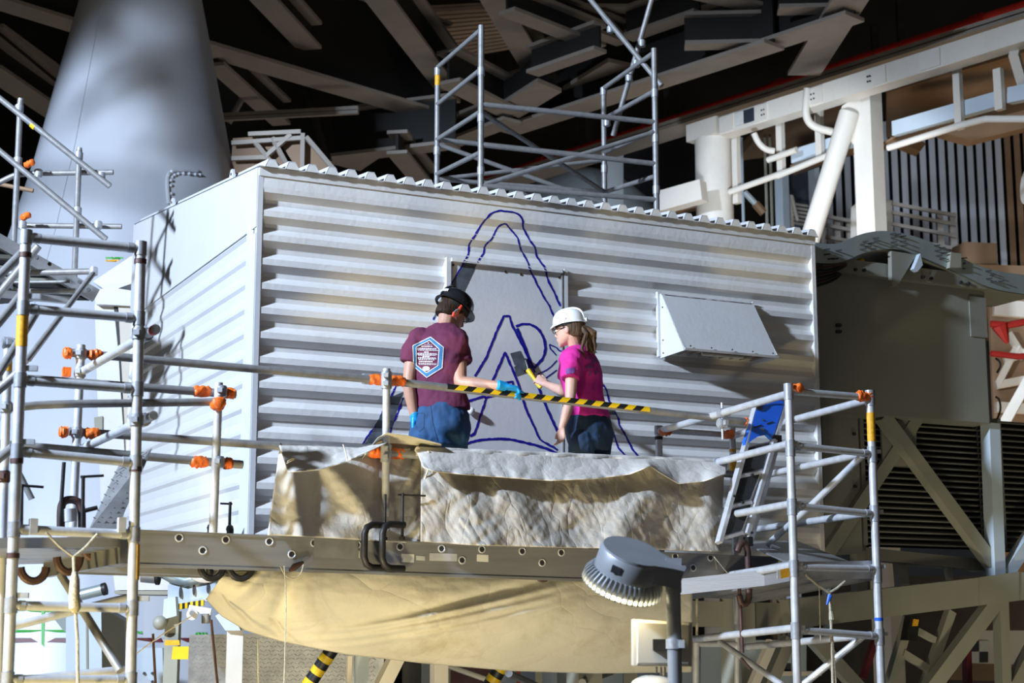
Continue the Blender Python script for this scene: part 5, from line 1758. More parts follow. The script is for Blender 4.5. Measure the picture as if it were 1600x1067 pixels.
for (xs, yb, yt, xh, yh, lab) in ((33, 826, 757, 68, 761, 'black clamp screw with a crank handle beside the outer near post'), (129, 828, 744, 162, 743, 'black clamp screw with a crank handle beside the leaning plate')):
    c_ = root('screw_clamp', onw(xs, yb, 2.2), lab, 'clamp', 'clamps on the near scaffold deck')
    part('clamp_screw', MB().tube(onw(xs, yb, 2.2), onw(xs + 1, yt, 2.2), .010, 8), m_black, c_)
    part('handle_bar', MB().tube(onw(xs - 3, yt + 1, 2.2), onw(xh, yh, 2.2), .007, 8), m_black, c_)

# ---- scaffold at the other end of the platform
OC, OE = 2.33, .32
rs = root('ladder_scaffold', onw(1245, 1067, OC), 'silver ladder scaffold at the platform end with orange taped corners', 'scaffold')
Ct, Cb = onw(1232, 604, OC), onw(1246, 1067, OC)
Dt, Db = onw(1359, 614, OC), onw(1377, 1067, OC)
Et, Eb = onw(1029, 665, OE), onw(1037, 1067, OE)
Ft, Fb = onw(1144, 668, OE), onw(1154, 1067, OE)
for t_, b_, r_ in ((Ct, Cb, .0262), (Dt, Db, .0262), (Et, Eb, .0262), (Ft, Fb, .025)):
    part('post', MB().tube(t_, down(t_, b_), r_, 16), m_alu, rs)
for y in (612, 700, 792, 888, 985):
    for tt_, bb_, dy in ((Ct, Cb, 0), (Dt, Db, 10)):
        ringo(along(tt_, bb_, y + dy), tt_ - bb_, rs, .031, .10)
ringo(along(Et, Eb, 672), Z, rs, .032, .06)
part('clip_band', MB().tube(along(Et, Eb, 682), along(Et, Eb, 687), .030, 14), m_black, rs)
part('orange_label', MB().tube(along(Dt, Db, 645), along(Dt, Db, 690), .0268, 16), m_label, rs)
part('orange_label', MB().tube(along(Ft, Fb, 702), along(Ft, Fb, 706), .0264, 16), m_label, rs)
part('orange_label', MB().tube(along(Ft, Fb, 718), along(Ft, Fb, 738), .0264, 16), m_label, rs)
part('blue_tape', MB().tube(along(Dt, Db, 965), along(Dt, Db, 970), .0275, 16), m_blueplastic, rs)


def rung(P, Q, y1, R, S, y2, r_=.0225, nm='rung'):
    a_, b_ = along(P, Q, y1), along(R, S, y2)
    o_ = part(nm, MB().tube(a_, b_, r_, 14), m_alu, rs)
    return a_, b_


rung(Ct, Cb, 611, Dt, Db, 621)
rung(Ct, Cb, 615, Et, Eb, 674, .0242, 'rail')
rung(Dt, Db, 624, Ft, Fb, 681, .0242, 'rail')
rung(Et, Eb, 672, Ft, Fb, 680)
for y, yd, ye in ((696, 709, 745), (790, 803, 824), (886, 889, 915), (984, 994, 1004)):
    a_, b_ = rung(Ct, Cb, y, Dt, Db, yd)
    d = (b_ - a_).normalized()
    ringo(a_ + d * .06, d, rs, .0255, .03)
    ringo(b_ - d * .06, d, rs, .0255, .03)
    rung(Ct, Cb, y - 3, Et, Eb, ye, .0242, 'rail')
    rung(Dt, Db, yd - 3, Ft, Fb, ye + 8, .0242, 'rail')
    for P, Q, yy in ((Ct, Cb, y - 4), (Dt, Db, yd - 4)):
        c = along(P, Q, yy)
        part('locking_pin', MB().bar(c + U * .02, c + U * .055 + N * .01, .03, .022), m_fit, rs)
tubo('brace', 1347, 712, OC - .05, 1262, 795, 1.8, .022, m_alu, rs)
tubo('brace', 1262, 795, 1.8, 1200, 850, 1.3, .022, m_alu, rs)
tubo('brace', 1350, 993, OC - .05, 1236, 1085, 1.9, .022, m_alu, rs)
tubo('brace', 1125, 1003, OE + .3, 1222, 1070, 1.3, .022, m_alu, rs)
tubo('leg', 1088, 1004, OE + .2, 1087, 1100, OE + .2, .024, m_alu, rs)
tubo('leg', 1151, 920, OE + .2, 1152, 1100, OE + .2, .022, m_alu, rs)
tubo('leg', 1089, 925, OE + .1, 1089, 1000, OE + .1, .010, m_rope, rs)
tubo('rung', 1088, 1006, OE + .2, 1152, 1006, OE + .2, .022, m_alu, rs)
tape(onw(1245, 607, OC), N + U * .3, rs, .024, .08, 3)
p = along(Dt, Db, 620)
tape(p - U * .07, U, rs, .026, .07, 4)
tape(p - U * .01 + Z * .0, Z, rs, .024, .06, 8)
tape(onw(1040, 674, OE + .1), U * .4 + N, rs, .026, .09, 6)
tape(onw(1138, 679, OE + .1), U * .4 + N, rs, .026, .09, 7)
c = along(Ct, Cb, 615).lerp(along(Et, Eb, 674), .47)
coupler(c, Et - Ct, rs)
coupler(c - Z * .07, U, rs)
part('coupler_bolt', MB().tube(c - Z * .18, c + Z * .07, .008, 6), m_fit, rs)
coupler(along(Ct, Cb, 693).lerp(along(Et, Eb, 745), .52), Et - Ct, rs)
# decks of that scaffold
dk2 = root('scaffold_deck', onw(1180, 900, 1.2), 'tilted aluminium deck frame with an orange sticker at the platform end', 'deck')
d1, d2 = onw(1240, 892, OC - .05), onw(1060, 926, .35)
part('deck_side', MB().bar(d1, d2, .06, .125), m_plank, dk2, smooth=False)
d3, d4 = onw(1365, 890, OC - .1), onw(1165, 930, .35)
part('deck_side', MB().bar(d3, d4, .06, .12), m_plank, dk2, smooth=False)
for i in range(4):
    t = i / 4
    part('deck_board', MB().hexa([d1.lerp(d3, t + .01) - Z * .03, d1.lerp(d3, t + .24) - Z * .03, d2.lerp(d4, t + .24) - Z * .03, d2.lerp(d4, t + .01) - Z * .03,
                                  d1.lerp(d3, t + .01), d1.lerp(d3, t + .24), d2.lerp(d4, t + .24), d2.lerp(d4, t + .01)]), m_plank, dk2, smooth=False)
part('deck_end', MB().bar(d1 + N * .02, d3 + N * .02, .06, .11), m_alu, dk2, smooth=False)
part('orange_sticker', MB().prism([onw(1220, 904, OC - .0), onw(1234, 901, OC - .0), onw(1233, 887, OC), onw(1219, 890, OC)], N * .002), m_label, dk2, smooth=False)
part('white_sticker', MB().prism([onw(1214, 905, OC), onw(1219, 904, OC), onw(1219, 890, OC), onw(1214, 891, OC)], N * .002), m_paper, dk2, smooth=False)
rt_ = root('ramp_plate', onw(1250, 870, 1.4), 'worn tread plate tipped up on the deck beside the ladder', 'plate')
rp4 = [onw(1168, 853, 1.2), onw(1240, 845, .8), onw(1352, 889, 2.1), onw(1240, 885, 2.2)]
part('plate', MB().prism(rp4, Z * .01), m_checker, rt_, smooth=False)
mb = MB()
for i in range(10):
    for j in range(7):
        u_, v_ = (i + .5) / 10, (j + .5) / 7
        p = rp4[0].lerp(rp4[1], v_).lerp(rp4[3].lerp(rp4[2], v_), u_) - Z * .002 + N * .004
        s_ = 1 if (i + j) % 2 else -1
        mb.bar(p - U * .02 - N * .012 * s_, p + U * .02 + N * .012 * s_, .006, .006, N)
part('tread_pattern', mb, m_checker, rt_, smooth=False, kind='stuff')
part('hook_bolt', MB().tube(onw(1205, 853, 1.5), onw(1217, 857, 1.5), .014, 8), m_alu, rt_)
# label strip on the deck under the lamp, letters ght
lbx = root('paper_label', onw(1066, 917, 1.0), 'white paper label with black letters stuck beside the lamp head', 'label')
q = [onw(1056, 924, 1.5), onw(1074, 922, 1.5), onw(1074, 911, 1.5), onw(1056, 913, 1.5)]
part('label_sheet', MB().prism(q, -N * .012), m_paper, lbx, smooth=False)
vs, fs = text_mb('ght', .052)
c = (q[0] + q[1] + q[2] + q[3]) / 4 + N * .002 + U * .006
part('label_letters', MB().add([c + U * v.x + Z * v.y for v in vs], fs), m_ink, lbx, smooth=False)
part('deck_arm', MB().bar(onw(1052, 918, 1.45), onw(1240, 898, OC - .3), .04, .10), m_plank, dk2, smooth=False)
# brown clamp on the platform end
cb_ = root('screw_clamp', onw(1163, 945, 1.6), 'tall rust brown clamp at the platform end beside the ladder foot', 'clamp', CG)
pts = [onw(x, y, 1.62) for x, y in smoothpath([(1152, 862), (1156, 850), (1163, 847), (1168, 856), (1169, 880), (1171, 930), (1168, 942), (1158, 945), (1155, 930)], 1)]
part('clamp_frame', MB().path(pts, .022, 10), m_rust, cb_)
part('clamp_screw', MB().tube(onw(1155, 915, 1.62), onw(1160, 1020, 1.62), .012, 8), m_rust, cb_)
part('handle_bar', MB().tube(onw(1158, 1028, 1.62), onw(1172, 1045, 1.62), .010, 8), m_rust, cb_)
# rope bridle in the outer bay
r2 = root('hanging_rope', onw(1297, 1067, 2.4), 'white rope bridle with a blue tie hanging in the outer scaffold bay', 'rope')
for (a, b) in (((1258, 897), (1296, 926)), ((1320, 908), (1296, 926)), ((1296, 926), (1299, 985)), ((1299, 985), (1302, 1100)), ((1299, 985), (1308, 1100))):
    part('rope_line', MB().path([onw(*a, OC), onw((a[0] + b[0]) / 2, (a[1] + b[1]) / 2 + 2, OC), onw(*b, OC)], .009, 8), m_rope, r2)
part('blue_tie', MB().path([onw(1297, 930, OC + .02), onw(1292, 945, OC + .02)], [.016, .006], 8), m_blueplastic, r2)
part('rope_knot', MB().path([onw(1298, 955, OC), onw(1299, 968, OC)], [.012, .018], 8), m_rope, r2)
# thin wires
for pts, off, lab in (([(1117, 872), (1120, 890)], PO + .03, 'short string end tied at the platform hole'), ([(1116, 870), (1140, 900), (1170, 921)], PO + .2, 'slack string running from the platform hole to the brown clamp'),
                      ([(444, 884), (447, 925), (446, 1000), (443, 1100)], 1.5, 'thin wire hanging before the lower canvas'), ([(438, 884), (445, 900), (458, 905), (470, 898), (474, 882)], 1.45, 'thin wire loop under the platform edge'),
                      ([(403, 1000), (404, 1100)], 1.2, 'thin pale line hanging beside the white stanchion'), ([(330, 968), (333, 1000), (341, 1080)], 1.3, 'dark cable running down from the pulley motor'),
                      ([(300, 962), (255, 990), (208, 1025)], 1.3, 'thin wire slanting from the pulley to the near post'), ([(1280, 915), (1282, 1000)], 1.8, 'thin wire hanging in the outer scaffold bay'),
                      ([(239, 990), (241, 1030), (244, 1085)], 1.2, 'dark cable hanging from the small winch')):
    thing('wire', MB().path([onw(x, y, off) for x, y in smoothpath(pts, 2 if len(pts) > 2 else 0)], .0035 if 'dark' not in lab else .008, 6), m_rope if 'dark' not in lab else m_rust, lab, 'wire')
thing('twisted_strap', MB().path([onw(452, 892, 1.42), onw(460, 886, 1.42), (onw(474, 878, 1.42))], [.008, .022, .008], 8), m_rust, 'brown twisted strap tucked under the platform edge', 'strap')
thing('clamp_foot', MB().path([onw(848 + 9 * math.cos(t), 897 + 10 * math.sin(t), 1.36) for t in [PI * i / 8 for i in range(9)]], .014, 8), m_rust, 'small rusty hook under the middle of the platform edge', 'hook')

# ---- scaffold standing on the shelter roof
rf = root('roof_scaffold', at(850, 330, 14.6), 'slim scaffold frames with crossed braces standing on the shelter roof', 'scaffold')
fr_ = {'a': (752, 40, 750, 330, 14.0), 'b': (684, 107, 683, 330, 15.0), 'c': (1022, 76, 1028, 350, 14.5), 'd': (943, 138, 944, 350, 15.5)}
PT = {}
for k_, (x1, y1, x2, y2, d_) in fr_.items():
    p = at(x1, y1, d_)
    q = at(x2, y2, d_)
    q = V((p.x, p.y, 0)) + Z * 0
    t_ = ((V((p.x, p.y, 0)) - V((W0.x, W0.y, 0))).dot(-N))
    zr = ztr + slope * t_ + .02
    q = V((p.x, p.y, zr))
    PT[k_] = (p, q)
    part('post', MB().tube(p, q, .0262 if k_ in 'ac' else .025, 14), m_steel, rf)
    for f_ in ((.24, .48, .75) if k_ in 'ac' else (.02, .5, .8)):
        ringo(p.lerp(q, f_), Z, rf, .031, .07)
    part('base_plate', MB().tube(q, q + Z * .015, .06, 10), m_fit, rf)
part('orange_label', MB().tube(tovert(PT['b'][0], 118), tovert(PT['b'][0], 134), .026, 14), m_label, rf)


def rr_(k1, y1, k2, y2, r_=.021, nm='rung', mat=None):
    a_, b_ = tovert(PT[k1][0], y1), tovert(PT[k2][0], y2)
    part(nm, MB().tube(a_, b_, r_, 12), mat or m_steel, rf)
    return a_, b_


for k1, k2, ys in (('a', 'b', ((46, 105), (108, 163), (174, 218), (238, 272))), ('c', 'd', ((82, 138), (142, 186), (204, 238), (275, 300)))):
    for y1, y2 in ys:
        rr_(k1, y1, k2, y2)
rr_('a', 163, 'c', 191, .023, 'ledger')
rr_('a', 226, 'c', 256, .023, 'ledger')
rr_('a', 290, 'c', 312, .023, 'ledger')
rr_('b', 218, 'd', 246, .023, 'ledger')
rr_('b', 280, 'd', 300, .020, 'ledger')
rr_('a', 175, 'd', 300, .021, 'brace')
rr_('b', 225, 'd', 318, .021, 'brace')
rr_('a', 290, 'c', 206, .021, 'brace')
rr_('b', 280, 'd', 250, .019, 'brace')
t1 = tubd('brace', 915, -10, 15.2, 1034, 134, 14.6, .024, m_steel, rf)
t2 = tubd('brace', 1021, -10, 15.0, 958, 212, 15.3, .024, m_steel, rf)
tubd('sleeve', 945, 25, 15.2, 972, 57, 15.05, .034, m_steel, rf)
for x, y in ((954, 46), (983, 122), (994, 100), (1003, 68), (948, 192)):
    coupler(at(x, y, 15.05), Z, rf)
# ================================================================ canvas drop cloths
def lerp_path(pts, t):
    L = [0]
    for a, b in zip(pts[:-1], pts[1:]):
        L.append(L[-1] + math.hypot(b[0] - a[0], b[1] - a[1]))
    s = t * L[-1]
    for i in range(len(pts) - 1):
        if s <= L[i + 1] + 1e-9:
            f = (s - L[i]) / max(1e-9, L[i + 1] - L[i])
            return tuple(pts[i][k] + (pts[i + 1][k] - pts[i][k]) * f for k in range(len(pts[0])))
    return pts[-1]


def cloth(name, top, bot, nu, nv, fold, mat, par, thick=.004, seed=0, bulge=0.0):
    """sheet between an upper and a lower edge, each a list of (px, py, off)"""
    def fn(u, v):
        a, b = lerp_path(top, u), lerp_path(bot, u)
        x, y, o = (a[k] + (b[k] - a[k]) * v for k in range(3))
        o += fold(u, v) + bulge * math.sin(PI * v)
        return onw(x, y, o)
    o = part(name, MB().grid(fn, nu, nv), mat, par, sharp=180)
    solid(o, thick)
    return o


def nz(u, v, a, b, s, oct_=3):
    return noise.fractal(V((u * a, v * b, s)), 0.9, 2.1, oct_)


def ridge(x, c, w_):
    return math.exp(-((x - c) / w_) ** 2)


# front cloth over the mid rail
fc = root('drop_cloth', onw(895, 790, 1.4), 'creased grubby canvas drop cloth hanging over the rail in front of the painters', 'cloth')


def fold1(u, v):
    f = .040 * nz(u * 1.6, v, 4, 1.0, 3.1, 1) + .010 * nz(u + v * .12, v, 22, 3, 8.2, 2) + .006 * nz(u - v * .2, v, 60, 7, 5.5, 2) + .02 * abs(nz(u + v * .3, v, 14, 2, 2.5, 1))
    for c, s, w_, h_ in ((.10, .10, .05, .06), (.22, .16, .04, .05), (.80, -.16, .06, .09), (.93, .05, .035, .09), (.55, -.1, .05, .03)):
        f += h_ * ridge(u, c + s * v, w_ * (1 + v)) * min(1, v * 2 + .2)
    f += -.03 * ridge(v, .22, .12)
    return f * min(1, v * 5 + .12)


cloth('hanging_sheet', [(658, 706, 1.27), (800, 712, 1.27), (960, 719, 1.27), (1132, 724, 1.27)],
      [(657, 846, 1.44), (740, 852, 1.46), (860, 855, 1.46), (1000, 858, 1.46), (1126, 862, 1.46)], 170, 54, fold1, m_tarp2, fc)


def fold2(u, v):
    f = .05 * v + .022 * nz(u, v, 9, 1.2, 1.7, 1) + .006 * nz(u, v, 34, 4, 4.4, 2)
    f += .03 * abs(nz(u, v, 16, 1.5, 6.6, 1)) + .06 * ridge(u, .72, .03) * v + .07 * ridge(u, .96, .03) + .04 * ridge(u, .04, .03)
    return f * (.15 + .85 * v)


cloth('folded_flap', [(650, 703, 1.29), (668, 701, 1.30), (800, 709, 1.30), (960, 717, 1.30), (1020, 717, 1.31), (1075, 719, 1.30), (1137, 724, 1.30)],
      [(661, 730, 1.38), (676, 736, 1.38), (720, 741, 1.38), (800, 747, 1.38), (860, 751, 1.38), (930, 748, 1.38), (985, 741, 1.40), (1016, 728, 1.42), (1030, 738, 1.42), (1060, 756, 1.40), (1100, 752, 1.40), (1134, 740, 1.38)], 170, 22, fold2, m_tarp, fc)
part('rolled_edge', MB().path([onw(x, y, 1.27 + .012 * math.sin(x * .11)) for x, y in [(652 + i * 6.07, 705 + i * .245 + 1.2 * noise.noise(V((i * .35, 2, 0)))) for i in range(80)]], .030, 10), m_tarp, fc)
mb = MB().path([onw(x, y, 1.33) for x, y in smoothpath([(662, 728), (671, 712), (668, 702), (676, 716), (668, 735), (660, 760), (662, 800)], 2)], .006, 6)
part('tie_cord', mb, m_rope, fc)

# second cloth, smoother, beside the tall rail post
lc = root('drop_cloth', onw(540, 770, 1.4), 'smooth pale canvas drop cloth sagging beside the tall rail post', 'cloth')


def fold3(u, v):
    f = .05 * nz(u, v, 2.6, 1.2, 9.1, 1) + .004 * nz(u, v, 12, 8, 2.2, 2)
    f += .10 * ridge(u, .10 + .12 * v, .07) + .08 * ridge(u, .34 + .45 * v, .10) * (1 - v * .4) - .05 * ridge(u, .75, .2)
    return f


cloth('hanging_sheet', [(437, 698, 1.22), (470, 722, 1.24), (520, 724, 1.22), (590, 706, 1.20), (664, 708, 1.20)],
      [(418, 836, 1.42), (470, 838, 1.44), (540, 842, 1.44), (600, 846, 1.42), (656, 849, 1.42)], 90, 60, fold3, m_tarp, lc)


def fold4(u, v):
    return .03 * v + .012 * nz(u, v, 8, 3, 5.1) + .03 * ridge(u, .62, .02) * v


cloth('folded_flap', [(436, 696, 1.30), (500, 697, 1.30), (560, 700, 1.30), (606, 690, 1.28)],
      [(450, 738, 1.44), (468, 737, 1.46), (500, 734, 1.46), (540, 722, 1.44), (575, 706, 1.40), (604, 692, 1.32)], 60, 16, fold4, m_tarp, lc)
cloth('turned_up_flap', [(566, 716, 1.24), (590, 684, 1.34), (604, 676, 1.36), (640, 681, 1.36), (690, 694, 1.34)],
      [(560, 722, 1.20), (590, 712, 1.16), (606, 708, 1.14), (645, 708, 1.14), (688, 703, 1.20)], 50, 14, lambda u, v: -.03 * math.sin(PI * v), m_tarp3, lc)
part('tie_cord', MB().path([onw(x, y, 1.5) for x, y in smoothpath([(449, 721), (456, 716), (461, 717), (455, 720), (448, 724)], 2)], .004, 6), m_rope, lc)
part('tie_cord', MB().path([onw(x, y, 1.5) for x, y in smoothpath([(536, 694), (540, 705), (543, 720)], 2)], .004, 6), m_tarp, lc)

# big lower cloth slung under the platform
bc = root('drop_cloth', onw(700, 970, 1.3), 'big stained canvas slung like a hammock below the platform', 'cloth')


def fold5(u, v):
    f = .04 * nz(u, v, 3.5, 1.6, 7.3, 1) + .004 * nz(u, v, 24, 12, 1.3, 2)
    w1 = v - (.95 - (u - .2) * 1.45)
    f += .030 * ridge(w1, 0, .03) * (1 if .15 < u < .75 else 0) * math.sin(PI * min(1, max(0, (u - .15) / .6)))
    f += (.028 * ridge(w1, -.10, .028) + .024 * ridge(w1, .10, .03) - .03 * ridge(w1, -.2, .06)) * math.sin(PI * min(1, max(0, (u - .2) / .55)))
    f += .08 * ridge(u, .085 - .05 * v, .02) * (1 - v) - .06 * ridge(u, .15, .02) * (1 - abs(v - .5))
    f += .05 * math.sin(PI * v * .85) - .55 * v * v
    return f


cloth('slung_sheet', [(352, 893, 1.28), (420, 889, 1.28), (520, 889, 1.28), (760, 897, 1.26), (960, 903, 1.26), (1082, 908, 1.26)],
      [(322, 936, 1.4), (346, 962, 1.42), (384, 985, 1.44), (440, 1002, 1.44), (540, 1022, 1.44), (660, 1036, 1.44), (800, 1048, 1.44), (930, 1052, 1.44), (1082, 1050, 1.44)], 170, 60, fold5, m_tarp3, bc)
# ================================================================ step ladder at the platform end
sl_ = root('step_ladder', onw(1150, 845, 1.5), 'silver step ladder with a blue top tray and black treads', 'ladder')


def lad(px, py, o=0.0):
    t = (850 - py) / 220
    return onw(px, py, 1.62 - .30 * t + o)


for pts in (((1182, 632), (1123, 848)), ((1224, 637), (1166, 835)), ((1216, 684), (1170, 850))):
    o_ = 0 if pts[0][1] < 660 else -.10
    part('stile', MB().bar(lad(*pts[0], o_), lad(*pts[1], o_), .027, .05, N), m_alu, sl_, smooth=False)
tray = [(1186, 627), (1200, 623), (1216, 622), (1225, 628), (1221, 645), (1206, 686), (1199, 679), (1184, 682), (1172, 690), (1165, 697), (1164, 690), (1172, 668)]
tr_ = part('top_tray', MB().prism([lad(x, y, .03) for x, y in tray], -N * .035), m_blueplastic, sl_)
part('tray_rib', MB().path([lad(x, y, .035) for x, y in ((1190, 634), (1205, 630), (1220, 630))], .006, 6), m_blueplastic, tr_)
part('tray_slot', MB().bar(lad(1177, 668, .034), lad(1190, 664, .034), .008, .004, N), m_bluedark, tr_)
part('tray_slot', MB().bar(lad(1198, 662, .034), lad(1208, 659, .034), .008, .004, N), m_bluedark, tr_)
part('tray_slot', MB().tube(lad(1191, 671, .031), lad(1191, 671, .035), .014, 10), m_bluedark, tr_)
part('tray_slot', MB().tube(lad(1192, 656, .031), lad(1192, 656, .035), .007, 10), m_bluedark, tr_)
for q in (((1168, 700), (1203, 691), (1192, 732), (1152, 741)), ((1154, 748), (1187, 741), (1172, 780), (1138, 788)), ((1140, 797), (1174, 788), (1159, 828), (1125, 838))):
    c = [V((sum(p[0] for p in q) / 4, sum(p[1] for p in q) / 4))] * 4
    big = [(c[0].x + (p[0] - c[0].x) * 1.14, c[0].y + (p[1] - c[0].y) * 1.1) for p in q]
    fr2 = part('step_frame', MB().prism([lad(x, y, .0) for x, y in big], -N * .02), m_alu, sl_, smooth=False)
    part('tread', MB().prism([lad(x, y, .01) for x, y in q], -N * .015), m_rubber, fr2, smooth=False)
    part('step_bar', MB().bar(lad(big[3][0], big[3][1] + 3), lad(big[2][0], big[2][1] + 3), .02, .03, N), m_alu, sl_, smooth=False)
for x, y in ((1176, 742), (1161, 785), (1175, 832), (1147, 775)):
    p = lad(x, y, .03)
    part('rivet', MB().tube(p - N * .02, p + N * .005, .009, 8), m_ink, sl_)
part('hinge_block', MB().box(lad(1212, 686, .0), U * .03, N * .03, Z * .025), m_black, sl_, smooth=False)
part('corner_cap', MB().box(lad(1183, 634, .02), U * .018, N * .03, Z * .03), m_black, sl_, smooth=False)
part('foot_cap', MB().box(lad(1169, 846, .0), U * .018, N * .03, Z * .03), m_black, sl_, smooth=False)

# ================================================================ street lamp in front
DL_ = 7.6
lp_ = root('street_lamp', V((at(1051, 1067, DL_).x, at(1051, 1067, DL_).y, 0)), 'grey street lamp with a finned round LED head in front of the platform', 'lamp')
pc = at(1052, 905, DL_)
part('pole', MB().tube(V((pc.x, pc.y, 0)), pc + Z * .05, .0325, 20), m_lamp, lp_)
part('pole_socket', MB().tube(pc - Z * .06, pc + Z * .06, .037, 20), m_lamp, lp_)
# head: axis tilted; disc centre
hc = at(985, 878, DL_)
ex = (at(1040, 908, DL_ - .05) - at(925, 868, DL_ + .0)).normalized()      # along the head, towards the pole
nrm_ = V((-.02, -.42, 1)).normalized()
ez = (nrm_ - ex * nrm_.dot(ex)).normalized()
ey = ez.cross(ex)
R1 = .150


def hp(x, y, z):
    return hc + ex * x + ey * y + ez * z


hb_ = []
pr_ = [(.052, .8), (.050, .94), (.040, .985), (-.035, 1.0), (-.055, .98)]
rings_ = [(hp(.0, 0, z), ex * R1 * 1.04 * s, ey * R1 * s) for z, s in pr_]
part('head_housing', MB().loft(rings_, 36), m_lamp, lp_)
lid = [(R1 * .97 * math.cos(t), R1 * .97 * math.sin(t)) for t in [math.radians(40 + i * 280 / 24) for i in range(25)]] + [(.19, -.055), (.245, -.038), (.25, 0), (.245, .038), (.19, .055)]
part('head_lid', MB().prism([hp(x, y, .046) for x, y in lid], ez * .012), m_lamp, lp_)
part('neck_side', MB().prism([hp(x, y, -.035) for x, y in ((.10, -.10), (.19, -.052), (.245, -.036), (.245, .036), (.19, .052), (.10, .10))], ez * .08), m_lamp, lp_)
part('neck', MB().loft([(hp(.07, 0, .012), ey * .095, ez * .040), (hp(.15, 0, .008), ey * .06, ez * .040), (hp(.205, 0, -.005), ey * .040, ez * .045), (hp(.235, 0, -.02), ey * .03, ez * .04)], 16), m_lamp, lp_)
part('neck_bracket', MB().box(pc + Z * .045, V((.036, 0, 0)), V((0, .036, 0)), Z * .05), m_lamp, lp_, smooth=False)
part('fin_core', MB().loft([(hp(-.005, 0, -.052), ex * R1 * 1.0, ey * R1 * .98), (hp(-.005, 0, -.118), ex * R1 * 1.12, ey * R1 * 1.08)], 36), m_lamp, lp_)
nf = 44
for i in range(nf):
    t = 2 * PI * i / nf
    dr = ex * math.cos(t) + ey * math.sin(t)
    tn = (-ex * math.sin(t) + ey * math.cos(t))
    p0 = hp(-.005, 0, -.05) + dr * R1 * 1.0
    p1 = hp(-.005, 0, -.122) + dr * R1 * 1.26
    pts = [hp(-.005, 0, -.052) + dr * R1 * .9, hp(-.005, 0, -.052) + dr * R1 * 1.08, hp(-.005, 0, -.085) + dr * R1 * 1.24, hp(-.005, 0, -.125) + dr * R1 * 1.27, hp(-.005, 0, -.134) + dr * R1 * 1.24, hp(-.005, 0, -.134) + dr * R1 * .9]
    part('cooling_fin', MB().prism([p - tn * .0035 for p in pts], tn * .007), m_lamp, lp_, smooth=False)
part('led_panel', MB().loft([(hp(-.005, 0, -.122), ex * R1 * 1.21, ey * R1 * 1.21), (hp(-.005, 0, -.128), ex * R1 * 1.21, ey * R1 * 1.21)], 36), m_led, lp_)
for (x, y, m_) in ((952, 886, m_ink), (944, 880, m_alu)):
    p = at(x, y, DL_ - .16)
part('side_latch', MB().box(hp(-.045, -R1 * .965, .0), ex * .022, ey * .008, ez * .016), m_ink, lp_, smooth=False)
part('photo_bolt', MB().ball(hp(.19, -.03, .04), .012, n=8), m_alu, lp_)
spot('lamp_light', hp(0, 0, -.16), hp(0.1, 0, -1.2), 9, (1.0, 0.83, 0.42), 150, .4, .12)
# white panel antenna clamped to the pole below
pn = root('panel_antenna', at(1036, 1010, DL_ + .1), 'cream plastic box panel clamped to the lamp pole under the lamp head', 'panel')
D5 = DL_ + .06
mb = MB()
c4 = [at(990, 1040, D5), at(1081, 1041, D5), at(1082, 972, D5), at(990, 967, D5)]
cc_ = sum(c4, V((0, 0, 0))) / 4
back = V((0, .16, 0))
inner = [cc_ + (p - cc_) * .86 - V((0, .02, 0)) for p in c4]
part('panel_shell', MB().hexa([c4[0], c4[1], c4[1] + back, c4[0] + back, c4[3], c4[2], c4[2] + back, c4[3] + back]), m_cream, pn, smooth=False)
bm_ = part('panel_back', MB().hexa([inner[0], inner[1], c4[1] * .95 + c4[0] * .05 + V((0, .005, 0)), c4[0] * .95 + c4[1] * .05 + V((0, .005, 0)), inner[3], inner[2], c4[2] * .95 + c4[3] * .05 + V((0, .005, 0)), c4[3] * .95 + c4[2] * .05 + V((0, .005, 0))]), m_cream, pn)
part('clamp_arm', MB().bar(at(1020, 1007, D5 - .03), at(1064, 1007, D5 - .03), .03, .05), m_black, pn, smooth=False)
pq = tovert(pc, 1006)
part('pole_collar', MB().tube(pq - Z * .022, pq + Z * .022, .039, 16), m_fit, pn)
part('collar_bolt', MB().box(pq + V((.03, -.035, 0)), V((.012, 0, 0)), V((0, .01, 0)), Z * .018), m_alu, pn, smooth=False)
dmm = root('dome_fixture', at(1020, 1075, DL_ + .1), 'cream dome fixture just showing under the panel at the frame bottom', 'fixture')
part('dome', MB().ball(at(1022, 1074, DL_ + .1), .115, .10, .06, n=12), m_cream, dmm)
for x in (1026, 1033, 1039):
    thing('hanging_wire', MB().tube(at(x, 1042, DL_ + .1), at(x + 1, 1066, DL_ + .1), .005, 6), m_cream, 'pale wire dropping from the cream box to the dome', 'wire', 'wires under the cream box')
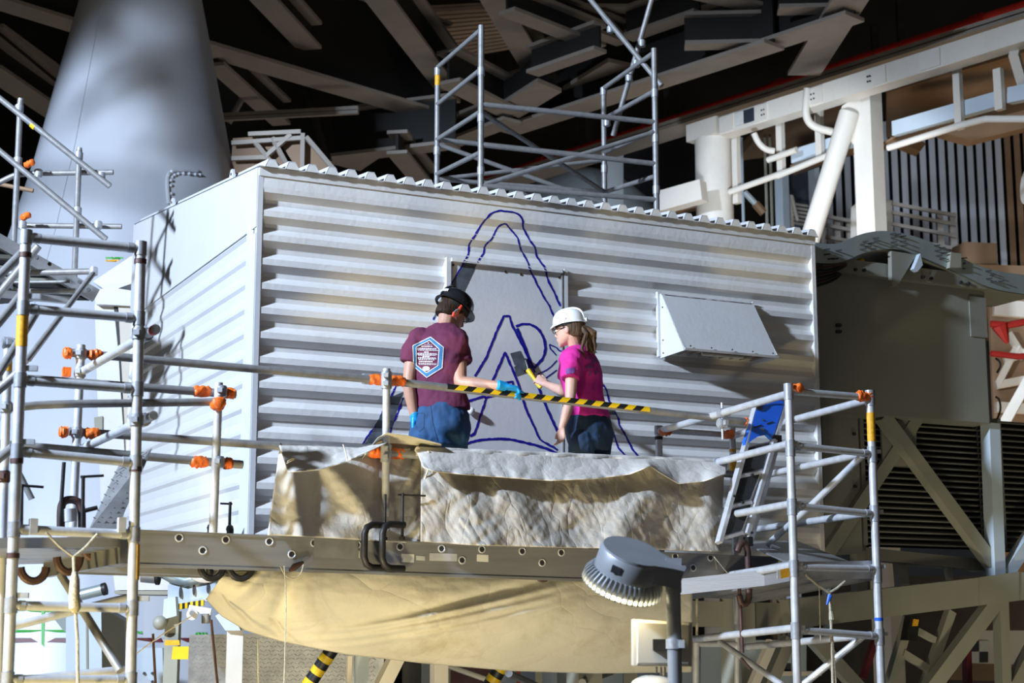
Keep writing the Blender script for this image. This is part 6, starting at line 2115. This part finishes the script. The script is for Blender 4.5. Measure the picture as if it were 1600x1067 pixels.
# ================================================================ the two painters
def remeshed(name, mb, mat, parent, vox, it=4, fac=.5, bulge=None, label=None):
    """joins the lofted pieces into one continuous surface"""
    c = V((0, 0, 0))
    for p in mb.v:
        c += p
    c /= len(mb.v)
    me = mb.mesh(name, mat, c)
    o = bpy.data.objects.new('tmp', me)
    COL.objects.link(o)
    r = o.modifiers.new('r', 'REMESH')
    r.mode = 'VOXEL'
    r.voxel_size = vox
    s = o.modifiers.new('s', 'SMOOTH')
    s.factor = fac
    s.iterations = it
    dg = bpy.context.evaluated_depsgraph_get()
    m2 = bpy.data.meshes.new_from_object(o.evaluated_get(dg))
    bpy.data.objects.remove(o)
    m2.name = name
    if bulge:
        nn = [v.normal.copy() for v in m2.vertices]
        for v, n_ in zip(m2.vertices, nn):
            v.co += n_ * bulge(v.co + c)
    m2.materials.clear()
    m2.materials.append(mat)
    m2.polygons.foreach_set('use_smooth', [True] * len(m2.polygons))
    m2.update()
    b = bpy.data.objects.new(name, m2)
    b.parent = parent
    b.location = c - (wloc(parent) if parent else V((0, 0, 0)))
    COL.objects.link(b)
    if label:
        b['label'] = label
    tri = BVHTree.FromPolygons([v.co + c for v in m2.vertices], [list(p.vertices) for p in m2.polygons])
    return b, tri


def limb(mb, pts, n=14, cap=True):
    """pts: (point, radius); ball ends so that the joints close"""
    P = [V(p) for p, r in pts]
    R = [r for p, r in pts]
    # denser, rounded
    Q, S = [P[0]], [R[0]]
    for i in range(len(P) - 1):
        for k in range(1, 7):
            t = k / 6
            Q.append(P[i].lerp(P[i + 1], t))
            S.append(R[i] + (R[i + 1] - R[i]) * t)
    for _ in range(3):
        Q2 = list(Q)
        for i in range(1, len(Q) - 1):
            Q2[i] = (Q[i - 1] + Q[i] * 2 + Q[i + 1]) / 4
        Q = Q2
    mb.path(Q, S, n)
    mb.ball(P[0], R[0], n=8)
    if cap:
        mb.ball(P[-1], R[-1], n=8)


def hand(mb, w0, Fd, Nd, side, curls, grow=0.0, sc=1.0, thumb=(.55, .75, .25)):
    Fd = V(Fd).normalized()
    side = (V(side) - Fd * V(side).dot(Fd)).normalized()
    Nd = (V(Nd) - Fd * V(Nd).dot(Fd) - side * V(Nd).dot(side)).normalized()
    L = .088 * sc
    mb.loft([(w0 - Fd * .01, side * (.026 * sc + grow), Nd * (.020 * sc + grow)), (w0 + Fd * L * .35, side * (.037 * sc + grow), Nd * (.017 * sc + grow)),
             (w0 + Fd * L * .75, side * (.041 * sc + grow), Nd * (.015 * sc + grow)), (w0 + Fd * L, side * (.040 * sc + grow), Nd * (.012 * sc + grow))], 14)
    for k, (o_, ln, cu) in enumerate(zip((-.031, -.0105, .0105, .031), (.062, .078, .084, .075), curls)):
        base = w0 + Fd * L * .86 + side * o_ * sc
        pts = [(base, .0095 * sc + grow)]
        ang = 0.0
        p = base + Fd * L * .14
        pts.append((p, .0092 * sc + grow))
        for f_, rr in ((.45, .0086), (.30, .0078), (.25, .0066)):
            ang += cu
            d = Fd * math.cos(ang) + Nd * math.sin(ang) + side * (o_ * 1.2)
            p = p + d.normalized() * ln * f_ * sc
            pts.append((p, rr * sc + grow))
        Q = [a for a, b in pts]
        mb.path(Q, [b for a, b in pts], 8)
        mb.ball(Q[-1], pts[-1][1], n=6)
        for a, b in pts[1:-1]:
            mb.ball(a, b * 1.03, n=6)
    b0 = w0 + Fd * L * .22 + side * .026 * sc
    td = (Fd * thumb[0] + side * thumb[1] + Nd * thumb[2]).normalized()
    b1 = b0 + td * .042 * sc
    td2 = (td * .8 + Fd * .55).normalized()
    b2 = b1 + td2 * .030 * sc
    mb.path([b0, b1, b2], [.0135 * sc + grow, .0105 * sc + grow, .008 * sc + grow], 8)
    mb.ball(b1, .0108 * sc + grow, n=6)
    mb.ball(b2, .008 * sc + grow, n=6)


def head(mb, C, hf, hu, sc=1.0):
    """skull, jaw, nose, ears; C is the middle of the head"""
    hr = hf.cross(hu).normalized()
    rows = [(0.0, .024, .024, .066), (.012, .040, .042, .054), (.035, .053, .064, .036), (.06, .062, .082, .018), (.09, .069, .093, .004), (.12, .073, .098, -.003), (.15, .076, .099, -.006),
            (.185, .070, .091, -.007), (.212, .052, .068, -.009), (.226, .028, .038, -.010), (.231, .008, .012, -.010)]
    b = C - hu * .118 * sc
    mb.loft([(b + hu * z * sc + hf * cy * sc, hr * hw * sc, hf * hd * sc) for z, hw, hd, cy in rows], 22)
    n0 = b + hu * .098 * sc + hf * .097 * sc
    mb.path([n0 + hu * .02 * sc, n0 + hf * .006 * sc, n0 - hu * .018 * sc + hf * .017 * sc, n0 - hu * .026 * sc + hf * .004 * sc], [.007 * sc, .010 * sc, .0125 * sc, .011 * sc], 8)
    mb.path([b + hu * .047 * sc + hf * .098 * sc + hr * .02 * sc, b + hu * .049 * sc + hf * .104 * sc, b + hu * .047 * sc + hf * .098 * sc - hr * .02 * sc], [.005, .0085, .005], 8)
    mb.path([b + hu * .037 * sc + hf * .096 * sc + hr * .018 * sc, b + hu * .036 * sc + hf * .101 * sc, b + hu * .037 * sc + hf * .096 * sc - hr * .018 * sc], [.005, .0085, .005], 8)
    mb.ball(b + hu * .008 * sc + hf * .082 * sc, .020 * sc, n=8)
    for s in (-1, 1):
        e = b + hu * .095 * sc + hr * s * .076 * sc - hf * .008 * sc
        mb.ball(e, .009 * sc, .019 * sc, .030 * sc, (hr, hf, hu), 10)
        mb.ball(b + hu * .122 * sc + hf * .082 * sc + hr * s * .034 * sc, .020 * sc, .012 * sc, .008 * sc, (hr, hf, hu), 8)
    return b, hr


def project(tri, pts, wpx, lift=.004, seed=0):
    """flat print strip on a cloth surface along picture points"""
    pts = densify(pts, 1.0)
    L, R = [], []
    for i, p in enumerate(pts):
        a, b = pts[max(0, i - 1)], pts[min(len(pts) - 1, i + 1)]
        l = math.hypot(b[0] - a[0], b[1] - a[1]) or 1
        nx, ny = -(b[1] - a[1]) / l * wpx / 2, (b[0] - a[0]) / l * wpx / 2
        for sg, lst in ((1, L), (-1, R)):
            r = ray(p[0] + nx * sg, p[1] + ny * sg).normalized()
            h = tri.ray_cast(CAM, r)
            lst.append(h[0] - r * lift if h[0] is not None else None)
    vs, fs = [], []
    for a, b in zip(L, R):
        vs += [a or V((0, 0, 0)), b or V((0, 0, 0))]
    for i in range(len(L) - 1):
        if all(x is not None for x in (L[i], R[i], L[i + 1], R[i + 1])):
            fs.append((2 * i, 2 * i + 1, 2 * i + 3, 2 * i + 2))
    used = sorted({i for f in fs for i in f})
    mp = {o: n_ for n_, o in enumerate(used)}
    return [vs[i] for i in used], [[mp[i] for i in f] for f in fs]


deck_z = lambda p: b1.z + (b2.z - b1.z) * ((p - b1).dot(U) / (b2 - b1).dot(U)) + .085

# ---------------------------------------------------------------- man
MO = .86
mf, mr = V((.34, .94, 0)).normalized(), V((.94, -.34, 0)).normalized()
mp_ = lambda x, y, d=0.0: onw(x, y, MO + d)
base = mp_(688, 700)
dz = deck_z(base)
man = root('person', V((base.x, base.y, dz)), 'person in maroon T-shirt, jeans and black hard hat, gloved hand resting on the striped rail', 'person')
# body
mb = MB()
fh = V((.80, .60, 0)).normalized()
tl = math.radians(29)
hu = Z * math.cos(tl) + fh * math.sin(tl)
hf = fh * math.cos(tl) - Z * math.sin(tl)
HC = mp_(707, 487, -.02)
hb, hr = head(mb, HC, hf, hu, 1.0)
limb(mb, [(mp_(692, 520), .068), (mp_(697, 506), .058), (HC - hu * .05 - hf * .02, .060)])
LS, LE, LW = mp_(648, 532, -.05), mp_(638, 600, -.03), mp_(648, 654, -.02)
RS, RE, RW = mp_(716, 534, .06), mp_(718, 599, .16), onw(786, 603, OR + .005)
limb(mb, [(LS, .056), (LS.lerp(LE, .5), .047), (LE, .041), (LE.lerp(LW, .35), .041), (LW, .027)])
limb(mb, [(RS, .060), (RS.lerp(RE, .5), .053), (RE, .047), (RE.lerp(RW, .35), .047), (RE.lerp(RW, .7), .035), (RW, .028)])
trs = [(508, 693, .055, .05), (520, 690, .14, .085), (535, 687, .18, .105), (560, 684, .18, .115), (600, 685, .165, .11), (640, 688, .165, .115), (668, 687, .16, .12), (690, 686, .14, .11)]
mb.loft([(mp_(cx, y), mr * hw, mf * hd) for y, cx, hw, hd in trs], 20)
hipL, hipR = mp_(666, 680), mp_(705, 680)
ankL, ankR = V((hipL.x - .02, hipL.y - .03, dz + .07)), V((hipR.x + .03, hipR.y + .02, dz + .07))
kneL, kneR = hipL.lerp(ankL, .5) + mf * .04, hipR.lerp(ankR, .5) + mf * .03
for h_, k_, a_ in ((hipL, kneL, ankL), (hipR, kneR, ankR)):
    limb(mb, [(h_, .078), (k_, .055), (k_.lerp(a_, .4), .055), (a_, .036)])
lh = dict(w0=LW, Fd=-Z + U * .05, Nd=mr, side=mf, curls=(.35, .3, .28, .22))
rhd = dict(w0=RW, Fd=U * 1.0 - Z * .12, Nd=-Z - U * .1, side=-N, curls=(.95, .85, .55, .08))
hand(mb, **lh)
hand(mb, **rhd)
body, _ = remeshed('body', mb, m_skin, man, .0055, 3)
# gloves
for spec, nm in ((lh, 'left'), (rhd, 'right')):
    mb = MB()
    hand(mb, grow=.0035, **spec)
    d = -V(spec['Fd']).normalized()
    mb.path([spec['w0'] + d * .04, spec['w0'] - d * .02], [.033, .031], 14)
    remeshed('glove', mb, m_glove, man, .0045, 2)
# shirt
mb = MB()
srs = [(507, 694, .072, .066), (513, 692, .108, .080), (520, 690, .165, .098), (530, 686, .208, .118), (546, 685, .212, .130), (570, 683, .196, .130), (598, 684, .180, .126), (620, 687, .183, .130), (641, 690, .192, .136)]
mb.loft([(mp_(cx, y), mr * hw, mf * hd) for y, cx, hw, hd in srs], 24)
limb(mb, [(mp_(655, 528, -.05), .072), (mp_(643, 550, -.05), .070), (mp_(639, 567, -.05), .066)], cap=False)
limb(mb, [(mp_(710, 530, .06), .080), (mp_(719, 552, .08), .076), (mp_(722, 568, .10), .074)], cap=False)


def wr(seed, a=.010, k=9):
    return lambda p: a * noise.fractal(V((p.x * k, p.y * k, p.z * k * .8 + seed)), .9, 2.1, 3) + a * .7 * noise.ridged_multi_fractal(V((p.x * 5 + p.z * 6, p.y * 5, p.z * 4 - p.x * 5 + seed)), .9, 2, 2, 1, 2) * .5


shirt, tri = remeshed('shirt', mb, m_maroonshirt, man, .0085, 9, bulge=wr(2.0))
q = [((445, 135), (685, 325), (660, 705), (375, 885), (135, 680), (120, 295)), ((430, 197), (605, 357), (583, 665), (372, 800), (185, 660), (180, 322)), ((438, 166), (645, 341), (621, 685), (373, 842), (160, 670), (150, 308))]
cv = lambda p: (635 + p[0] / 11.86, 515 + p[1] / 11.86)
PRN = []
for h_, w_, m_, lf in ((q[2], 4.6, m_printblue, .006), (q[0], 1.1, m_print, .0075), (q[1], 1.0, m_print, .0075)):
    pts = [cv(p) for p in h_]
    pts.append(pts[0])
    vs, fs = project(tri, pts, w_, lf)
    part('shirt_print', MB().add(vs, fs), m_, man, 'white and blue six sided back print' if m_ is m_printblue else None, smooth=False)
rr_ = random.Random(4)
mb = MB()
for y, x0, x1, w_ in ((247, 395, 430, 1.4), (275, 330, 470, .6), (308, 280, 495, 1.7), (345, 205, 555, .9), (362, 200, 560, .9), (382, 210, 585, .9), (415, 330, 412, 1.7), (440, 205, 560, .9), (458, 200, 580, .9), (476, 220, 540, .8), (497, 300, 428, 1.7),
                      (520, 210, 545, .9), (538, 215, 560, .9), (558, 225, 530, .8), (592, 235, 486, 1.8), (625, 220, 560, .9), (645, 230, 560, .9)):
    x = x0
    while x < x1:
        ln = min(x1 - x, rr_.choice((18, 26, 34, 44)))
        vs, fs = project(tri, [cv((x, y + (x - 370) * .02)), cv((x + ln, y + (x + ln - 370) * .02))], w_ * .9, .0075)
        mb.add(vs, fs)
        x += ln + 9
part('shirt_print', mb, m_print, man, 'rows of tiny white print', smooth=False, kind='stuff')
for k in range(3):
    pts = [cv((365 + 62 * math.cos(t) * (1 - k * .35), 720 + 38 * math.sin(t) * (1 - k * .35))) for t in [PI * 2 * i / 16 for i in range(17)]]
    vs, fs = project(tri, pts, 1.0, .0075)
    part('shirt_print', MB().add(vs, fs), m_print, man, smooth=False)
# jeans
mb = MB()
jrs = [(624, 686, .145, .100), (634, 687, .170, .122), (650, 687.5, .194, .150), (668, 687, .203, .158), (686, 686, .196, .15), (697, 686, .17, .13)]
mb.loft([(mp_(cx, y), mr * hw, mf * hd) for y, cx, hw, hd in jrs], 24)
for h_, k_, a_ in ((mp_(664, 682), kneL, ankL), (mp_(706, 684), kneR, ankR)):
    limb(mb, [(h_, .105), (h_.lerp(k_, .3), .098), (k_, .078), (k_.lerp(a_, .5), .072), (a_ - Z * .02, .066)])
jeans, trij = remeshed('jeans', mb, m_jeans, man, .009, 5, bulge=wr(7.0, .011, 10))
for pts, w_ in (([(648, 646), (650, 668), (656, 674), (662, 668), (663, 645), (648, 646)], .7), ([(672, 628), (676, 660), (684, 690)], .8), ([(640, 628), (690, 623), (726, 630)], .8)):
    vs, fs = project(trij, pts, w_, .003)
    part('jeans_seam', MB().add(vs, fs), m_jeans2, man, smooth=False)
# shoes
for a_ in (ankL, ankR):
    c = V((a_.x, a_.y, dz))
    part('shoe', MB().loft([(c + mf * x + Z * z, mr * w_, Z * h_ + mf * .0) for x, z, w_, h_ in ((-.09, .04, .02, .03), (-.07, .05, .036, .05), (0, .055, .042, .055), (.09, .042, .047, .042), (.15, .033, .045, .033), (.185, .026, .03, .02))], 14), m_black, man)
# hair, ears, glasses, strap
rows = [(.050, .054, .052, -.048), (.066, .068, .072, -.034), (.09, .077, .088, -.018), (.12, .081, .097, -.012), (.15, .083, .103, -.010), (.185, .076, .095, -.010)]
part('hair', MB().loft([(hb + hu * z + hf * (cy - .006), hr * hw, hf * hd) for z, hw, hd, cy in rows], 22), m_hair, man)
ez_ = hb + hu * .112
for s in (-1, 1):
    part('eye', MB().ball(ez_ + hf * .090 + hr * s * .032, .012, n=8), m_eye, man)
    part('glasses', MB().path([ez_ + hf * .108 + hr * s * (.033 + .026 * math.cos(t)) + hu * .018 * math.sin(t) for t in [PI * 2 * i / 14 for i in range(14)]], .0025, 6, closed=True), m_glass, man)
    part('glasses', MB().tube(ez_ + hf * .106 + hr * s * .060, ez_ - hf * .005 + hr * s * .081, .0025, 6), m_glass, man)
part('glasses', MB().tube(ez_ + hf * .108 - hr * .008, ez_ + hf * .108 + hr * .008, .0025, 6), m_glass, man)
s0 = HC + hr * .088 - hf * .005 + hu * .03
part('strap', MB().path([s0, s0 - hu * .03 - hf * .004], .010, 8), m_redstrap, man, 'red earplug strap')
part('strap', MB().path([s0 - hu * .03 - hf * .004, s0 - hu * .055 - hf * .020, s0 - hu * .075 - hf * .025], .006, 8), m_steel, man)
part('strap', MB().path([s0 - hu * .075 - hf * .025, s0 - hu * .105 - hf * .02], .010, 8), m_redstrap, man, 'red earplug strap')
part('strap', MB().path([s0 - hu * .02 + hf * .006, s0 - hu * .09 + hf * .004], .003, 6), m_redstrap, man)


def hard_hat(parent, C, hf, hu, hr, mat, full, sc=1.0):
    o = C + hu * .045 * sc
    prof_ = [(0, 1.0), (.02, .995), (.045, .97), (.07, .90), (.092, .77), (.107, .58), (.115, .36), (.118, .12)]
    shell = part('hat_shell', MB().loft([(o + hu * z * sc, hr * .113 * k * sc, hf * .137 * k * sc) for z, k in prof_], 36), mat, parent)
    # brim
    mb = MB()
    n = 48
    ri, ro = [], []
    for i in range(n):
        t = 2 * PI * i / n
        d = hr * math.cos(t) * .112 * sc + hf * math.sin(t) * .136 * sc
        ri.append(o + d * .98 + hu * .006)
        if full:
            ext = 1.28 if math.sin(t) > 0 else 1.24
            ext = 1.20 + .05 * math.sin(t)
            dr = -.010
        else:
            ext = 1.05 + .20 * max(0, math.sin(t)) ** 3
            dr = -.010 - .012 * max(0, math.sin(t))
        ro.append(o + d * ext + hu * dr)
    t_ = hu * .005
    mb.add(ri + ro + [p - t_ for p in ri] + [p - t_ for p in ro],
           [(i, (i + 1) % n, n + (i + 1) % n, n + i) for i in range(n)] + [(2 * n + i, 2 * n + (i + 1) % n, 3 * n + (i + 1) % n, 3 * n + i) for i in range(n)] + [(n + i, n + (i + 1) % n, 3 * n + (i + 1) % n, 3 * n + i) for i in range(n)] + [(i, (i + 1) % n, 2 * n + (i + 1) % n, 2 * n + i) for i in range(n)])
    part('hat_brim', mb, mat, shell)
    pts = [o + hu * (z + .004) * sc + hf * (.137 * k * sc * s_) for s_, seq in ((-1, prof_), (1, prof_[::-1])) for z, k in seq]
    part('hat_ridge', MB().path(pts, .010 * sc, 8), mat, shell)
    for s_ in (-1, 1):
        part('hat_slot', MB().box(o + hr * .113 * s_ * sc + hu * .012, hr * .004, hf * .02, hu * .010), mat, shell, smooth=False)
    return shell, o


sh_, ho = hard_hat(man, HC, hf, hu, hr, m_hatblk, True, .95)
part('suspension_band', MB().loft([(ho - hu * .012, hr * .094, hf * .112), (ho - hu * .034, hr * .090, hf * .108)], 28), m_black, sh_)
kn = ho - hu * .030 - hf * .112
part('ratchet_knob', MB().tube(kn, kn - hf * .014, .017, 14), m_fit, sh_)
for i in range(6):
    t = math.radians(-104 + i * 7.2)
    d = hr * math.cos(t) * .113 + hf * math.sin(t) * .136
    tn_ = (-hr * math.sin(t) * .113 + hf * math.cos(t) * .136).normalized()
    p = ho + d * .985 + hu * .040
    part('hat_letter', MB().box(p, tn_ * .0050, d.normalized() * .003, hu * (.009 if i % 2 else .010)), m_print, sh_, smooth=False)

# ---------------------------------------------------------------- woman
WO = .72
wf_, wr_ = V((-.70, .71, 0)).normalized(), V((.71, .70, 0)).normalized()
wpn = lambda x, y, d=0.0: onw(x, y, WO + d)
base = wpn(921, 690)
dz = deck_z(base)
wom = root('person', V((base.x, base.y, dz)), 'person in magenta T-shirt, dark jeans and white hard hat painting the door panel', 'person')
fh = V((-.90, .44, 0)).normalized()
tl = math.radians(6)
hu = Z * math.cos(tl) + fh * math.sin(tl)
hf = fh * math.cos(tl) - Z * math.sin(tl)
HC = wpn(890, 513)
mb = MB()
hb, hr = head(mb, HC, hf, hu, .96)
limb(mb, [(wpn(903, 552), .056), (wpn(899, 540), .049), (HC - hu * .05 - hf * .015, .052)])
LS, LE, LW = wpn(894, 566, .13), wpn(891, 626, .17), wpn(878, 668, .14)
RS, RE, RW = wpn(886, 566, -.16), wpn(882, 612, -.30), onw(853, 600, .185)
limb(mb, [(LS, .050), (LS.lerp(LE, .5), .042), (LE, .037), (LE.lerp(LW, .35), .036), (LW, .023)])
limb(mb, [(RS, .050), (RS.lerp(RE, .5), .042), (RE, .038), (RE.lerp(RW, .35), .036), (RW, .024)])
trs = [(543, 903, .045, .045), (552, 904, .115, .07), (566, 905, .150, .095), (590, 908, .145, .11), (612, 911, .13, .10), (632, 916, .125, .09), (655, 920, .135, .10), (680, 921, .13, .10)]
mb.loft([(wpn(cx, y), wr_ * hw, wf_ * hd) for y, cx, hw, hd in trs], 20)
hipL, hipR = wpn(908, 680, .06), wpn(935, 680, -.06)
ankL, ankR = V((hipL.x, hipL.y, dz + .07)), V((hipR.x, hipR.y, dz + .07))
kneL, kneR = hipL.lerp(ankL, .5) + wf_ * .02, hipR.lerp(ankR, .5) + wf_ * .02
for h_, k_, a_ in ((hipL, kneL, ankL), (hipR, kneR, ankR)):
    limb(mb, [(h_, .068), (k_, .046), (k_.lerp(a_, .4), .046), (a_, .034)])
hand(mb, LW, -Z - U * .05, N * -.3 - U * .2, wf_, (.6, .55, .5, .4), sc=.86, thumb=(.85, .35, .3))
BH0, BH1 = onw(845, 606, .155), onw(825, 578, .06)       # handle of the brush
ax_ = (BH1 - BH0).normalized()
hd_ = (onw(834, 588, .12) - RW).normalized()
hand(mb, RW, hd_, -Z - N * .25, ax_, (1.25, 1.2, 1.15, 1.0), sc=.92, thumb=(.75, .45, .35))
body, _ = remeshed('body', mb, m_skin2, wom, .0052, 3)
mb = MB()
srs = [(541, 903, .060, .056), (547, 903, .095, .070), (554, 904, .150, .088), (565, 905, .178, .108), (588, 908, .168, .124), (612, 911, .152, .118), (634, 916, .154, .120), (653, 920, .172, .132)]
mb.loft([(wpn(cx, y), wr_ * hw, wf_ * hd) for y, cx, hw, hd in srs], 24)
limb(mb, [(wpn(896, 560, .10), .068), (wpn(892, 578, .14), .070), (wpn(890.5, 592, .155), .066)], cap=False)
limb(mb, [(wpn(890, 560, -.12), .066), (wpn(886, 578, -.18), .066), (wpn(884, 592, -.22), .062)], cap=False)
shirt, tri = remeshed('shirt', mb, m_pinkshirt, wom, .0082, 9, bulge=wr(4.0, .011, 9))
mb = MB()
for i in range(34):
    a, y = rr_.uniform(916, 934), rr_.uniform(553, 582)
    a += (y - 553) * .12
    t = rr_.uniform(.3, 2.6)
    ln = rr_.uniform(4, 9)
    vs, fs = project(tri, smoothpath([(a, y), (a + ln * math.cos(t) * .5 + 1.5, y + ln * math.sin(t) * .5), (a + ln * math.cos(t), y + ln * math.sin(t))], 1), rr_.uniform(.7, 1.5), .006)
    mb.add(vs, fs)
part('shirt_print', mb, m_printpurple, wom, 'purple sketchy back print', smooth=False, kind='stuff')
mb = MB()
for j in range(4):
    vs, fs = project(tri, [(884, 577 + j * 2.2), (899, 575 + j * 2.2)], 2.0, .006)
    mb.add(vs, fs)
part('shirt_print', mb, m_printpurple, wom, 'purple sleeve print block', smooth=False)
mb = MB()
jrs = [(641, 918, .132, .100), (655, 920, .165, .130), (672, 921.5, .182, .150), (690, 922, .176, .142), (703, 922, .15, .12)]
mb.loft([(wpn(cx, y), wr_ * hw, wf_ * hd) for y, cx, hw, hd in jrs], 24)
for h_, k_, a_ in ((wpn(909, 690, .07), kneL, ankL), (wpn(936, 690, -.07), kneR, ankR)):
    limb(mb, [(h_, .092), (h_.lerp(k_, .3), .086), (k_, .066), (k_.lerp(a_, .5), .058), (a_ - Z * .02, .054)])
jeans, trij = remeshed('jeans', mb, m_jeans2, wom, .0085, 5, bulge=wr(11.0, .008, 11))
for pts in ([(912, 657), (914, 676), (922, 682), (931, 676), (931, 656), (912, 657)], [(932, 660), (934, 700)], [(893, 650), (920, 645), (948, 650)]):
    vs, fs = project(trij, pts, .7, .003)
    part('jeans_seam', MB().add(vs, fs), m_jeans, wom, smooth=False)
for a_ in (ankL, ankR):
    c = V((a_.x, a_.y, dz))
    part('shoe', MB().loft([(c + wf_ * x + Z * z, wr_ * w_, Z * h_) for x, z, w_, h_ in ((-.08, .04, .02, .03), (-.06, .045, .032, .045), (0, .05, .038, .05), (.08, .038, .042, .038), (.13, .03, .04, .03), (.165, .024, .026, .018))], 14), m_black, wom)
rows = [(.045, .050, .045, -.052), (.066, .066, .066, -.040), (.09, .074, .082, -.024), (.12, .078, .092, -.016), (.15, .080, .098, -.012), (.185, .073, .090, -.010)]
part('hair', MB().loft([(hb + hu * z * .96 + hf * (cy - .008), hr * hw, hf * hd) for z, hw, hd, cy in rows], 22), m_hair2, wom)
tail = root  # ponytail strands
t0 = HC - hf * .095 - hu * .015
rng = random.Random(9)
mb = MB()
for i in range(15):
    o1 = V((rng.uniform(-.02, .02), rng.uniform(-.02, .02), rng.uniform(-.015, .015)))
    e = wpn(921 + rng.uniform(-9, 12), 556 + rng.uniform(-10, 5), .07 + rng.uniform(-.03, .05))
    m1 = t0.lerp(e, .4) - hf * (.025 + rng.uniform(-.015, .02)) + Z * .02
    m2 = t0.lerp(e, .75) - hf * (.012 + rng.uniform(-.015, .015)) + V((rng.uniform(-.015, .015), 0, 0))
    P = smoothpath3 = [t0 + o1 * .6, m1 + o1, m2 + o1, e]
    mb.path([P[0], P[0].lerp(P[1], .5), P[1], P[1].lerp(P[2], .5), P[2], P[3]], [.018, .019, .018, .015, .011, .003], 8)
part('ponytail', mb, m_hair2, wom, 'wavy dark blond ponytail', kind='stuff')
ez_ = hb + hu * .108
for s in (-1, 1):
    part('eye', MB().ball(ez_ + hf * .086 + hr * s * .030, .0115, n=8), m_eye, wom)
    part('glasses', MB().path([ez_ + hf * .106 + hr * s * (.032 + .026 * math.cos(t)) + hu * .018 * math.sin(t) for t in [PI * 2 * i / 14 for i in range(14)]], .003, 6, closed=True), m_glass, wom)
    part('glasses', MB().tube(ez_ + hf * .104 + hr * s * .058, ez_ - hf * .005 + hr * s * .078, .003, 6), m_glass, wom)
sh2, ho = hard_hat(wom, HC, hf, hu, hr, m_hatwht, False, .84)
part('suspension_band', MB().loft([(ho - hu * .008, hr * .088, hf * .104), (ho - hu * .026, hr * .085, hf * .101)], 28), m_black, sh2)
kn = ho - hu * .0 - hf * .128
part('ratchet_knob', MB().tube(kn, kn - hf * .012, .014, 14), m_hatwht, sh2)
# brush in her hand
br = root('paint_brush', (BH0 + BH1) / 2, 'yellow handled paint pad brush held against the door panel', 'brush')
part('handle', MB().path([BH0, BH0.lerp(BH1, .15), BH0.lerp(BH1, .5), BH0.lerp(BH1, .8), BH1], [.013, .017, .012, .017, .019], 12), m_yellow, br)
B2 = onw(821, 563, .05)
part('wire_stem', MB().path([BH1, onw(824, 572, .06), B2, onw(818, 566, .04)], .005, 8), m_steel, br)
part('bristle_pad', MB().hexa([onw(813, 563, .016), onw(822, 559, .016), onw(826, 576, .016), onw(817, 579, .016), onw(813, 563, .05), onw(822, 559, .05), onw(826, 576, .05), onw(817, 579, .05)]), m_patch, br, smooth=False)
